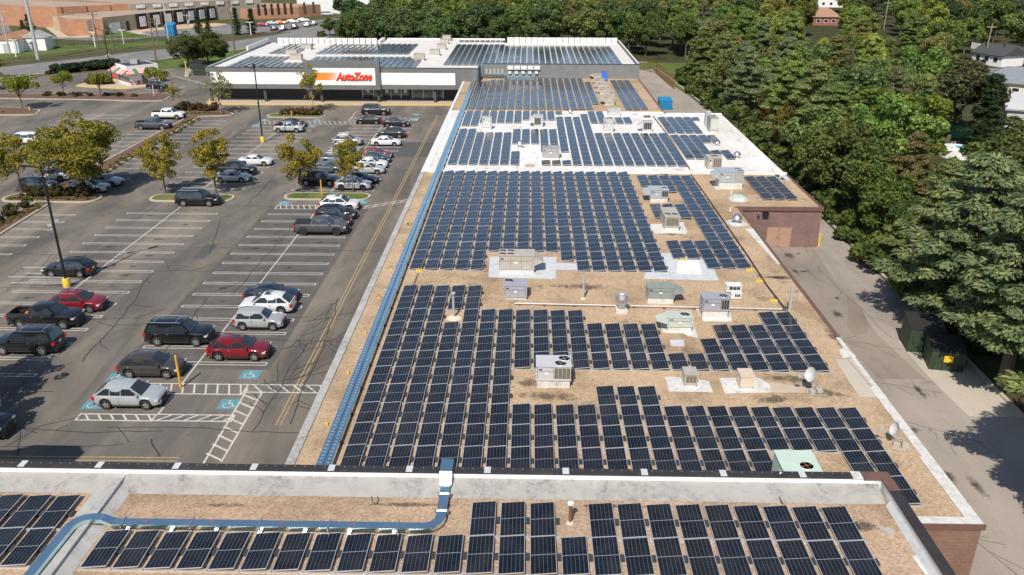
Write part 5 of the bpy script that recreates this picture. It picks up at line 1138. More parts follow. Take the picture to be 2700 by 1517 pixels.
    if pick:
        x0, x1 = -Lh+.14, rb-.05; b_ = MB(); zt = belt(-1.5)
        b_.box(x0, x1, -Wh*.80, Wh*.80, .75, .79); b_.box(x0, x1, -Wh*.90, -Wh*.80, .75, zt+.03); b_.box(x0, x1, Wh*.80, Wh*.90, .75, zt+.03); b_.box(x0-.04, x0, -Wh*.9, Wh*.9, .75, zt+.03); b_.box(x1, x1+.05, -Wh*.9, Wh*.9, .75, zt+.03)
        ob('truck_bed', b_, 'plastic_black', t)
        if cover: ob('bed_cover', MB().box(x0-.05, x1+.04, -Wh*.93, Wh*.93, zt+.035, zt+.08).box(x0+.7, x0+.72, -Wh*.93, Wh*.93, zt+.08, zt+.085), cover, t)
    return t
def thing_part(*a): return None
protos = {}
def car(kind, color, f, xl, xr, yb, face, label, cat=None, **kw):
    key = (kind,)+tuple(sorted(kw.items())); K = KINDS[kind]
    cat = cat or {'pickup': 'pickup truck', 'smallpickup': 'pickup truck', 'van': 'van', 'sedan': 'car', 'suv': 'suv', 'bigsuv': 'suv', 'hatch': 'car', 'boxcar': 'car'}[kind]
    p = f((xl+xr)/2, yb); loc = (p.x, p.y+K['W']/2*.9, .012); rz = 0 if face == 'r' else (math.pi if face == 'l' else face)
    grp = 'vehicles parked on the lot'
    if key not in protos:
        t = make_car(kind, label, cat, **kw); protos[key] = t; t.location = loc; t.rotation_euler = (0, 0, rz); t['group'] = grp
        for c in t.children_recursive:
            if c.name.split('.')[0] in PAINTED: c.color = (*color, 1)
        return t
    t = dup(protos[key], loc, rz, None, label, cat, grp, color); t.name = cat.replace(' ', '_'); return t
BK, DG, SV, WH, RD, NV, GR, TEAL = (.008, .009, .011), (.055, .058, .062), (.42, .45, .47), (.78, .78, .77), (.20, .008, .016), (.012, .022, .04), (.16, .19, .21), (.01, .05, .05)
car('bigsuv', BK, z7, -485, -51, 1588, 'r', 'black suv almost wholly cut off by the left edge near the parapet', rails=True)
car('suv', SV, z7, 705, 1172, 1345, 'r', 'silver crossover on the blue square nearest the bottom of the lot')
car('suv', (.06, .055, .05), z7, 862, 1335, 1118, 'r', 'dark grey-brown crossover just left of the orange post')
car('suv', RD, z7, 1520, 1978, 988, 'r', 'red crossover with black sunroof, nearest red car', sunroof=True)
car('bigsuv', BK, z7, 1070, 1545, 878, 'r', 'large black suv with roof rack left of the red crossover', rails=True)
car('hatch', (.40, .42, .43), z7, 1728, 2082, 762, 'r', 'small silver hatchback in front of the white crossover')
car('suv', WH, z7, 1775, 2145, 645, 'l', 'white crossover with dark sunroof facing left beside the navy sedan', sunroof=True)
car('sedan', NV, z7, 1790, 2192, 560, 'r', 'dark navy sedan behind the white crossover facing left')
car('suv', (.22, .010, .018), z7, 340, 765, 632, 'r', 'dark red crossover with roof rails beside the lamp post base', rails=True)
car('pickup', BK, z7, 45, 582, 752, 'r', 'black pickup with an orange thing in its bed')
car('bigsuv', BK, z7, -85, 430, 945, 'l', 'large black suv with roof rack cut by the left edge of the photo', rails=True)
car('suv', (.010, .014, .012), z7, 312, 665, 372, 'l', 'old black suv behind the near lamp post and cart corral')
car('pickup', (.085, .085, .088), z8, 1245, 1872, 642, 'r', 'grey pickup with a covered bed, nearest vehicle of its row', cover='plastic_black', rimmat='rim_dark')
car('sedan', (.012, .012, .013), z8, 1475, 1850, 545, 'l', 'black sedan mostly hidden behind the grey covered pickup')
car('suv', BK, z8, 1520, 1948, 462, 'r', 'black crossover between the white crossover and the black sedan')
car('suv', WH, z8, 1542, 2008, 350, 'r', 'white crossover with sunroof beside the grass island', sunroof=True)
car('bigsuv', BK, z5, 1657, 2092, 1070, 'r', 'long black suv parked in front of the small middle grass island', rails=True)
car('sedan', SV, z5, 2035, 2376, 842, 'r', 'silver sedan below the black pickup, in tree shade')
car('pickup', (.01, .012, .014), z5, 2000, 2440, 780, 'r', 'black pickup between the silver sedan and the white sedan')
car('sedan', WH, z6, 120, 468, 780, 'r', 'white sedan next to the black pickup in the middle row')
car('suv', SV, z5, 665, 1002, 945, 'r', 'silver crossover under the big tree of the left island')
car('boxcar', (.04, .055, .065), z5, 202, 490, 918, 'r', 'boxy dark grey hatchback at the left island')
car('sedan', SV, z5, 820, 1125, 880, 'r', 'silver sedan half hidden behind the crossover under the big tree')
car('suv', WH, z5, 325, 645, 830, 'r', 'white crossover under the big tree behind the boxy car')
car('van', WH, z5, 20, 385, 480, 'l', 'white van facing left at the far left of the lot')
car('pickup', (.07, .075, .09), z5, 1280, 1615, 340, 'r', 'slate grey pickup with open bed beside the planted strip')
car('pickup', (.80, .80, .79), z5, 1435, 1752, 240, 'r', 'white pickup beside the planted strip, nearest the kiosk')
car('bigsuv', (.009, .009, .010), z6, 1465, 1755, 228, 'r', 'black suv nearest the store entrance')
car('sedan', (.014, .014, .014), z6, 1388, 1680, 325, 'l', 'old black sedan facing left below the black suv')
car('sedan', (.016, .017, .019), z6, 1683, 1982, 355, 'r', 'shiny black sedan right of the old black sedan')
car('suv', (.022, .024, .028), z6, 1618, 1942, 478, 'l', 'dark grey crossover facing left above the white sedan')
car('sedan', (.80, .80, .80), z6, 1560, 1885, 565, 'r', 'bright white sedan at the foot of the black car group')
car('suv', (.36, .36, .36), z6, 1140, 1452, 560, 'r', 'silver suv behind the right island trees, farthest of its side', rails=True)
car('suv', (.30, .33, .34), z6, 1122, 1430, 660, 'r', 'grey-silver suv behind the tree crowns, second from far', rails=True)
car('sedan', RD, z6, 1465, 1775, 700, 'r', 'red sedan half hidden by the right island tree')
car('sedan', TEAL, z6, 1440, 1745, 750, 'r', 'dark teal sedan between the red and the white one')
car('sedan', (.78, .78, .76), z6, 1405, 1712, 808, 'r', 'white sedan between teal and silver sedans')
car('sedan', (.45, .46, .47), z6, 1368, 1678, 872, 'r', 'silver sedan third from the right grass island')
car('sedan', (.02, .03, .04), z6, 1275, 1595, 980, 'r', 'dark blue-grey sedan second from the right grass island')
car('suv', (.44, .46, .48), z6, 1188, 1535, 1050, 'r', 'silver crossover nearest the right grass island', rimmat='rim_dark')
car('sedan', (.10, .12, .14), z6, 930, 1225, 862, 'r', 'slate sedan seen between the two island trees')
car('suv', (.20, .22, .24), z6, 1040, 1320, 765, 'r', 'grey suv with roof rails between the island trees', rails=True)
car('bigsuv', (.008, .010, .014), z6, 785, 1190, 1000, 'r', 'black suv in the shade behind the orange post')
car('smallpickup', (.42, .45, .46), z6, 490, 822, 418, 'r', 'small silver pickup near the far lamp post')
car('sedan', (.010, .010, .011), z6, 560, 838, 362, 'r', 'black sedan behind the small silver pickup')
car('hatch', (.012, .012, .013), z1, 1415, 1556, 852, 'r', 'black hatchback parked by the striped kiosk')
zt = ZM(300, 0, 4.293)
for a in ((1620, 1745, 303, (.25, .01, .02), 'r', 'dark red car in the factory car park'), (1732, 1860, 285, SV, 'r', 'silver car in the factory car park'), (1845, 1925, 278, (.75, .18, .01), 'r', 'orange car in the factory car park'), (1957, 2088, 265, WH, 'r', 'white car left of its white twin outside the factory'), (2085, 2205, 250, WH, 'r', 'white car right of its white twin outside the factory'),
          (1775, 1842, 350, (.05, .07, .1), R(90), 'dark car parked end-on, left of the roadside row'), (1878, 1942, 345, WH, R(90), 'white car parked end-on in the roadside row'), (2005, 2076, 328, DG, R(90), 'dark grey car parked end-on in the roadside row'), (2155, 2215, 305, WH, R(90), 'white car behind the white street lamp'), (2230, 2292, 290, (.3, .34, .4), R(90), 'pale blue car at the right of the roadside row'),
          (2520, 2640, 222, BK, R(90), 'black suv at the right end of the factory car park')):
    xl, xr, yb, col, fc, lab = a; t = car('sedan' if fc == 'r' else 'hatch', col, zt, xl, xr, yb, fc, lab); t['group'] = 'cars around the factory'
t = car('van', (.40, .40, .40), zt, 2365, 2462, 185, 'r', 'silver minivan beside the orange brick corner'); t['group'] = 'cars around the factory'
zz = ZM(0, 0, 6.43)
for (a, b, col, lab) in ((245, 52, (.03, .08, .2), 'blue pickup in the far top left yard'), (330, 48, WH, 'white car at the top left yard corner'), (325, 210, WH, 'white car at the bottom of the top left yard row'), (390, 232, SV, 'silver car at the bottom of the top left yard row')):
    p = zz(a, b); t = car('sedan', col, zz, a-32, a+32, b, R(20), lab); t['group'] = 'cars in the far yard'
p = z7(180, 640, 1.0); tag(ob('toolbox', MB().box(-.22, .22, -.16, .16, 0, .2).box(-.1, .1, -.12, .12, .2, .3), 'sign_orange', None, (z7(178, 660, .9).x, z7(178, 745).y+1.0, .80)), 'orange toolbox lying in the black pickup bed', 'toolbox')
# ================================================================== POSTS, LAMPS, POLES
def lamppost(label, x, y, h=11.6, base=True, heads=4, rz=0.0):
    t = thing('lamp_post', label, 'lamp post', (x, y, 0), rz, 'tall parking lot lamp posts')
    ob('pole', MB().tube((0, 0, .0), (0, 0, h), .13, .09, 8), 'black_paint', t, smooth=40)
    if base: ob('concrete_base', MB().lathe([(.34, 0), (.34, .85), (.30, .9)], 14), 'yellow_post', t, smooth=40)
    for k in range(heads):
        a = R(20+k*360/heads); c, s = math.cos(a), math.sin(a)
        ar = ob('arm', MB().tube((0, 0, h-.3), (c*.8, s*.8, h+.05), .04, n=5), 'black_paint', t)
        hd = MB(); X, Y = c*1.15, s*1.15
        hd.raw([(X+dx*c-dy*s, Y+dx*s+dy*c, h+.1+dx*.25+dz) for dz in (0, .12) for dx, dy in ((-.42, -.22), (.42, -.2), (.42, .2), (-.42, .22))], [(0, 3, 2, 1), (4, 5, 6, 7), (0, 1, 5, 4), (1, 2, 6, 5), (2, 3, 7, 6), (3, 0, 4, 7)])
        ob('lamp_head', hd, 'black_paint', ar)
    ob('camera_box', MB().box(-.5, -.15, -.12, .12, 6.0, 6.22).box(.15, .5, -.12, .12, 6.3, 6.55), 'hvac_blue', t)
    return t
lamppost('tall dark lamp post with yellow base beside the dark red crossover', -42.9, 71.1, heads=2, rz=.4)
lamppost('tall dark lamp post with yellow base in the far middle row', -42.2, 130.7)
p = z1(1078, 805); lamppost('tall dark lamp post with yellow base beside the striped kiosk', p.x, p.y, 11.6, heads=2)
def postthing(name, label, cat, f, x, y, h, r, mat, grp=None, cap=True, lean=0):
    p = f(x, y); t = thing(name, label, cat, (p.x, p.y, 0), 0, grp); ob('post', MB().tube((0, 0, 0), (lean, 0, h), r, n=8), mat, t, smooth=40)
    if cap: ob('cap', MB().lathe([(r*1.02, h), (r*.8, h+.05), (0, h+.07)], 8, (lean, 0, 0)), mat, t)
    return t
postthing('sign_post', 'orange post between the dark crossover and the striped walkway', 'post', z7, 1335, 1185, 2.6, .09, 'orange_post', 'orange posts')
postthing('sign_post', 'orange post at the edge of the right grass island', 'post', z6, 1030, 1120, 2.2, .08, 'orange_post', 'orange posts')
postthing('sign_post', 'orange post at the far island with red-brown bush', 'post', z6, 703, 272, 1.5, .09, 'orange_post', 'orange posts')
postthing('sign_post', 'second orange post left on the far bush island', 'post', z6, 615, 278, .8, .07, 'orange_post', 'orange posts')
postthing('bollard', 'yellow bollard at the corner of the purplish brick end wall', 'bollard', zd, 2375, 935, 1.35, .12, 'yellow_post')
postthing('fire_hydrant', 'small yellow fire hydrant on the top left island', 'hydrant', z1, 285, 1060, .7, .14, 'yellow_post')
postthing('sign_post', 'teal sign post beside the far left store column', 'sign', z1, 2100, 970, 2.3, .08, 'hvac_green')
postthing('sign_post', 'short white sign by the black hatchback', 'sign', z1, 1470, 920, 2.2, .06, 'white_paint')
# dumpsters
def dumpster(label, x, y, w_, d_, h_, mat, rz=0, lid=None, sign=False):
    t = thing('dumpster', label, 'dumpster', (x, y, .02), rz)
    b = MB(); b.raw([(-w_/2, -d_/2, 0), (w_/2, -d_/2, 0), (w_/2, d_/2, 0), (-w_/2, d_/2, 0), (-w_/2, -d_/2-.15, h_*.8), (w_/2, -d_/2-.15, h_*.8), (w_/2, d_/2, h_), (-w_/2, d_/2, h_)], [(0, 3, 2, 1), (0, 1, 5, 4), (1, 2, 6, 5), (2, 3, 7, 6), (3, 0, 4, 7)])
    for k in range(4): x_ = -w_/2+(k+.5)*w_/4; b.box(x_-.04, x_+.04, -d_/2-.16, -d_/2-.05, .1, h_*.78)
    ob('container', b, mat, t); ob('lid', MB().raw([(-w_/2-.03, -d_/2-.2, h_*.81), (w_/2+.03, -d_/2-.2, h_*.81), (w_/2+.03, d_/2, h_+.03), (-w_/2-.03, d_/2, h_+.03)], [(0, 1, 2, 3)]), lid or 'plastic_black', t)
    if sign: ob('warning_sign', MB().box(-.32, .32, -d_/2-.2, -d_/2-.17, h_*.40, h_*.66), 'sign_yellow', t)
dumpster('dark green dumpster with a yellow warning plate on the concrete pad', 32.0, 57.6, 2.4, 2.2, 2.0, 'dumpster_green', R(-12), 'hvac_green' and 'plastic_black', True)
dumpster('tall dark green dumpster behind the one with the yellow plate', 31.6, 60.6, 2.6, 2.3, 2.5, 'dumpster_green', R(-8))
q = G(1755, 290); dumpster('bright blue dumpster in the alley beyond the white roof', q.x, q.y+1.3, 2.4, 2.6, 2.0, 'blue_bin', 0, 'blue_bin')
p = zt(655, 405); dumpster('blue dumpster on the factory yard edge', p.x, p.y, 3, 2.5, 4, 'blue_bin', 0, 'blue_bin')
# wood fence remains beside the pad
t = thing('wooden_fence', 'low rusty brown rail fence beside the big pine trunk', 'fence', (34.5, 51.5, 0)); m = MB()
for k in range(4): m.box(-.06, .06, -k*1.5-.06, -k*1.5+.06, 0, 1.2)
ob('post', m, 'rust', t); ob('rail', MB().box(-.03, .03, -4.6, 0, .9, 1.0).box(-.03, .03, -4.6, 0, .4, .5), 'rust', t)
# cart corral
t = thing('cart_corral', 'low metal tube cart corral beside the near lamp post', 'cart corral', (*xy(z7(350, 400)), 0)); m = MB()
for y in (-1.2, 1.2):
    for z in (.35, .95): m.tube((-2.8, y, z), (2.6, y, z), .03, n=5)
    for x in (-2.8, -1, .8, 2.6): m.tube((x, y, 0), (x, y, .95), .03, n=5)
m.tube((-2.8, -1.2, .95), (-2.8, 1.2, .95), .03, n=5); ob('rail', m, 'steel', t)
# caged dumpsters by the store with yellow bollards
for k in range(10):
    q = Vector((-84.0, 208.0)).lerp(Vector((-79.6, 197.0)), k/9)
    t = thing('bollard', 'yellow bollard in the row guarding the green bins, %s from the road end' % ordn(k+1), 'bollard', (q.x, q.y, 0), 0, 'yellow bollards by the green bins'); ob('post', MB().tube((0, 0, 0), (0, 0, 1.9), .13, n=8), 'yellow_post', t)
    ob('cap', MB().lathe([(.13, 1.9), (.07, 1.98), (0, 2.0)], 8), 'yellow_post', t)
for k, (x, y) in enumerate(((-81.2, 208.5), (-77.2, 200))):
    dumpster(('farther', 'nearer')[k]+' dark green bin behind the yellow bollards', x, y, 3, 3, 2.0, 'dumpster_green')
# ---- utility poles and street lights (base px, top px)
def upole(label, base, topy, r, mat, arms=1, grp='wooden utility poles'):
    p = z1(*base); h = HZ(base[0]/3.617+0, topy/3.617, p.y)
    t = thing('utility_pole', label, 'utility pole', (p.x, p.y, 0), 0, grp)
    ob('pole', MB().tube((0, 0, 0), (0, 0, h), r*1.15, r*.8, 8), mat, t, smooth=40)
    for k in range(arms): ob('crossarm', MB().box(-1.3, 1.3, -.07, .07, h-.7-k*1.1, h-.55-k*1.1).box(-1.2, -1.1, -.05, .05, h-.55-k*1.1, h-.3-k*1.1).box(1.1, 1.2, -.05, .05, h-.55-k*1.1, h-.3-k*1.1), mat, t)
    ob('transformer', MB().lathe([(.25, h-3), (.25, h-2), (.1, h-1.95)], 8, (.38, 0, 0)), 'galv', t)
    return t, Vector((p.x, p.y, h))
tops = []
for (b, ty, r, mt, lab, g) in (((365, 570), -300, .42, 'galv', 'very thick pale steel pole at the road, left of the kiosk', 'steel poles'), ((940, 465), 120, .2, 'wood_pole', 'brown wooden pole left of the orange brick corner tower', None), ((1085, 485), 165, .2, 'wood_pole', 'brown wooden pole in front of the white loading door', None),
                               ((1492, 600), 190, .2, 'wood_pole', 'brown wooden pole rising behind the kiosk roof', None), ((1515, 430), 165, .18, 'wood_pole', 'brown wooden pole before the loading docks', None), ((1612, 400), 5, .26, 'galv', 'pale pole with twin insulator tops near the blue dumpster', 'steel poles'),
                               ((2240, 510), 0, .22, 'wood_pole', 'tall brown wooden pole beside the store left corner', None), ((95, 520), 90, .2, 'galv', 'grey pole among the white sheds at far left', 'steel poles'), ((1808, 340), 130, .18, 'galv', 'thin grey pole in the road verge trees', 'steel poles')):
    t, tp_ = upole(lab, b, ty, r, mt, 1, g or 'wooden utility poles'); tops.append(tp_)
for (b, top, lab) in (((155, 545), 385, 'white street lamp beside the white sheds'), ((910, 450), 310, 'white street lamp by the yellow guy wire'), ((1180, 420), 290, 'white street lamp on the grass bank'), ((2395, 340), 215, 'white street lamp beside the two conifers'), ((3925, 290), 190, 'white street lamp by the roadside car row'), ((4600, 245), 130, 'white street lamp near the minivan')):
    p = z1(*b); h = HZ(b[0]/3.617, top/3.617, p.y); t = thing('street_lamp', lab, 'street lamp', (p.x, p.y, 0), 0, 'white street lamps'); ob('pole', MB().tube((0, 0, 0), (0, 0, h), .16, .11, 6), 'white_paint', t); ob('lamp_head', MB().box(-1.1, -.2, -.12, .12, h, h+.15).box(.2, 1.1, -.12, .12, h, h+.15).box(-.2, .2, -.06, .06, h-.1, h+.05), 'white_paint', t)
def wire(a, b, sag, lab):
    m = MB(); n = 12; pts = [a.lerp(b, k/n)+Vector((0, 0, -sag*4*(k/n)*(1-k/n))) for k in range(n+1)]
    for p, q in zip(pts[:-1], pts[1:]): m.tube(p, q, .035, n=4)
    tag(ob('power_line', m, 'tar'), lab, 'power line', 'overhead power lines')
order = sorted([tops[i] for i in (1, 2, 4, 3, 6)], key=lambda v: v.x)
for i, (a, b) in enumerate(zip(order[:-1], order[1:])):
    for dz in (-.5, -1.9): wire(a+Vector((0, 0, dz)), b+Vector((0, 0, dz)), 1.6, '%s overhead line along the road counted from the left, %s' % (ordn(i+1), 'upper' if dz > -1 else 'lower'))
# ================================================================== KIOSK
zk = 4.2
c1, c2, c3, c4 = [xy(z1(*p, zk)) for p in ((1200, 637), (1500, 607), (1385, 580), (1095, 605))]
k_ = thing('kiosk', 'white frozen treat kiosk with red and white striped awnings and dark flat roof', 'kiosk', (0, 0, 0))
ob('wall', MB().prism([c1, c2, c3, c4], 0, zk), 'az_white', k_)
cc_ = Vector((sum(c[0] for c in (c1, c2, c3, c4))/4, sum(c[1] for c in (c1, c2, c3, c4))/4)); ob('roof', MB().sheet([tuple(cc_+(Vector(p)-cc_)*.90) for p in (c1, c2, c3, c4)], zk+.015), 'black_paint', k_)
ob('roof_unit', MB().box(cc_.x-.9, cc_.x+.7, cc_.y-.8, cc_.y+.6, zk+.02, zk+.9), 'hvac_grey', k_)
def awning(a, b, nm, u0, u1, mat='awning', dz=0):
    a, b = Vector(a), Vector(b); d = (b-a).normalized(); n = Vector((d.y, -d.x)); n = n if n.dot(a-cc_) > 0 else -n
    p, q = a+(b-a)*u0+n*.03, a+(b-a)*u1+n*.03; o = n*1.5
    m = MB().face([(p.x, p.y, 3.6+dz), (q.x, q.y, 3.6+dz), (q.x+o.x, q.y+o.y, 2.75+dz), (p.x+o.x, p.y+o.y, 2.75+dz)], 0, [(0, 0), ((u1-u0)*2.2, 0), ((u1-u0)*2.2, 1), (0, 1)])
    ob(nm, m, mat, k_)
awning(c4, c1, 'awning', -.12, .32); awning(c4, c1, 'awning', .32, .55, 'green_paint', .004); awning(c4, c1, 'awning', .55, 1.12); awning(c1, c2, 'awning', -.1, .15); awning(c1, c2, 'awning', .15, .28, 'green_paint', .004); awning(c1, c2, 'awning', .28, .55)
d12 = (Vector(c2)-Vector(c1)).normalized(); nn = Vector((d12.y, -d12.x))
for u in (.14,): p = Vector(c1)+d12*3+nn*.02; m = MB().raw([(p.x, p.y, .2), (p.x+d12.x*1.2, p.y+d12.y*1.2, .2), (p.x+d12.x*1.2, p.y+d12.y*1.2, 2.1), (p.x, p.y, 2.1)], [(0, 1, 2, 3)]); ob('door', m, 'glass_store', k_)
d41 = (Vector(c1)-Vector(c4)).normalized(); n41 = Vector((d41.y, -d41.x)); n41 = n41 if n41.dot(Vector(c4)-cc_) > 0 else -n41
for k in range(4):
    p = Vector(c4)+d41*(1.2+k*1.7)+n41*.03; m = MB().raw([(p.x, p.y, 1.1), (p.x+d41.x*1.2, p.y+d41.y*1.2, 1.1), (p.x+d41.x*1.2, p.y+d41.y*1.2, 2.0), (p.x, p.y, 2.0)], [(0, 1, 2, 3)]); ob('window', m, 'glass_store', k_)
ob('trim_band', MB().prism([tuple(Vector(c)+(Vector(c)-cc_)*.004) for c in (c1, c2, c3, c4)], .75, .9), 'red_paint', k_)
for i, (a, b, mat, lab) in enumerate(((880, 800, 'hvac_blue', 'pale blue bench seat left of the kiosk'), (930, 795, 'white_paint', 'white bench seat left of the kiosk'), (980, 800, 'sign_orange', 'orange bench seat left of the kiosk'), (1035, 800, 'green_paint', 'green bench seat by the yellow lamp base'), (1220, 800, 'red_paint', 'red table in front of the kiosk corner'), (1300, 815, 'red_paint', 'red bench in front of the kiosk door'), (1105, 760, 'red_paint', 'red bench at the left kiosk windows'))):
    p = z1(a, b); t = thing('bench', lab, 'bench', (p.x, p.y, .13), R(-15)); ob('seat', MB().box(-1, 1, -.2, .2, .42, .5), mat, t); ob('backrest', MB().box(-1, 1, .2, .26, .5, .95), mat, t); ob('leg', MB().box(-.9, -.8, -.2, .2, 0, .42), mat, t); ob('leg', MB().box(.8, .9, -.2, .2, 0, .42), mat, t)
p = z1(1235, 800); t = thing('kiosk_rail', 'low white picket panel at the kiosk entrance', 'fence', (p.x, p.y, .13)); ob('rail', MB().box(-1.2, 1.2, -.05, .05, .1, .9), 'white_paint', t); ob('post', MB().box(-1.3, -1.2, -.08, .08, 0, 1.1).box(1.2, 1.3, -.08, .08, 0, 1.1), 'white_paint', t)
# ================================================================== FACTORY AND SHEDS
fa = thing('factory', 'sprawling tan and orange brick factory with loading docks beyond the road', 'factory', (0, 0, 0))
def wallbox(name, f, base, topy, depth, mat, roofmat=None, par=fa, side=0.0, z0=0):
    """facade through two surveyed base points, height read at the left one, going back by depth"""
    a, b = f(*base[0]), f(*base[1]); dd = Vector(xy(b))-Vector(xy(a)); n = Vector((-dd.y, dd.x)).normalized()*depth; s = dd.normalized()*side
    lo, hi = .3, 60
    for _ in range(40):
        md = (lo+hi)/2; q = f(base[0][0], topy, md)
        if (Vector(xy(q))-Vector(xy(a))).dot(n) < 0: hi = md
        else: lo = md
    h = lo; P4 = [xy(a), xy(b), (b.x+n.x+s.x, b.y+n.y+s.y), (a.x+n.x+s.x, a.y+n.y+s.y)]
    ob(name, MB().prism(P4, z0, h, top=False), mat, par)
    if roofmat:
        ob('roof', MB().sheet(P4, h-.3), roofmat, par)
    return a, b, h, dd.normalized(), n.normalized()
def onwall(name, W_, f, u0, u1, zlo, zhi, mat, par=fa, d=.15):
    a, b, h, t, n = W_; L_ = (Vector(xy(b))-Vector(xy(a))).length; a = Vector(xy(a))
    p, q = a+t*(L_*u0)-n*d, a+t*(L_*u1)-n*d; q2, p2 = q+n*(d-.02), p+n*(d-.02)
    return ob(name, MB().prism([tuple(p), tuple(q), tuple(q2), tuple(p2)], zlo, zhi), mat, par)
zt_ = lambda x, y, z=0: G(x, y, z)
W1 = wallbox('brick_wall', zt_, [(184, 95), (277, 93)], 51.5, 24, 'brick_orange', 'roof_gravel_far', side=-10)
W2 = wallbox('wall', zt_, [(277, 90), (620, 46)], 46, 22, 'tan_wall', 'roof_gravel_far')
def upper(h0, p0, p1, topy, depth, mat, side):
    g = lambda x, y, z=0: G(x, y, z if z else h0)
    a, b = G(*p0, h0), G(*p1, h0); lo, hi = h0, 60; dd = Vector(xy(b))-Vector(xy(a)); n = Vector((-dd.y, dd.x)).normalized()
    for _ in range(40):
        md = (lo+hi)/2; q = G(p0[0], topy, md)
        if (Vector(xy(q))-Vector(xy(a))).dot(n) < 0: hi = md
        else: lo = md
    n2 = n*depth; s = dd.normalized()*side; P4 = [xy(a), xy(b), (b.x+n2.x+s.x, b.y+n2.y+s.y), (a.x+n2.x+s.x, a.y+n2.y+s.y)]
    ob('wall', MB().prism(P4, 0, lo, top=False), mat, fa); ob('roof', MB().sheet(P4, lo-.3), 'roof_gravel_far', fa); return a, b, lo, dd.normalized(), n
W3 = upper(W1[2]-.3, (152, 37), (344, 28), 18.5, 60, 'brick_orange', -34)
W4 = upper(W2[2]-.3, (344, 28), (690, 12), 11.0, 110, 'grey_tan_wall', -30)
W5 = wallbox('brick_wall', zt_, [(663, 52), (790, 47)], 24, 45, 'brick_orange', 'roof_gravel_far', side=-18)
W6 = wallbox('brick_wall', zt_, [(790, 47), (847, 42)], 16, 45, 'brick_orange', 'roof_gravel_far', side=-18)
onwall('brick_panel', W2, zt_, .0, .001, 0, 1, 'brick_orange')
onwall('loading_door', W2, zt_, .035, .105, 0, W2[2]*.60, 'white_paint')
onwall('door', W2, zt_, .145, .165, 0, 3.2, 'plastic_black')
for k in range(7):
    u = .215+k*.088+(.012 if k else 0); fr_ = onwall('dock_seal', W2, zt_, u, u+.066, .4, 5.2, 'black_paint', d=.8); onwall('dock_door', W2, zt_, u+.014, u+.054, 1.0, 4.3, 'white_paint', d=.95)
for k in range(8):
    u = .045+k*.118
    wf = onwall('window', W4, zt_, u, u+.055, W2[2]+(W4[2]-W2[2])*.25, W2[2]+(W4[2]-W2[2])*.75, 'glass_dark', d=.3)
    bars = MB(); a, b, h, t_, n_ = W4; L_ = (Vector(xy(b))-Vector(xy(a))).length; A2 = Vector(xy(a))-n_*.36
    for j in range(7): p = A2+t_*(L_*(u+.055*j/6)); bars.tube((p.x, p.y, W2[2]+(h-W2[2])*.25), (p.x, p.y, W2[2]+(h-W2[2])*.75), .12, n=4)
    for j in range(3): p = A2+t_*(L_*u); q = A2+t_*(L_*(u+.055)); zz_ = W2[2]+(h-W2[2])*(.25+.25*j); bars.tube((p.x, p.y, zz_), (q.x, q.y, zz_), .10, n=4)
    ob('window_bar', bars, 'white_paint', wf)
for k in range(6): onwall('window', W5, zt_, .14+k*.135, .19+k*.135, 1.6, 5.6, 'glass_dark', d=.2)
onwall('window', W6, zt_, .2, .3, 1.6, 5.6, 'glass_dark'); onwall('window', W6, zt_, .62, .72, 1.6, 5.6, 'glass_dark')
onwall('stair_panel', W1, zt_, .55, .66, 1.5, W1[2]-.4, 'fascia_grey')
for k in range(3): onwall('downpipe', W3, zt_, .06+k*.33, .065+k*.33, 2, W3[2], 'rust', d=.3)
gs = thing('green_container', 'bright lime green shutter box against the factory side', 'container', (*xy(G(112, 46)), 0)); ob('panel', MB().box(-3, 3, -.5, .5, 0, 6), 'lime_paint', gs); ob('seam', MB().box(-3, 3, -.6, -.5, 2.9, 3.1), 'green_paint', gs)
wh = thing('warehouse', 'long white metal warehouse right of the brick factory at the top edge', 'warehouse', (0, 0, 0))
wallbox('wall', zt_, [(810, 16), (965, 52)], 3, 30, 'az_white', 'az_white', wh); wallbox('wall', zt_, [(930, 40), (1060, 30)], 4, 40, 'az_white', 'az_white', wh); ob('trim', MB().box(-60, -40, 330, 331, 7, 7.4), 'red_paint', wh)
wh2 = thing('warehouse', 'pale flat building peeking through the wood behind the store', 'warehouse', (0, 0, 0)); wallbox('wall', zt_, [(1040, 45), (1260, 45)], 20, 40, 'az_white', 'roof_gravel_far', wh2)
for (x, y, w_, lab, mat) in ((330, 485, 6.5, 'white gabled shed with grey roof beside the thick pole', 'parapet_grey'), (75, 510, 6, 'white shed with red-orange roof at far left', 'brick_orange'), (190, 480, 6, 'white shed with red-orange roof next to the gabled shed', 'brick_orange')):
    p = z1(x, y); s = thing('shed', lab, 'shed', (p.x, p.y, 0), R(10), 'white sheds by the railway'); ob('wall', MB().box(-w_/2, w_/2, 0, 6, 0, 3.6), 'white_paint', s); ob('roof', MB().raw([(-w_/2-.3, -.3, 3.5), (0, -.3, 5.2), (w_/2+.3, -.3, 3.5), (-w_/2-.3, 6.3, 3.5), (0, 6.3, 5.2), (w_/2+.3, 6.3, 3.5)], [(0, 1, 4, 3), (1, 2, 5, 4), (0, 2, 1), (3, 4, 5)]), mat, s)
    ob('door', MB().box(-.9, .9, -.08, -.01, 0, 2.6), 'siding_grey', s)
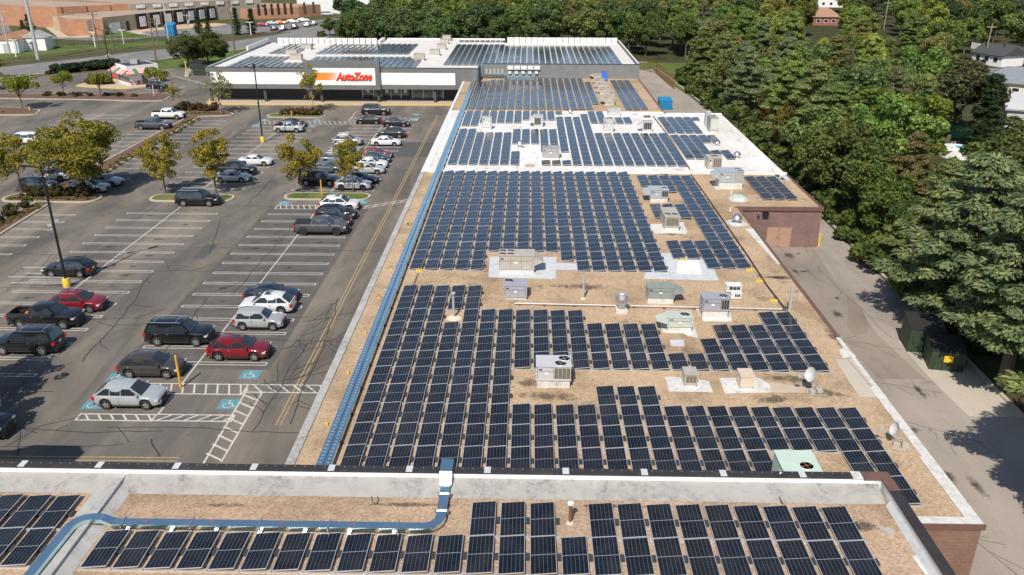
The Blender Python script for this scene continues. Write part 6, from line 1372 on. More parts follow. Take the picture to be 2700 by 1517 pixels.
# mesh fence along the railway
def fence(label, pts, h, mat, step=3.0, mesh_r=.02, rails=(0.1, .95), pick=0):
    t = thing('fence', label, 'fence', (0, 0, 0)); m = MB(); r_ = MB()
    for a, b in zip(pts[:-1], pts[1:]):
        A, B = Vector(a), Vector(b); n = max(1, int((B-A).length/step))
        for k in range(n+1): p = A.lerp(B, k/n); m.tube((p.x, p.y, 0), (p.x, p.y, h), .05, n=4)
        for z in rails: r_.tube((A.x, A.y, h*z), (B.x, B.y, h*z), .03, n=4)
        if pick:
            n = int((B-A).length/pick)
            for k in range(n): p = A.lerp(B, k/n); r_.tube((p.x, p.y, 0), (p.x, p.y, h), mesh_r, n=3, caps=False)
    ob('post', m, mat, t); ob('mesh_panel', r_, mat, t)
fence('dark mesh fence between the grass verge and the factory road', [xy(z1(*p)) for p in ((400, 455), (860, 450), (1400, 400), (1700, 375))], 2.4, 'tar', 4, .03, (.3, .95), .8)
fence('chain link fence on the lawn behind the store right corner', [(27, 212), (30.5, 205), (31.2, 182)], 2.6, 'rust', 2.2, .02, (.1, .5, .95), .35)
fence('wire fence at the foot of the wood behind the store', [(-33, 219.5), (-14, 219), (2, 214)], 2.2, 'galv', 3, .015, (.1, .95), .8)
# ================================================================== TREES
def project(P):
    p = Vector(P)-Vector((0, 0, CAMH)); v = cam.matrix_world.to_3x3().transposed() @ p
    return 1350+FPX*v.x/-v.z, 758.5-FPX*v.y/-v.z, -v.z
class LeafMesh:
    def __init__(s): s.v = []; s.f = []
    def leaf(s, c, n, up, a, b):
        x = n.cross(up)
        if x.length < 1e-4: x = n.orthogonal()
        x.normalize(); y = n.cross(x).normalized(); i = len(s.v)
        s.v += [c-x*a-y*b*.4, c+x*a*.1-y*b, c+x*a+y*b*.3, c-x*a*.15+y*b]; s.f.append((i, i+1, i+2, i+3))
    def mesh(s, name):
        me = bpy.data.meshes.new(name); me.from_pydata([tuple(v) for v in s.v], [], s.f); me.materials.append(MATS['foliage']); return me
def rv(r):
    while True:
        v = Vector((r.uniform(-1, 1), r.uniform(-1, 1), r.uniform(-1, 1)))
        if .05 < v.length < 1: return v.normalized()
def broad(seed, count=7000, rx=4.6, rz=4.2, cz=8.0, lobes=26, leaf=.20, lr=(1.0, 1.9), gap=0.0, trunk=(.24, 3.6), limbs=10, mat='bark', drop=0.0):
    r = random.Random(seed); L_ = []
    for k in range(lobes):
        d = rv(r); q = r.random()**.45
        c = Vector((d.x*rx*q, d.y*rx*q, d.z*rz*q*.95)); rad = r.uniform(*lr)*(1.1-.35*q)
        L_.append((c, rad, r.uniform(.75, 1.25)))
    m = LeafMesh(); tot = sum(l[1]**2*l[2] for l in L_)
    for c, rad, wgt in L_:
        n = int(count*rad**2*wgt/tot)
        for _ in range(n):
            d = rv(r); rr_ = rad*(.62+.42*r.random()**.6); 
            if d.z < -.45 and r.random() < .6: d.z *= -1
            p = c+Vector((d.x, d.y, d.z*.82))*rr_+Vector((0, 0, cz)); p.z -= drop*r.random()
            nn_ = (d*.7+rv(r)*.9+Vector((0, 0, .35))).normalized(); s_ = leaf*r.uniform(.65, 1.35); m.leaf(p, nn_, rv(r), s_, s_*.75)
    t = MB(); b = trunk[0]; t.tube((0, 0, -.1), (.05, .05, trunk[1]*.5), b*1.25, b, 8); t.tube((.05, .05, trunk[1]*.5), (0, 0, trunk[1]), b, b*.85, 8)
    t.tube((0, 0, trunk[1]), (.1, 0, cz+rz*.35), b*.8, b*.2, 6)
    for k in range(limbs):
        c = L_[k % len(L_)][0]; z0 = trunk[1]+r.uniform(-.2, cz-trunk[1]-.5)*.6; e = Vector((c.x*.85, c.y*.85, c.z*.8+cz)); st_ = Vector((0, 0, z0)); md = st_.lerp(e, .5)+Vector((0, 0, -.25)); t.tube(st_, md, b*.42, b*.26, 5); t.tube(md, e, b*.26, b*.07, 5)
    return m.mesh('crown'), t.mesh('trunk', mat, 60)
def pine(seed, H=14, rad=5.6, z0=1.6, count=17000, leaf=.17, power=.75):
    r = random.Random(seed); m = LeafMesh(); t = MB(); t.tube((0, 0, -.1), (0, 0, H*.5), .34, .22, 8); t.tube((0, 0, H*.5), (0, 0, H*.93), .22, .05, 6)
    cl = []; z = z0
    while z < H-.5:
        u = (z-z0)/(H-z0); R_ = rad*(max(.10, (1-u)**power*min(1, .55+u*2.2)))*r.uniform(.85, 1.12); n = r.randint(5, 7); a0 = r.random()*6.28
        for k in range(n):
            a = a0+k*6.283/n+r.uniform(-.35, .35); ln = R_*r.uniform(.6, 1.1); d = Vector((math.cos(a), math.sin(a), 0)); zz_ = z+r.uniform(-.35, .35)
            tip = Vector((0, 0, zz_))+d*ln+Vector((0, 0, ln*(.02+.30*u)+.1)); t.tube((0, 0, zz_), tip, .07, .02, 4, caps=False); nc = max(2, int(ln*1.15))
            for j in range(nc):
                f_ = .38+.62*(j+r.random()*.7)/nc; c = Vector((0, 0, zz_)).lerp(tip, min(1.02, f_))+Vector((-d.y, d.x, 0))*r.uniform(-.6, .6)*f_*ln*.32+Vector((0, 0, r.uniform(-.1, .25))); cl.append((c, r.uniform(.5, .95), d))
        z += r.uniform(.8, 1.15)
    for _ in range(6): cl.append((Vector((r.uniform(-.5, .5), r.uniform(-.5, .5), H-r.uniform(.2, 1.2))), r.uniform(.45, .7), Vector((1, 0, 0))))
    tot = sum(c[1]**2 for c in cl)
    for c, cr, d in cl:
        for _ in range(int(count*cr*cr/tot)):
            q = rv(r); q.z = q.z*.62 if q.z > 0 else q.z*.25; p = c+q*cr*r.uniform(.55, 1.05); nn_ = (Vector((0, 0, .5))+q*1.0+rv(r)*.7).normalized(); s_ = leaf*r.uniform(.6, 1.3); m.leaf(p, nn_, q+d*.4+rv(r)*.3, s_*.5, s_*1.3)
    return m.mesh('crown'), t.mesh('trunk', 'bark', 60)
def willow(seed, H=11, rad=5.2, count=9000):
    r = random.Random(seed); m = LeafMesh(); t = MB(); t.tube((0, 0, -.1), (0, 0, 4), .4, .3, 8)
    for k in range(70):
        d = rv(r); d.z = abs(d.z); top = Vector((d.x*rad*.9, d.y*rad*.9, 5+d.z*(H-5.5)))
        t.tube((0, 0, 4), top*.9, .08, .02, 4, caps=False); n = count//70; sr = r.uniform(.5, .9); ln = r.uniform(1.8, 4.2)
        for j in range(n):
            u = r.random(); p = top+Vector((r.uniform(-1, 1)*sr+d.x*u*.8, r.uniform(-1, 1)*sr+d.y*u*.8, -u*ln+r.uniform(-.3, .4))); m.leaf(p, (Vector((d.x, d.y, .6))+rv(r)*.6).normalized(), Vector((0, 0, 1)), .10*r.uniform(.7, 1.3), .30*r.uniform(.7, 1.3))
    return m.mesh('crown'), t.mesh('trunk', 'bark', 60)
def spruce(seed, H=13, rad=2.9, count=9000):
    return pine(seed, H, rad, .6, count, .15, 1.0)
def bare(seed, H=12):
    r = random.Random(seed); t = MB(); tw = MB()
    def grow(p, d, ln, rd, lv):
        e = p+d*ln; (t if lv < 2 else tw).tube(p, e, rd, rd*.6, 4 if lv else 6, caps=False)
        if lv < 5:
            for _ in range(3 if lv < 4 else 4): grow(p+d*ln*r.uniform(.55, 1), (d+rv(r)*.62+Vector((0, 0, .12))).normalized(), ln*r.uniform(.58, .8), rd*.55, lv+1)
    grow(Vector((0, 0, 0)), Vector((0, 0, 1)), H*.3, .2, 0)
    return tw.mesh('crown', 'bark_pale'), t.mesh('trunk', 'bark_pale')
def leafless(): pass
PR = {'lot': [broad(11, 7500, 3.3, 3.3, 5.4, 46, .13, (.55, 1.15), trunk=(.13, 2.2), limbs=16), broad(12, 6800, 3.3, 3.3, 5.4, 44, .13, (.5, 1.1), trunk=(.13, 2.2), limbs=16), broad(13, 7000, 3.1, 3.5, 5.6, 46, .13, (.5, 1.1), trunk=(.13, 2.3), limbs=16)],
      'sparse': [broad(21, 2200, 2.5, 2.7, 4.7, 34, .11, (.35, .75), trunk=(.09, 1.9), limbs=18, mat='bark_pale'), broad(22, 2400, 2.5, 2.8, 4.8, 34, .11, (.35, .75), trunk=(.09, 1.9), limbs=18, mat='bark_pale')],
      'flat': [broad(31, 4200, 3.6, 1.7, 4.9, 22, .15, (.7, 1.2), trunk=(.13, 2.2), limbs=14)],
      'big': [broad(41, 19000, 5.2, 4.4, 6.6, 80, .15, (.8, 1.7), trunk=(.25, 2.4), limbs=20)],
      'wood': [broad(50+k, 9500, 4.6+.2*k, 4.8, 8.0, 30+2*k, .24, (1.1, 2.0), trunk=(.24, 3.2)) for k in range(4)],
      'pine': [pine(60+k, 14, 5.4+.3*k, 1.8, 34000, .15) for k in range(3)]+[pine(66, 14.5, 6.0, 3.6, 36000, .15)], 'spruce': [spruce(70), spruce(71)], 'willow': [willow(80)], 'bare': [bare(90), bare(91)],
      'shrub': [broad(95, 1500, 1.1, .6, .6, 12, .10, (.3, .5), trunk=(.05, .3), limbs=4), broad(96, 900, .55, .3, .3, 8, .09, (.18, .3), trunk=(.03, .15), limbs=2)]}
BASEH = {'lot': 9.0, 'sparse': 7.6, 'flat': 6.9, 'big': 11.3, 'wood': 13.2, 'pine': 14.0, 'spruce': 13.0, 'willow': 11.2, 'bare': 11.0, 'shrub': 1.3}
NM = {'pine': 'pine_tree', 'spruce': 'conifer_tree', 'willow': 'willow_tree', 'bare': 'bare_tree', 'shrub': 'shrub'}
def tree(kind, x, y, h, color, label, group=None, wide=1.0, k=None, cat=None, z=0.0):
    pr = PR[kind]; cm, tm = pr[(k if k is not None else rnd.randrange(len(pr))) % len(pr)]
    s = h/BASEH[kind]; t = thing(NM.get(kind, 'broadleaf_tree'), label, cat or ('shrub' if kind == 'shrub' else 'tree'), (x, y, z), rnd.random()*6.28, group); t.scale = (s*wide, s*wide, s)
    c = ob('crown', cm, parent=t); c.color = (*color, 1); ob('trunk', tm, parent=t); return t
OL, YG, GRN, DGRN, PIN, BPIN, RUST, YEL, ORN, SAGE = (.31, .27, .05), (.24, .28, .045), (.095, .14, .040), (.05, .08, .030), (.20, .255, .105), (.20, .26, .14), (.16, .075, .030), (.19, .17, .03), (.22, .135, .025), (.10, .13, .075)
def base_tree(kind, f, bx, by, ty, color, label, **kw):
    p = f(bx, by); lo, hi = 1, 40
    o = kw.pop('sc', 3.617); ox, oy = kw.pop('o', (0, 0)); h = HZ(ox+bx/o, oy+ty/o, p.y)-0
    return tree(kind, p.x, p.y, h, color, label, **kw)
g_ = 'young trees on the parking lot islands'
base_tree('flat', z1, 215, 1045, 690, YG, 'flat-crowned bright green tree on the top left island by the hydrant', group=g_, wide=1.05)
base_tree('flat', z1, 615, 920, 675, YG, 'bright green flat-crowned tree nearest the left of the planted strip before the kiosk', group=g_, wide=.8)
base_tree('flat', z1, 965, 930, 672, (.26, .25, .05), 'yellowish tree directly left of the kiosk', group=g_, wide=.95)
base_tree('flat', z1, 1520, 890, 625, YG, 'bright green tree over the black hatchback right of the kiosk', group=g_, wide=.85)
base_tree('sparse', z1, 1672, 1040, 780, OL, 'small thin tree at the tip above the white pickup', group=g_, wide=.8)
base_tree('sparse', z1, 2105, 1085, 680, (.26, .26, .10), 'thin pale-trunked tree before the left store column', group=g_, wide=1.1)
base_tree('sparse', z2, 1180, 1070, 612, (.33, .29, .05), 'yellow-green tree hiding the left half of the store sign', group=g_, wide=.95, o=(500, 0))
base_tree('lot', z5, 210, 930, 345, OL, 'olive leaning tree at the left end of the left island', group=g_, wide=1.0, o=(0, 250))
base_tree('big', z5, 795, 950, 180, (.25, .235, .045), 'largest olive tree on the left island over the silver crossover', o=(0, 250), group=g_, wide=1.12)
base_tree('lot', z5, 1580, 950, 370, OL, 'olive-yellow tree left on the small middle grass island', group=g_, o=(0, 250), k=1, wide=.9)
base_tree('lot', z5, 2060, 940, 330, (.33, .275, .05), 'olive-yellow tree right on the small middle grass island', group=g_, o=(0, 250), k=2, wide=.95)
base_tree('lot', z6, 815, 1070, 420, (.33, .275, .05), 'olive-yellow tree left on the right grass island', group=g_, sc=4.135, o=(600, 250), k=1, wide=.95)
base_tree('lot', z6, 1368, 1065, 440, OL, 'thinner olive tree right on the right grass island', group=g_, sc=4.135, o=(600, 250), k=0, wide=.72)
base_tree('big', z1, 1800, 640, 300, (.12, .135, .055), 'dark spreading tree left of the pair by the store corner', wide=1.15)
base_tree('big', z1, 1990, 620, 285, (.11, .14, .045), 'dark spreading tree right of the pair by the store corner', wide=1.2)
base_tree('big', z1, 2110, 590, 400, (.11, .13, .045), 'lower dark tree touching the store side wall', wide=1.1, k=1)
base_tree('spruce', z1, 2265, 335, 80, DGRN, 'left conifer of the two before the factory', group='conifers before the factory', wide=1.2)
base_tree('spruce', z1, 2410, 330, 88, (.03, .055, .03), 'right darker conifer of the two before the factory', group='conifers before the factory', wide=1.45)
base_tree('spruce', z1, 1900, 320, 128, DGRN, 'conifer in front of the last loading docks', group='conifers before the factory', wide=1.6)
base_tree('spruce', z1, 1990, 320, 150, DGRN, 'second conifer in front of the last loading docks', group='conifers before the factory', wide=1.3)
base_tree('spruce', z1, 300, 340, 140, DGRN, 'dark bushy conifer left of the orange brick building', wide=1.9)
base_tree('spruce', z1, 230, 330, 190, (.05, .07, .03), 'lower conifer beside the brick building conifer', wide=1.6)
base_tree('flat', z1, -20, 740, 560, YG, 'tree cut by the left edge above the top left island', wide=.9)
base_tree('flat', z1, -60, 860, 640, YG, 'second tree cut by the left edge above the top left island', wide=1.1)
tree('lot', -38.6, 49.0, 8.0, OL, 'olive tree just beyond the left edge, below the black suv', wide=1.1, k=0)
tree('lot', -38.2, 44.5, 8.5, OL, 'second olive tree beyond the left edge shading the lot corner', wide=1.1, k=1)
for i, (x, y) in enumerate(((560, 560), (720, 580), (900, 600))): pass
# hedge by the road behind the kiosk
for k in range(9):
    p = z1(560+k*62, 700-k*7); tree('shrub', p.x, p.y, 2.2, (.035, .065, .03), 'low dark juniper bushes of the hedge behind the kiosk, %s from left' % ordn(k+1), group='juniper hedge behind the kiosk', wide=1.5, k=0)
# shrubs on islands
def shrubs(spots, col, lab, grp, h=.9, k=1, wide=1.3):
    for (x, y) in spots: tree('shrub', x, y, h*rnd.uniform(.75, 1.25), tuple(c*rnd.uniform(.85, 1.15) for c in col), lab, group=grp, wide=wide*rnd.uniform(.85, 1.2), k=k, z=.15, cat='shrub')
jit = lambda: rnd.uniform(-.35, .35)
shrubs([(-58.2-.011*(y-101)+jit()*.6+(.0 if k % 2 else -.9), y) for k, y in enumerate([102+i*1.05 for i in range(44)])], (.22, .20, .075), 'low straw-green grass clump in the long planted strip', 'grass clumps in the planted strip', .7)
shrubs([(-59.0+jit()*1.4, 71+i*.95) for i in range(27)], (.20, .20, .075), 'low straw-green grass clump in the near planted strip', 'grass clumps in the near planted strip', .7)
shrubs([(-60.2+jit()*.4, 74+i*3.0) for i in range(8)], (.09, .085, .03), 'brownish rounded shrub in the near planted strip', 'brown shrubs of the near strip', 1.2, 0, .8)
shrubs([(-64+i*.8, 98.6+jit()) for i in range(13)], (.17, .18, .05), 'pale grass clump on the left island edge', 'grass clumps on the left island', .6)
shrubs([(-62.5+i*1.7, 99.9+jit()) for i in range(5)], (.07, .06, .03), 'dark shrub on the left island', 'dark shrubs on the left island', 1.3, 0, .9)
shrubs([(-65.4+i*1.35, 155.6+jit()) for i in range(6)], (.13, .085, .055), 'dark purple-brown shrub on the island by the store', 'dark purple shrubs', 1.5, 0, .9)
shrubs([(-66+i*1.0, 153.0+jit()*.8-i*.05) for i in range(11)], (.24, .23, .09), 'yellowish grass clump on the island by the store', 'yellowish clumps by the store', .7)
shrubs([(-45.0+i*.95, 152.2+jit()*.4) for i in range(8)], (.16, .11, .06), 'red-brown shrub on the far round-ended island', 'red-brown shrubs on the far island', 1.2, 0, .8)
shrubs([(-98+i*3, 170+jit()) for i in range(7)], (.12, .085, .04), 'low brown shrub in the strip before the kiosk', 'low brown shrubs before the kiosk', .8, 0)
shrubs([(-96.5+i*1.1, 184.6+jit()) for i in range(5)], (.11, .12, .03), 'green shrub on the kiosk island', 'shrubs on the kiosk island', 1.7, 0, .8)
shrubs([(-108+i*2.2, 153+jit()) for i in range(6)], (.13, .12, .04), 'low tufts on the top left island', 'tufts on the top left island', .5)
for k, (x, y, r_) in enumerate(((1960, 180, 3.0), (1210, 190, 3.2))):
    pass
# ---- the houses of the neighbourhood
CLEAR = []
def house(label, px, py, w_, d_, hw_, hr, rz, wall, roof, gable=True, z=0, win=3, clear=None, name='house', cat='house'):
    p = G(px, py); t = thing(name, label, cat, (p.x, p.y, 0), R(rz)); o = .5
    ob('wall', MB().prism([(-w_/2, 0), (w_/2, 0), (w_/2, d_), (-w_/2, d_)], 0, hw_, top=False), wall, t)
    e = .6 if gable else w_*.28; m = MB()
    v = [(-w_/2-o, -o, hw_-.1), (w_/2+o, -o, hw_-.1), (w_/2+o, d_+o, hw_-.1), (-w_/2-o, d_+o, hw_-.1), (-w_/2-(o if gable else -e), d_/2, hr), (w_/2+(o if gable else -e), d_/2, hr)]
    m.raw(v, [(0, 1, 5, 4), (2, 3, 4, 5), (1, 2, 5), (3, 0, 4)]); m.raw([(a, b, c-.18) for a, b, c in v], [(0, 4, 5, 1), (2, 5, 4, 3)]); ob('roof', m, roof, t)
    if gable:
        g = MB()
        for s in (-1, 1): x = s*w_/2; g.face([(x, 0, hw_-.02), (x, d_, hw_-.02), (x, d_/2, hr-.25)])
        ob('gable', g, wall, t)
    for k in range(win):
        x = -w_/2+(k+.7)*w_/(win+.4); wd = ob('window', MB().box(x-.6, x+.6, -.06, -.02, 1.1, 2.2), 'glass_dark', t); ob('window_frame', MB().box(x-.7, x+.7, -.05, -.01, 1.0, 1.1).box(x-.7, x+.7, -.05, -.01, 2.2, 2.3).box(x-.7, x-.6, -.05, -.01, 1.1, 2.2).box(x+.6, x+.7, -.05, -.01, 1.1, 2.2), 'white_paint', wd)
    ob('vent_pipe', MB().tube((w_*.2, d_*.4, hw_), (w_*.2, d_*.4, hr+.3), .12, n=6), 'black_paint', t)
    if clear: CLEAR.append((*clear, p.y))
    return t
house('brick bungalow with brown hip roof in the clearing beyond the wood', 2176, 68, 9.5, 9, 3.2, 6.0, 0, 'brick_house', 'roof_shingle_brown', False, clear=(2146, 26, 2206, 70))
house('house with big blue-grey roof and cream walls at the right edge', 2672, 262, 13, 10, 3.2, 5.8, -35, 'siding_cream', 'roof_shingle_grey', False, clear=(2620, 195, 2710, 245))
house('white gabled house with dark garage shadows at upper right', 2598, 172, 9, 7.5, 2.8, 5.0, -68, 'white_paint', 'roof_shingle_dark', True, clear=(2558, 128, 2640, 166))
house('small grey house right of the white gabled house', 2662, 166, 6, 5, 2.6, 4.2, -60, 'siding_grey', 'roof_shingle_dark', True, clear=(2645, 138, 2690, 162))
house('grey house with a porch cut by the right edge', 2716, 350, 8, 8, 3.8, 6.0, -20, 'siding_grey', 'siding_grey', True, clear=(2682, 305, 2710, 335))
house('white house at the top edge behind the bungalow', 2190, 20, 12, 9, 5, 8, 0, 'white_paint', 'siding_grey', True, clear=(2168, 0, 2200, 18))
p = G(2528, 365); t = thing('shed', 'dark teal garden shed among the trees above the pool', 'shed', (p.x, p.y, 0), -.2); ob('wall', MB().box(-1.6, 1.6, 0, 2.4, 0, 2.3), 'green_paint', t); ob('roof', MB().raw([(-1.8, -.2, 2.2), (1.8, -.2, 2.2), (1.8, 2.6, 2.2), (-1.8, 2.6, 2.2), (0, -.2, 2.9), (0, 2.6, 2.9)], [(0, 4, 5, 3), (1, 2, 5, 4), (0, 1, 4)]), 'roof_shingle_dark', t); CLEAR.append((2508, 325, 2545, 362, p.y))
p = G(2522, 412); t = thing('swimming_pool', 'round white-walled above ground pool glimpsed between trees', 'pool', (p.x, p.y, 0)); ob('wall', MB().tube((0, 0, 0), (0, 0, 1.3), 2.6, n=24, caps=False), 'white_paint', t); ob('water', MB().tube((0, 0, 1.1), (0, 0, 1.15), 2.55, n=24), 'pool_blue', t); ob('ladder', MB().tube((-1.5, -.8, 1), (-1.5, -.8, 2.4), .05, n=5).tube((-1.1, -.9, 1), (-1.1, -.9, 2.4), .05, n=5).box(-1.6, -1.0, -1, -.7, 1.7, 1.8).box(-2.6, -.4, -2.0, 1, 1.25, 1.4), 'white_paint', t); CLEAR.append((2495, 368, 2555, 408, p.y))
p = G(2608, 176); struct('street', MB().sheet([(p.x-12, p.y-9), (p.x+30, p.y-12), (p.x+30, p.y-5), (p.x-12, p.y-2)], .012), 'asphalt_road')
car('pickup', BK, lambda x, y, z=0: G(x, y, z), 2590, 2625, 172, 'l', 'black pickup in front of the white gabled house')['group'] = 'cars of the neighbourhood'
fence('white vinyl fence behind the white gabled house', [xy(G(2560, 128)), xy(G(2640, 142)), xy(G(2700, 152))], 1.8, 'white_paint', 2.5, .05, (.1, .5, .95), .25)
for (bx, by, ty, lab) in ((2330, 78, 0, 'pale leaning utility pole amid the wood near the top'), (2594, 168, 62, 'brown utility pole with vines before the white house')):
    p = G(bx, by); h = HZ(bx, ty, p.y); t = thing('utility_pole', lab, 'utility pole', (p.x, p.y, 0), 0, 'neighbourhood utility poles'); ob('pole', MB().tube((0, 0, 0), (0, 0, h), .18, .14, 7), 'bark_pale', t); ob('crossarm', MB().box(-1.3, 1.3, -.08, .08, h-1, h-.8), 'bark_pale', t); CLEAR.append((bx-8, ty, bx+8, by, p.y))
# ---- the woods
PLACED = []
for i, (px, py, h, col, lb) in enumerate(((868, 70, 6, (.13, .19, .05), 'low green bush at the road bend left of the wood'), (905, 80, 5, (.15, .21, .05), 'second low green bush at the road bend'), (925, 35, 13, (.07, .11, .055), 'dark tree at the left end of the wood behind the store'), (975, 55, 10, (.14, .17, .06), 'vine-covered pale green tree near the left end of the wood'), (1010, 30, 12, (.12, .17, .05), 'mid-green tree behind the roof screen'), (850, 95, 3.5, (.14, .18, .05), 'small bush beside the road behind the screen'))):
    p = G(px, py, h*.5); tree('wood', p.x, p.y, h, col, lb, wide=1.3); PLACED.append((p.x, p.y, 3))
def crown_at(kind, px, py, hc, h, color, label, wide=1.0, k=None, group=None):
    p = G(px, py, hc)
    if p.y < 205 and 20 < p.x < 37: p.x = 37.0
    t = tree(kind, p.x, p.y, h, color, label, group, wide, k); PLACED.append((p.x, p.y, 3.6*wide)); return t
def pine_at(x, y, h, color, label, wide, k, group=None): tree('pine', x, y, h, color, label, group, wide, k); PLACED.append((x, y, 5.0*wide))
pine_at(34.7, 54.0, 15.0, BPIN, 'big blue-green pine with bare trunk right of the dumpsters', 1.3, 3)
pine_at(36.0, 64.0, 15.0, BPIN, 'huge blue-green pine leaning over the alley above the dumpsters', 1.38, 1)
pine_at(43.5, 60.0, 15.0, BPIN, 'blue-green pine behind the huge one at the right edge', 1.1, 2)
pine_at(38.5, 47.5, 9.5, PIN, 'low pine branch tree at the right edge by the wooden fence', .75, 2)
pine_at(31.0, 37.2, 15.5, PIN, 'tall pine just outside the right edge shading the near alley', 1.12, 3)
pine_at(34.0, 28.0, 16.0, PIN, 'tall pine outside the bottom right corner shading the near alley', 1.1, 1)
pine_at(38.3, 74.5, 12.0, PIN, 'pine behind the huge one beside the small red tree', .95, 2)
pine_at(48.5, 70.0, 14.0, PIN, 'pine at the right edge further up the slope', 1.1, 0)
crown_at('pine', 2400, 470, 7, 12, (.19, .165, .075), 'brownish pine among green trees at right centre', .95, 1)
crown_at('pine', 2139, 300, 7, 14.5, PIN, 'broad layered pine beside the white roof corner', 1.1, 2)
crown_at('pine', 2065, 200, 7, 14, BPIN, 'blue-green pine behind the yellow-orange tree', 1.0, 0)
crown_at('pine', 1965, 215, 7, 13, BPIN, 'dense pine over the upper alley', 1.05, 1)
crown_at('pine', 1905, 165, 7, 13, PIN, 'pine along the far alley kerb', 1.0, 2)
crown_at('pine', 1860, 120, 7, 13, BPIN, 'pine at the bend behind the lawn', .95, 0)
crown_at('pine', 2010, 120, 8, 14, BPIN, 'tall pine left of the orange-brown tree', 1.0, 1)
crown_at('willow', 2330, 240, 7, 13, (.16, .22, .08), 'light green willow dome in the middle of the wood', 1.25, 0)
crown_at('wood', 2520, 265, 7, 13.5, (.115, .115, .06), 'large dull brown-green oak left of the blue-grey roof', 1.35, 1)
crown_at('wood', 2160, 195, 7, 10, ORN, 'orange-yellow tree between the pines', .75, 0)
crown_at('wood', 2225, 232, 6, 9, ORN, 'orange tree tip beside the willow', .6, 2)
crown_at('wood', 2050, 50, 8, 14, (.22, .185, .045), 'golden brown-green tall tree near the top centre right', 1.1, 3)
crown_at('wood', 2120, 30, 8, 14, (.15, .17, .045), 'green tree just left of the bungalow', 1.0, 1)
crown_at('bare', 1890, 75, 9, 14, (.3, .26, .22), 'grey leafless tree standing above the pines', 1.2, 0)
crown_at('bare', 2050, 225, 8, 12, (.3, .2, .15), 'reddish dead branches between the two big pines', .8, 1)
crown_at('wood', 2020, 262, 5, 6.5, RUST, 'small rusty red tree over the alley kerb', .6, 0)
crown_at('wood', 2340, 620, 3, 4.6, (.20, .06, .035), 'small bright red tree next to the huge pine', .55, 2)
crown_at('wood', 2420, 350, 7, 12, (.19, .24, .04), 'bright yellow-green tree beside the pool', 1.0, 0)
crown_at('wood', 2330, 350, 7, 13, (.15, .20, .045), 'green tree below the willow', 1.1, 1)
crown_at('wood', 2210, 420, 6, 11, (.125, .155, .05), 'mid-green tree on the kerb below the layered pine', 1.05, 2)
crown_at('wood', 2130, 420, 5, 9.5, (.125, .17, .045), 'green tree right beyond the brown shed roof', .95, 3)
crown_at('wood', 2290, 470, 6, 10.5, (.115, .165, .05), 'leafy green tree between brownish pine and kerb', 1.0, 0)
crown_at('wood', 2200, 530, 5, 9, (.115, .17, .045), 'green bushy tree at the kerb past the brick end wall', .85, 1)
crown_at('wood', 2270, 600, 4.5, 8, (.09, .135, .045), 'dark green bushy tree beside the small red tree', .85, 2)
crown_at('wood', 2640, 480, 7, 11, (.13, .145, .06), 'soft olive tree at the right edge', 1.35, 3)
crown_at('wood', 2650, 400, 7, 11, (.11, .15, .05), 'green tree at the right edge below the porch house', 1.1, 1)
crown_at('spruce', 2610, 300, 6, 12, (.04, .07, .03), 'dark cedar below the blue-grey roof', 1.5, 0)
crown_at('wood', 2080, 335, 5, 9, (.17, .155, .05), 'yellowish tree at the white roof edge', .7, 2)
crown_at('wood', 2710, 600, 7, 12, (.12, .14, .055), 'olive tree behind the huge pine at the right edge', 1.1, 0)
PAL = [((.080, .120, .040), 4), ((.105, .150, .045), 4), ((.125, .140, .052), 3), ((.065, .098, .042), 3), ((.150, .175, .045), 4), ((.17, .145, .05), 1), ((.095, .120, .070), 2)]
LAB = {0: 'deep green', 1: 'mid green', 2: 'olive green', 3: 'very dark green', 4: 'fresh green', 5: 'brownish', 6: 'grey-green'}
pool_ = [i for i, (c, w__) in enumerate(PAL) for _ in range(w__)]
def blocked(x, y, r_, h):
    u, v, dd = project((x, y, h*.55)); rp = r_*1.05*FPX/dd; rv_ = h*.52*FPX/dd
    if not (-60-rp < u < 2760+rp) or v-rv_ > 1560: return True
    u0, v0, _ = project((x, y, h*1.02))
    if v0 < -900: return True
    for (a, b, c, d, Y) in CLEAR:
        if y < Y+8 and u+rp > a and u-rp < c and v+rv_ > b and v-rv_ < d: return True
    return False
NT = 0
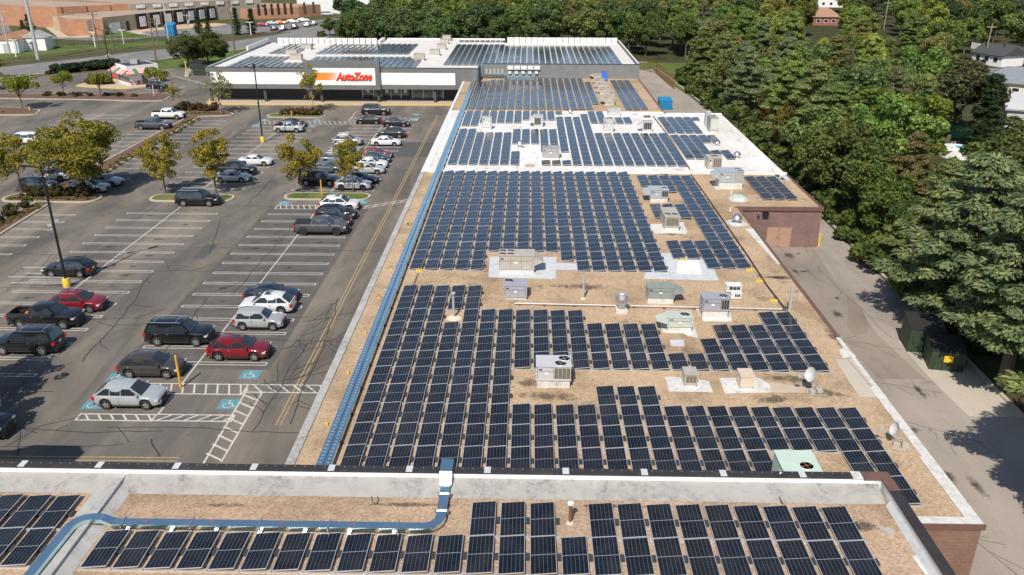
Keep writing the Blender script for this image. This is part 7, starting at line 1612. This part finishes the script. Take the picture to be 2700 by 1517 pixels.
def scatter(n, fx, fy, reg, dmin, hr_, pinep, group, dark=False):
    global NT
    t_ = 0
    for _ in range(n):
        x, y = rnd.uniform(*fx), rnd.uniform(*fy)
        if not reg(x, y): continue
        h = rnd.uniform(*hr_); wd = rnd.uniform(.85, 1.25); r_ = 4.6*wd*h/13.2
        if any((x-a)**2+(y-b)**2 < (dmin*.5*(1+c/4))**2 for a, b, c in PLACED): continue
        if blocked(x, y, r_, h): continue
        i = rnd.choice(pool_ if not dark else [0, 0, 1, 3, 3, 3, 2, 1]); br_ = rnd.uniform(1.3, 2.2); c = tuple(v*br_*rnd.uniform(.93, 1.07) for v in PAL[i][0]); kd = 'pine' if rnd.random() < pinep else 'wood'
        if dark: c = tuple(v*.9 for v in c)
        lab = '%s %s in the %s' % (LAB[i], 'pine' if kd == 'pine' else 'broadleaf tree', group)
        tree(kd, x, y, h*(1.12 if kd == 'pine' else 1), c, lab, lab.split(' in the ')[0]+'s, '+group, wd); PLACED.append((x, y, r_)); NT += 1
scatter(900, (37.5, 75), (58, 200), lambda x, y: x < 40+(y-40)*.75, 6.5, (9, 14), .5, 'wood right of the alley')
scatter(700, (-52, 45), (222, 262), lambda x, y: y > 222 and x > -50+(y-222)*.1 and not (22 < x < 44 and y < 232), 7.0, (11, 15), .05, 'wood right behind the store', True)
scatter(1400, (-46, 200), (200, 330), lambda x, y: (x > 44 or y > 250) and x > -52+(y-222)*.12, 9.5, (10, 14.5), .12, 'deep wood between store and houses')
scatter(1500, (-44, 270), (325, 480), lambda x, y: True, 13, (11, 15), .05, 'farthest wood at the top')
scatter(60, (-72, -52), (236, 330), lambda x, y: x > -50-(300-y)*.12 and x < -46, 8, (5, 8), 0, 'verge beside the road')
for k in range(16):       # low bushes filling the verge by the road and behind the store
    x = -50+k*2.6; tree('wood', x, 221.5+rnd.uniform(-.5, 1.5)+max(0, (-36-x))*.6, rnd.uniform(3.5, 5.5), (.085, .13, .03), 'low bright bush at the foot of the wood behind the store', 'low bushes at the foot of the wood', 1.2)
for k in range(58):
    y = 60+k*2.4; tree('shrub', 35.9+rnd.uniform(-.3, 1.6), y+rnd.uniform(-1, 1), rnd.uniform(2.2, 3.8), rnd.choice([(.10, .15, .045), (.125, .17, .05), (.085, .12, .04)]), 'low leafy undergrowth bush along the alley kerb', 'undergrowth bushes along the alley kerb', 1.1, 0)
print('scattered trees', NT, 'objects', len(bpy.data.objects))
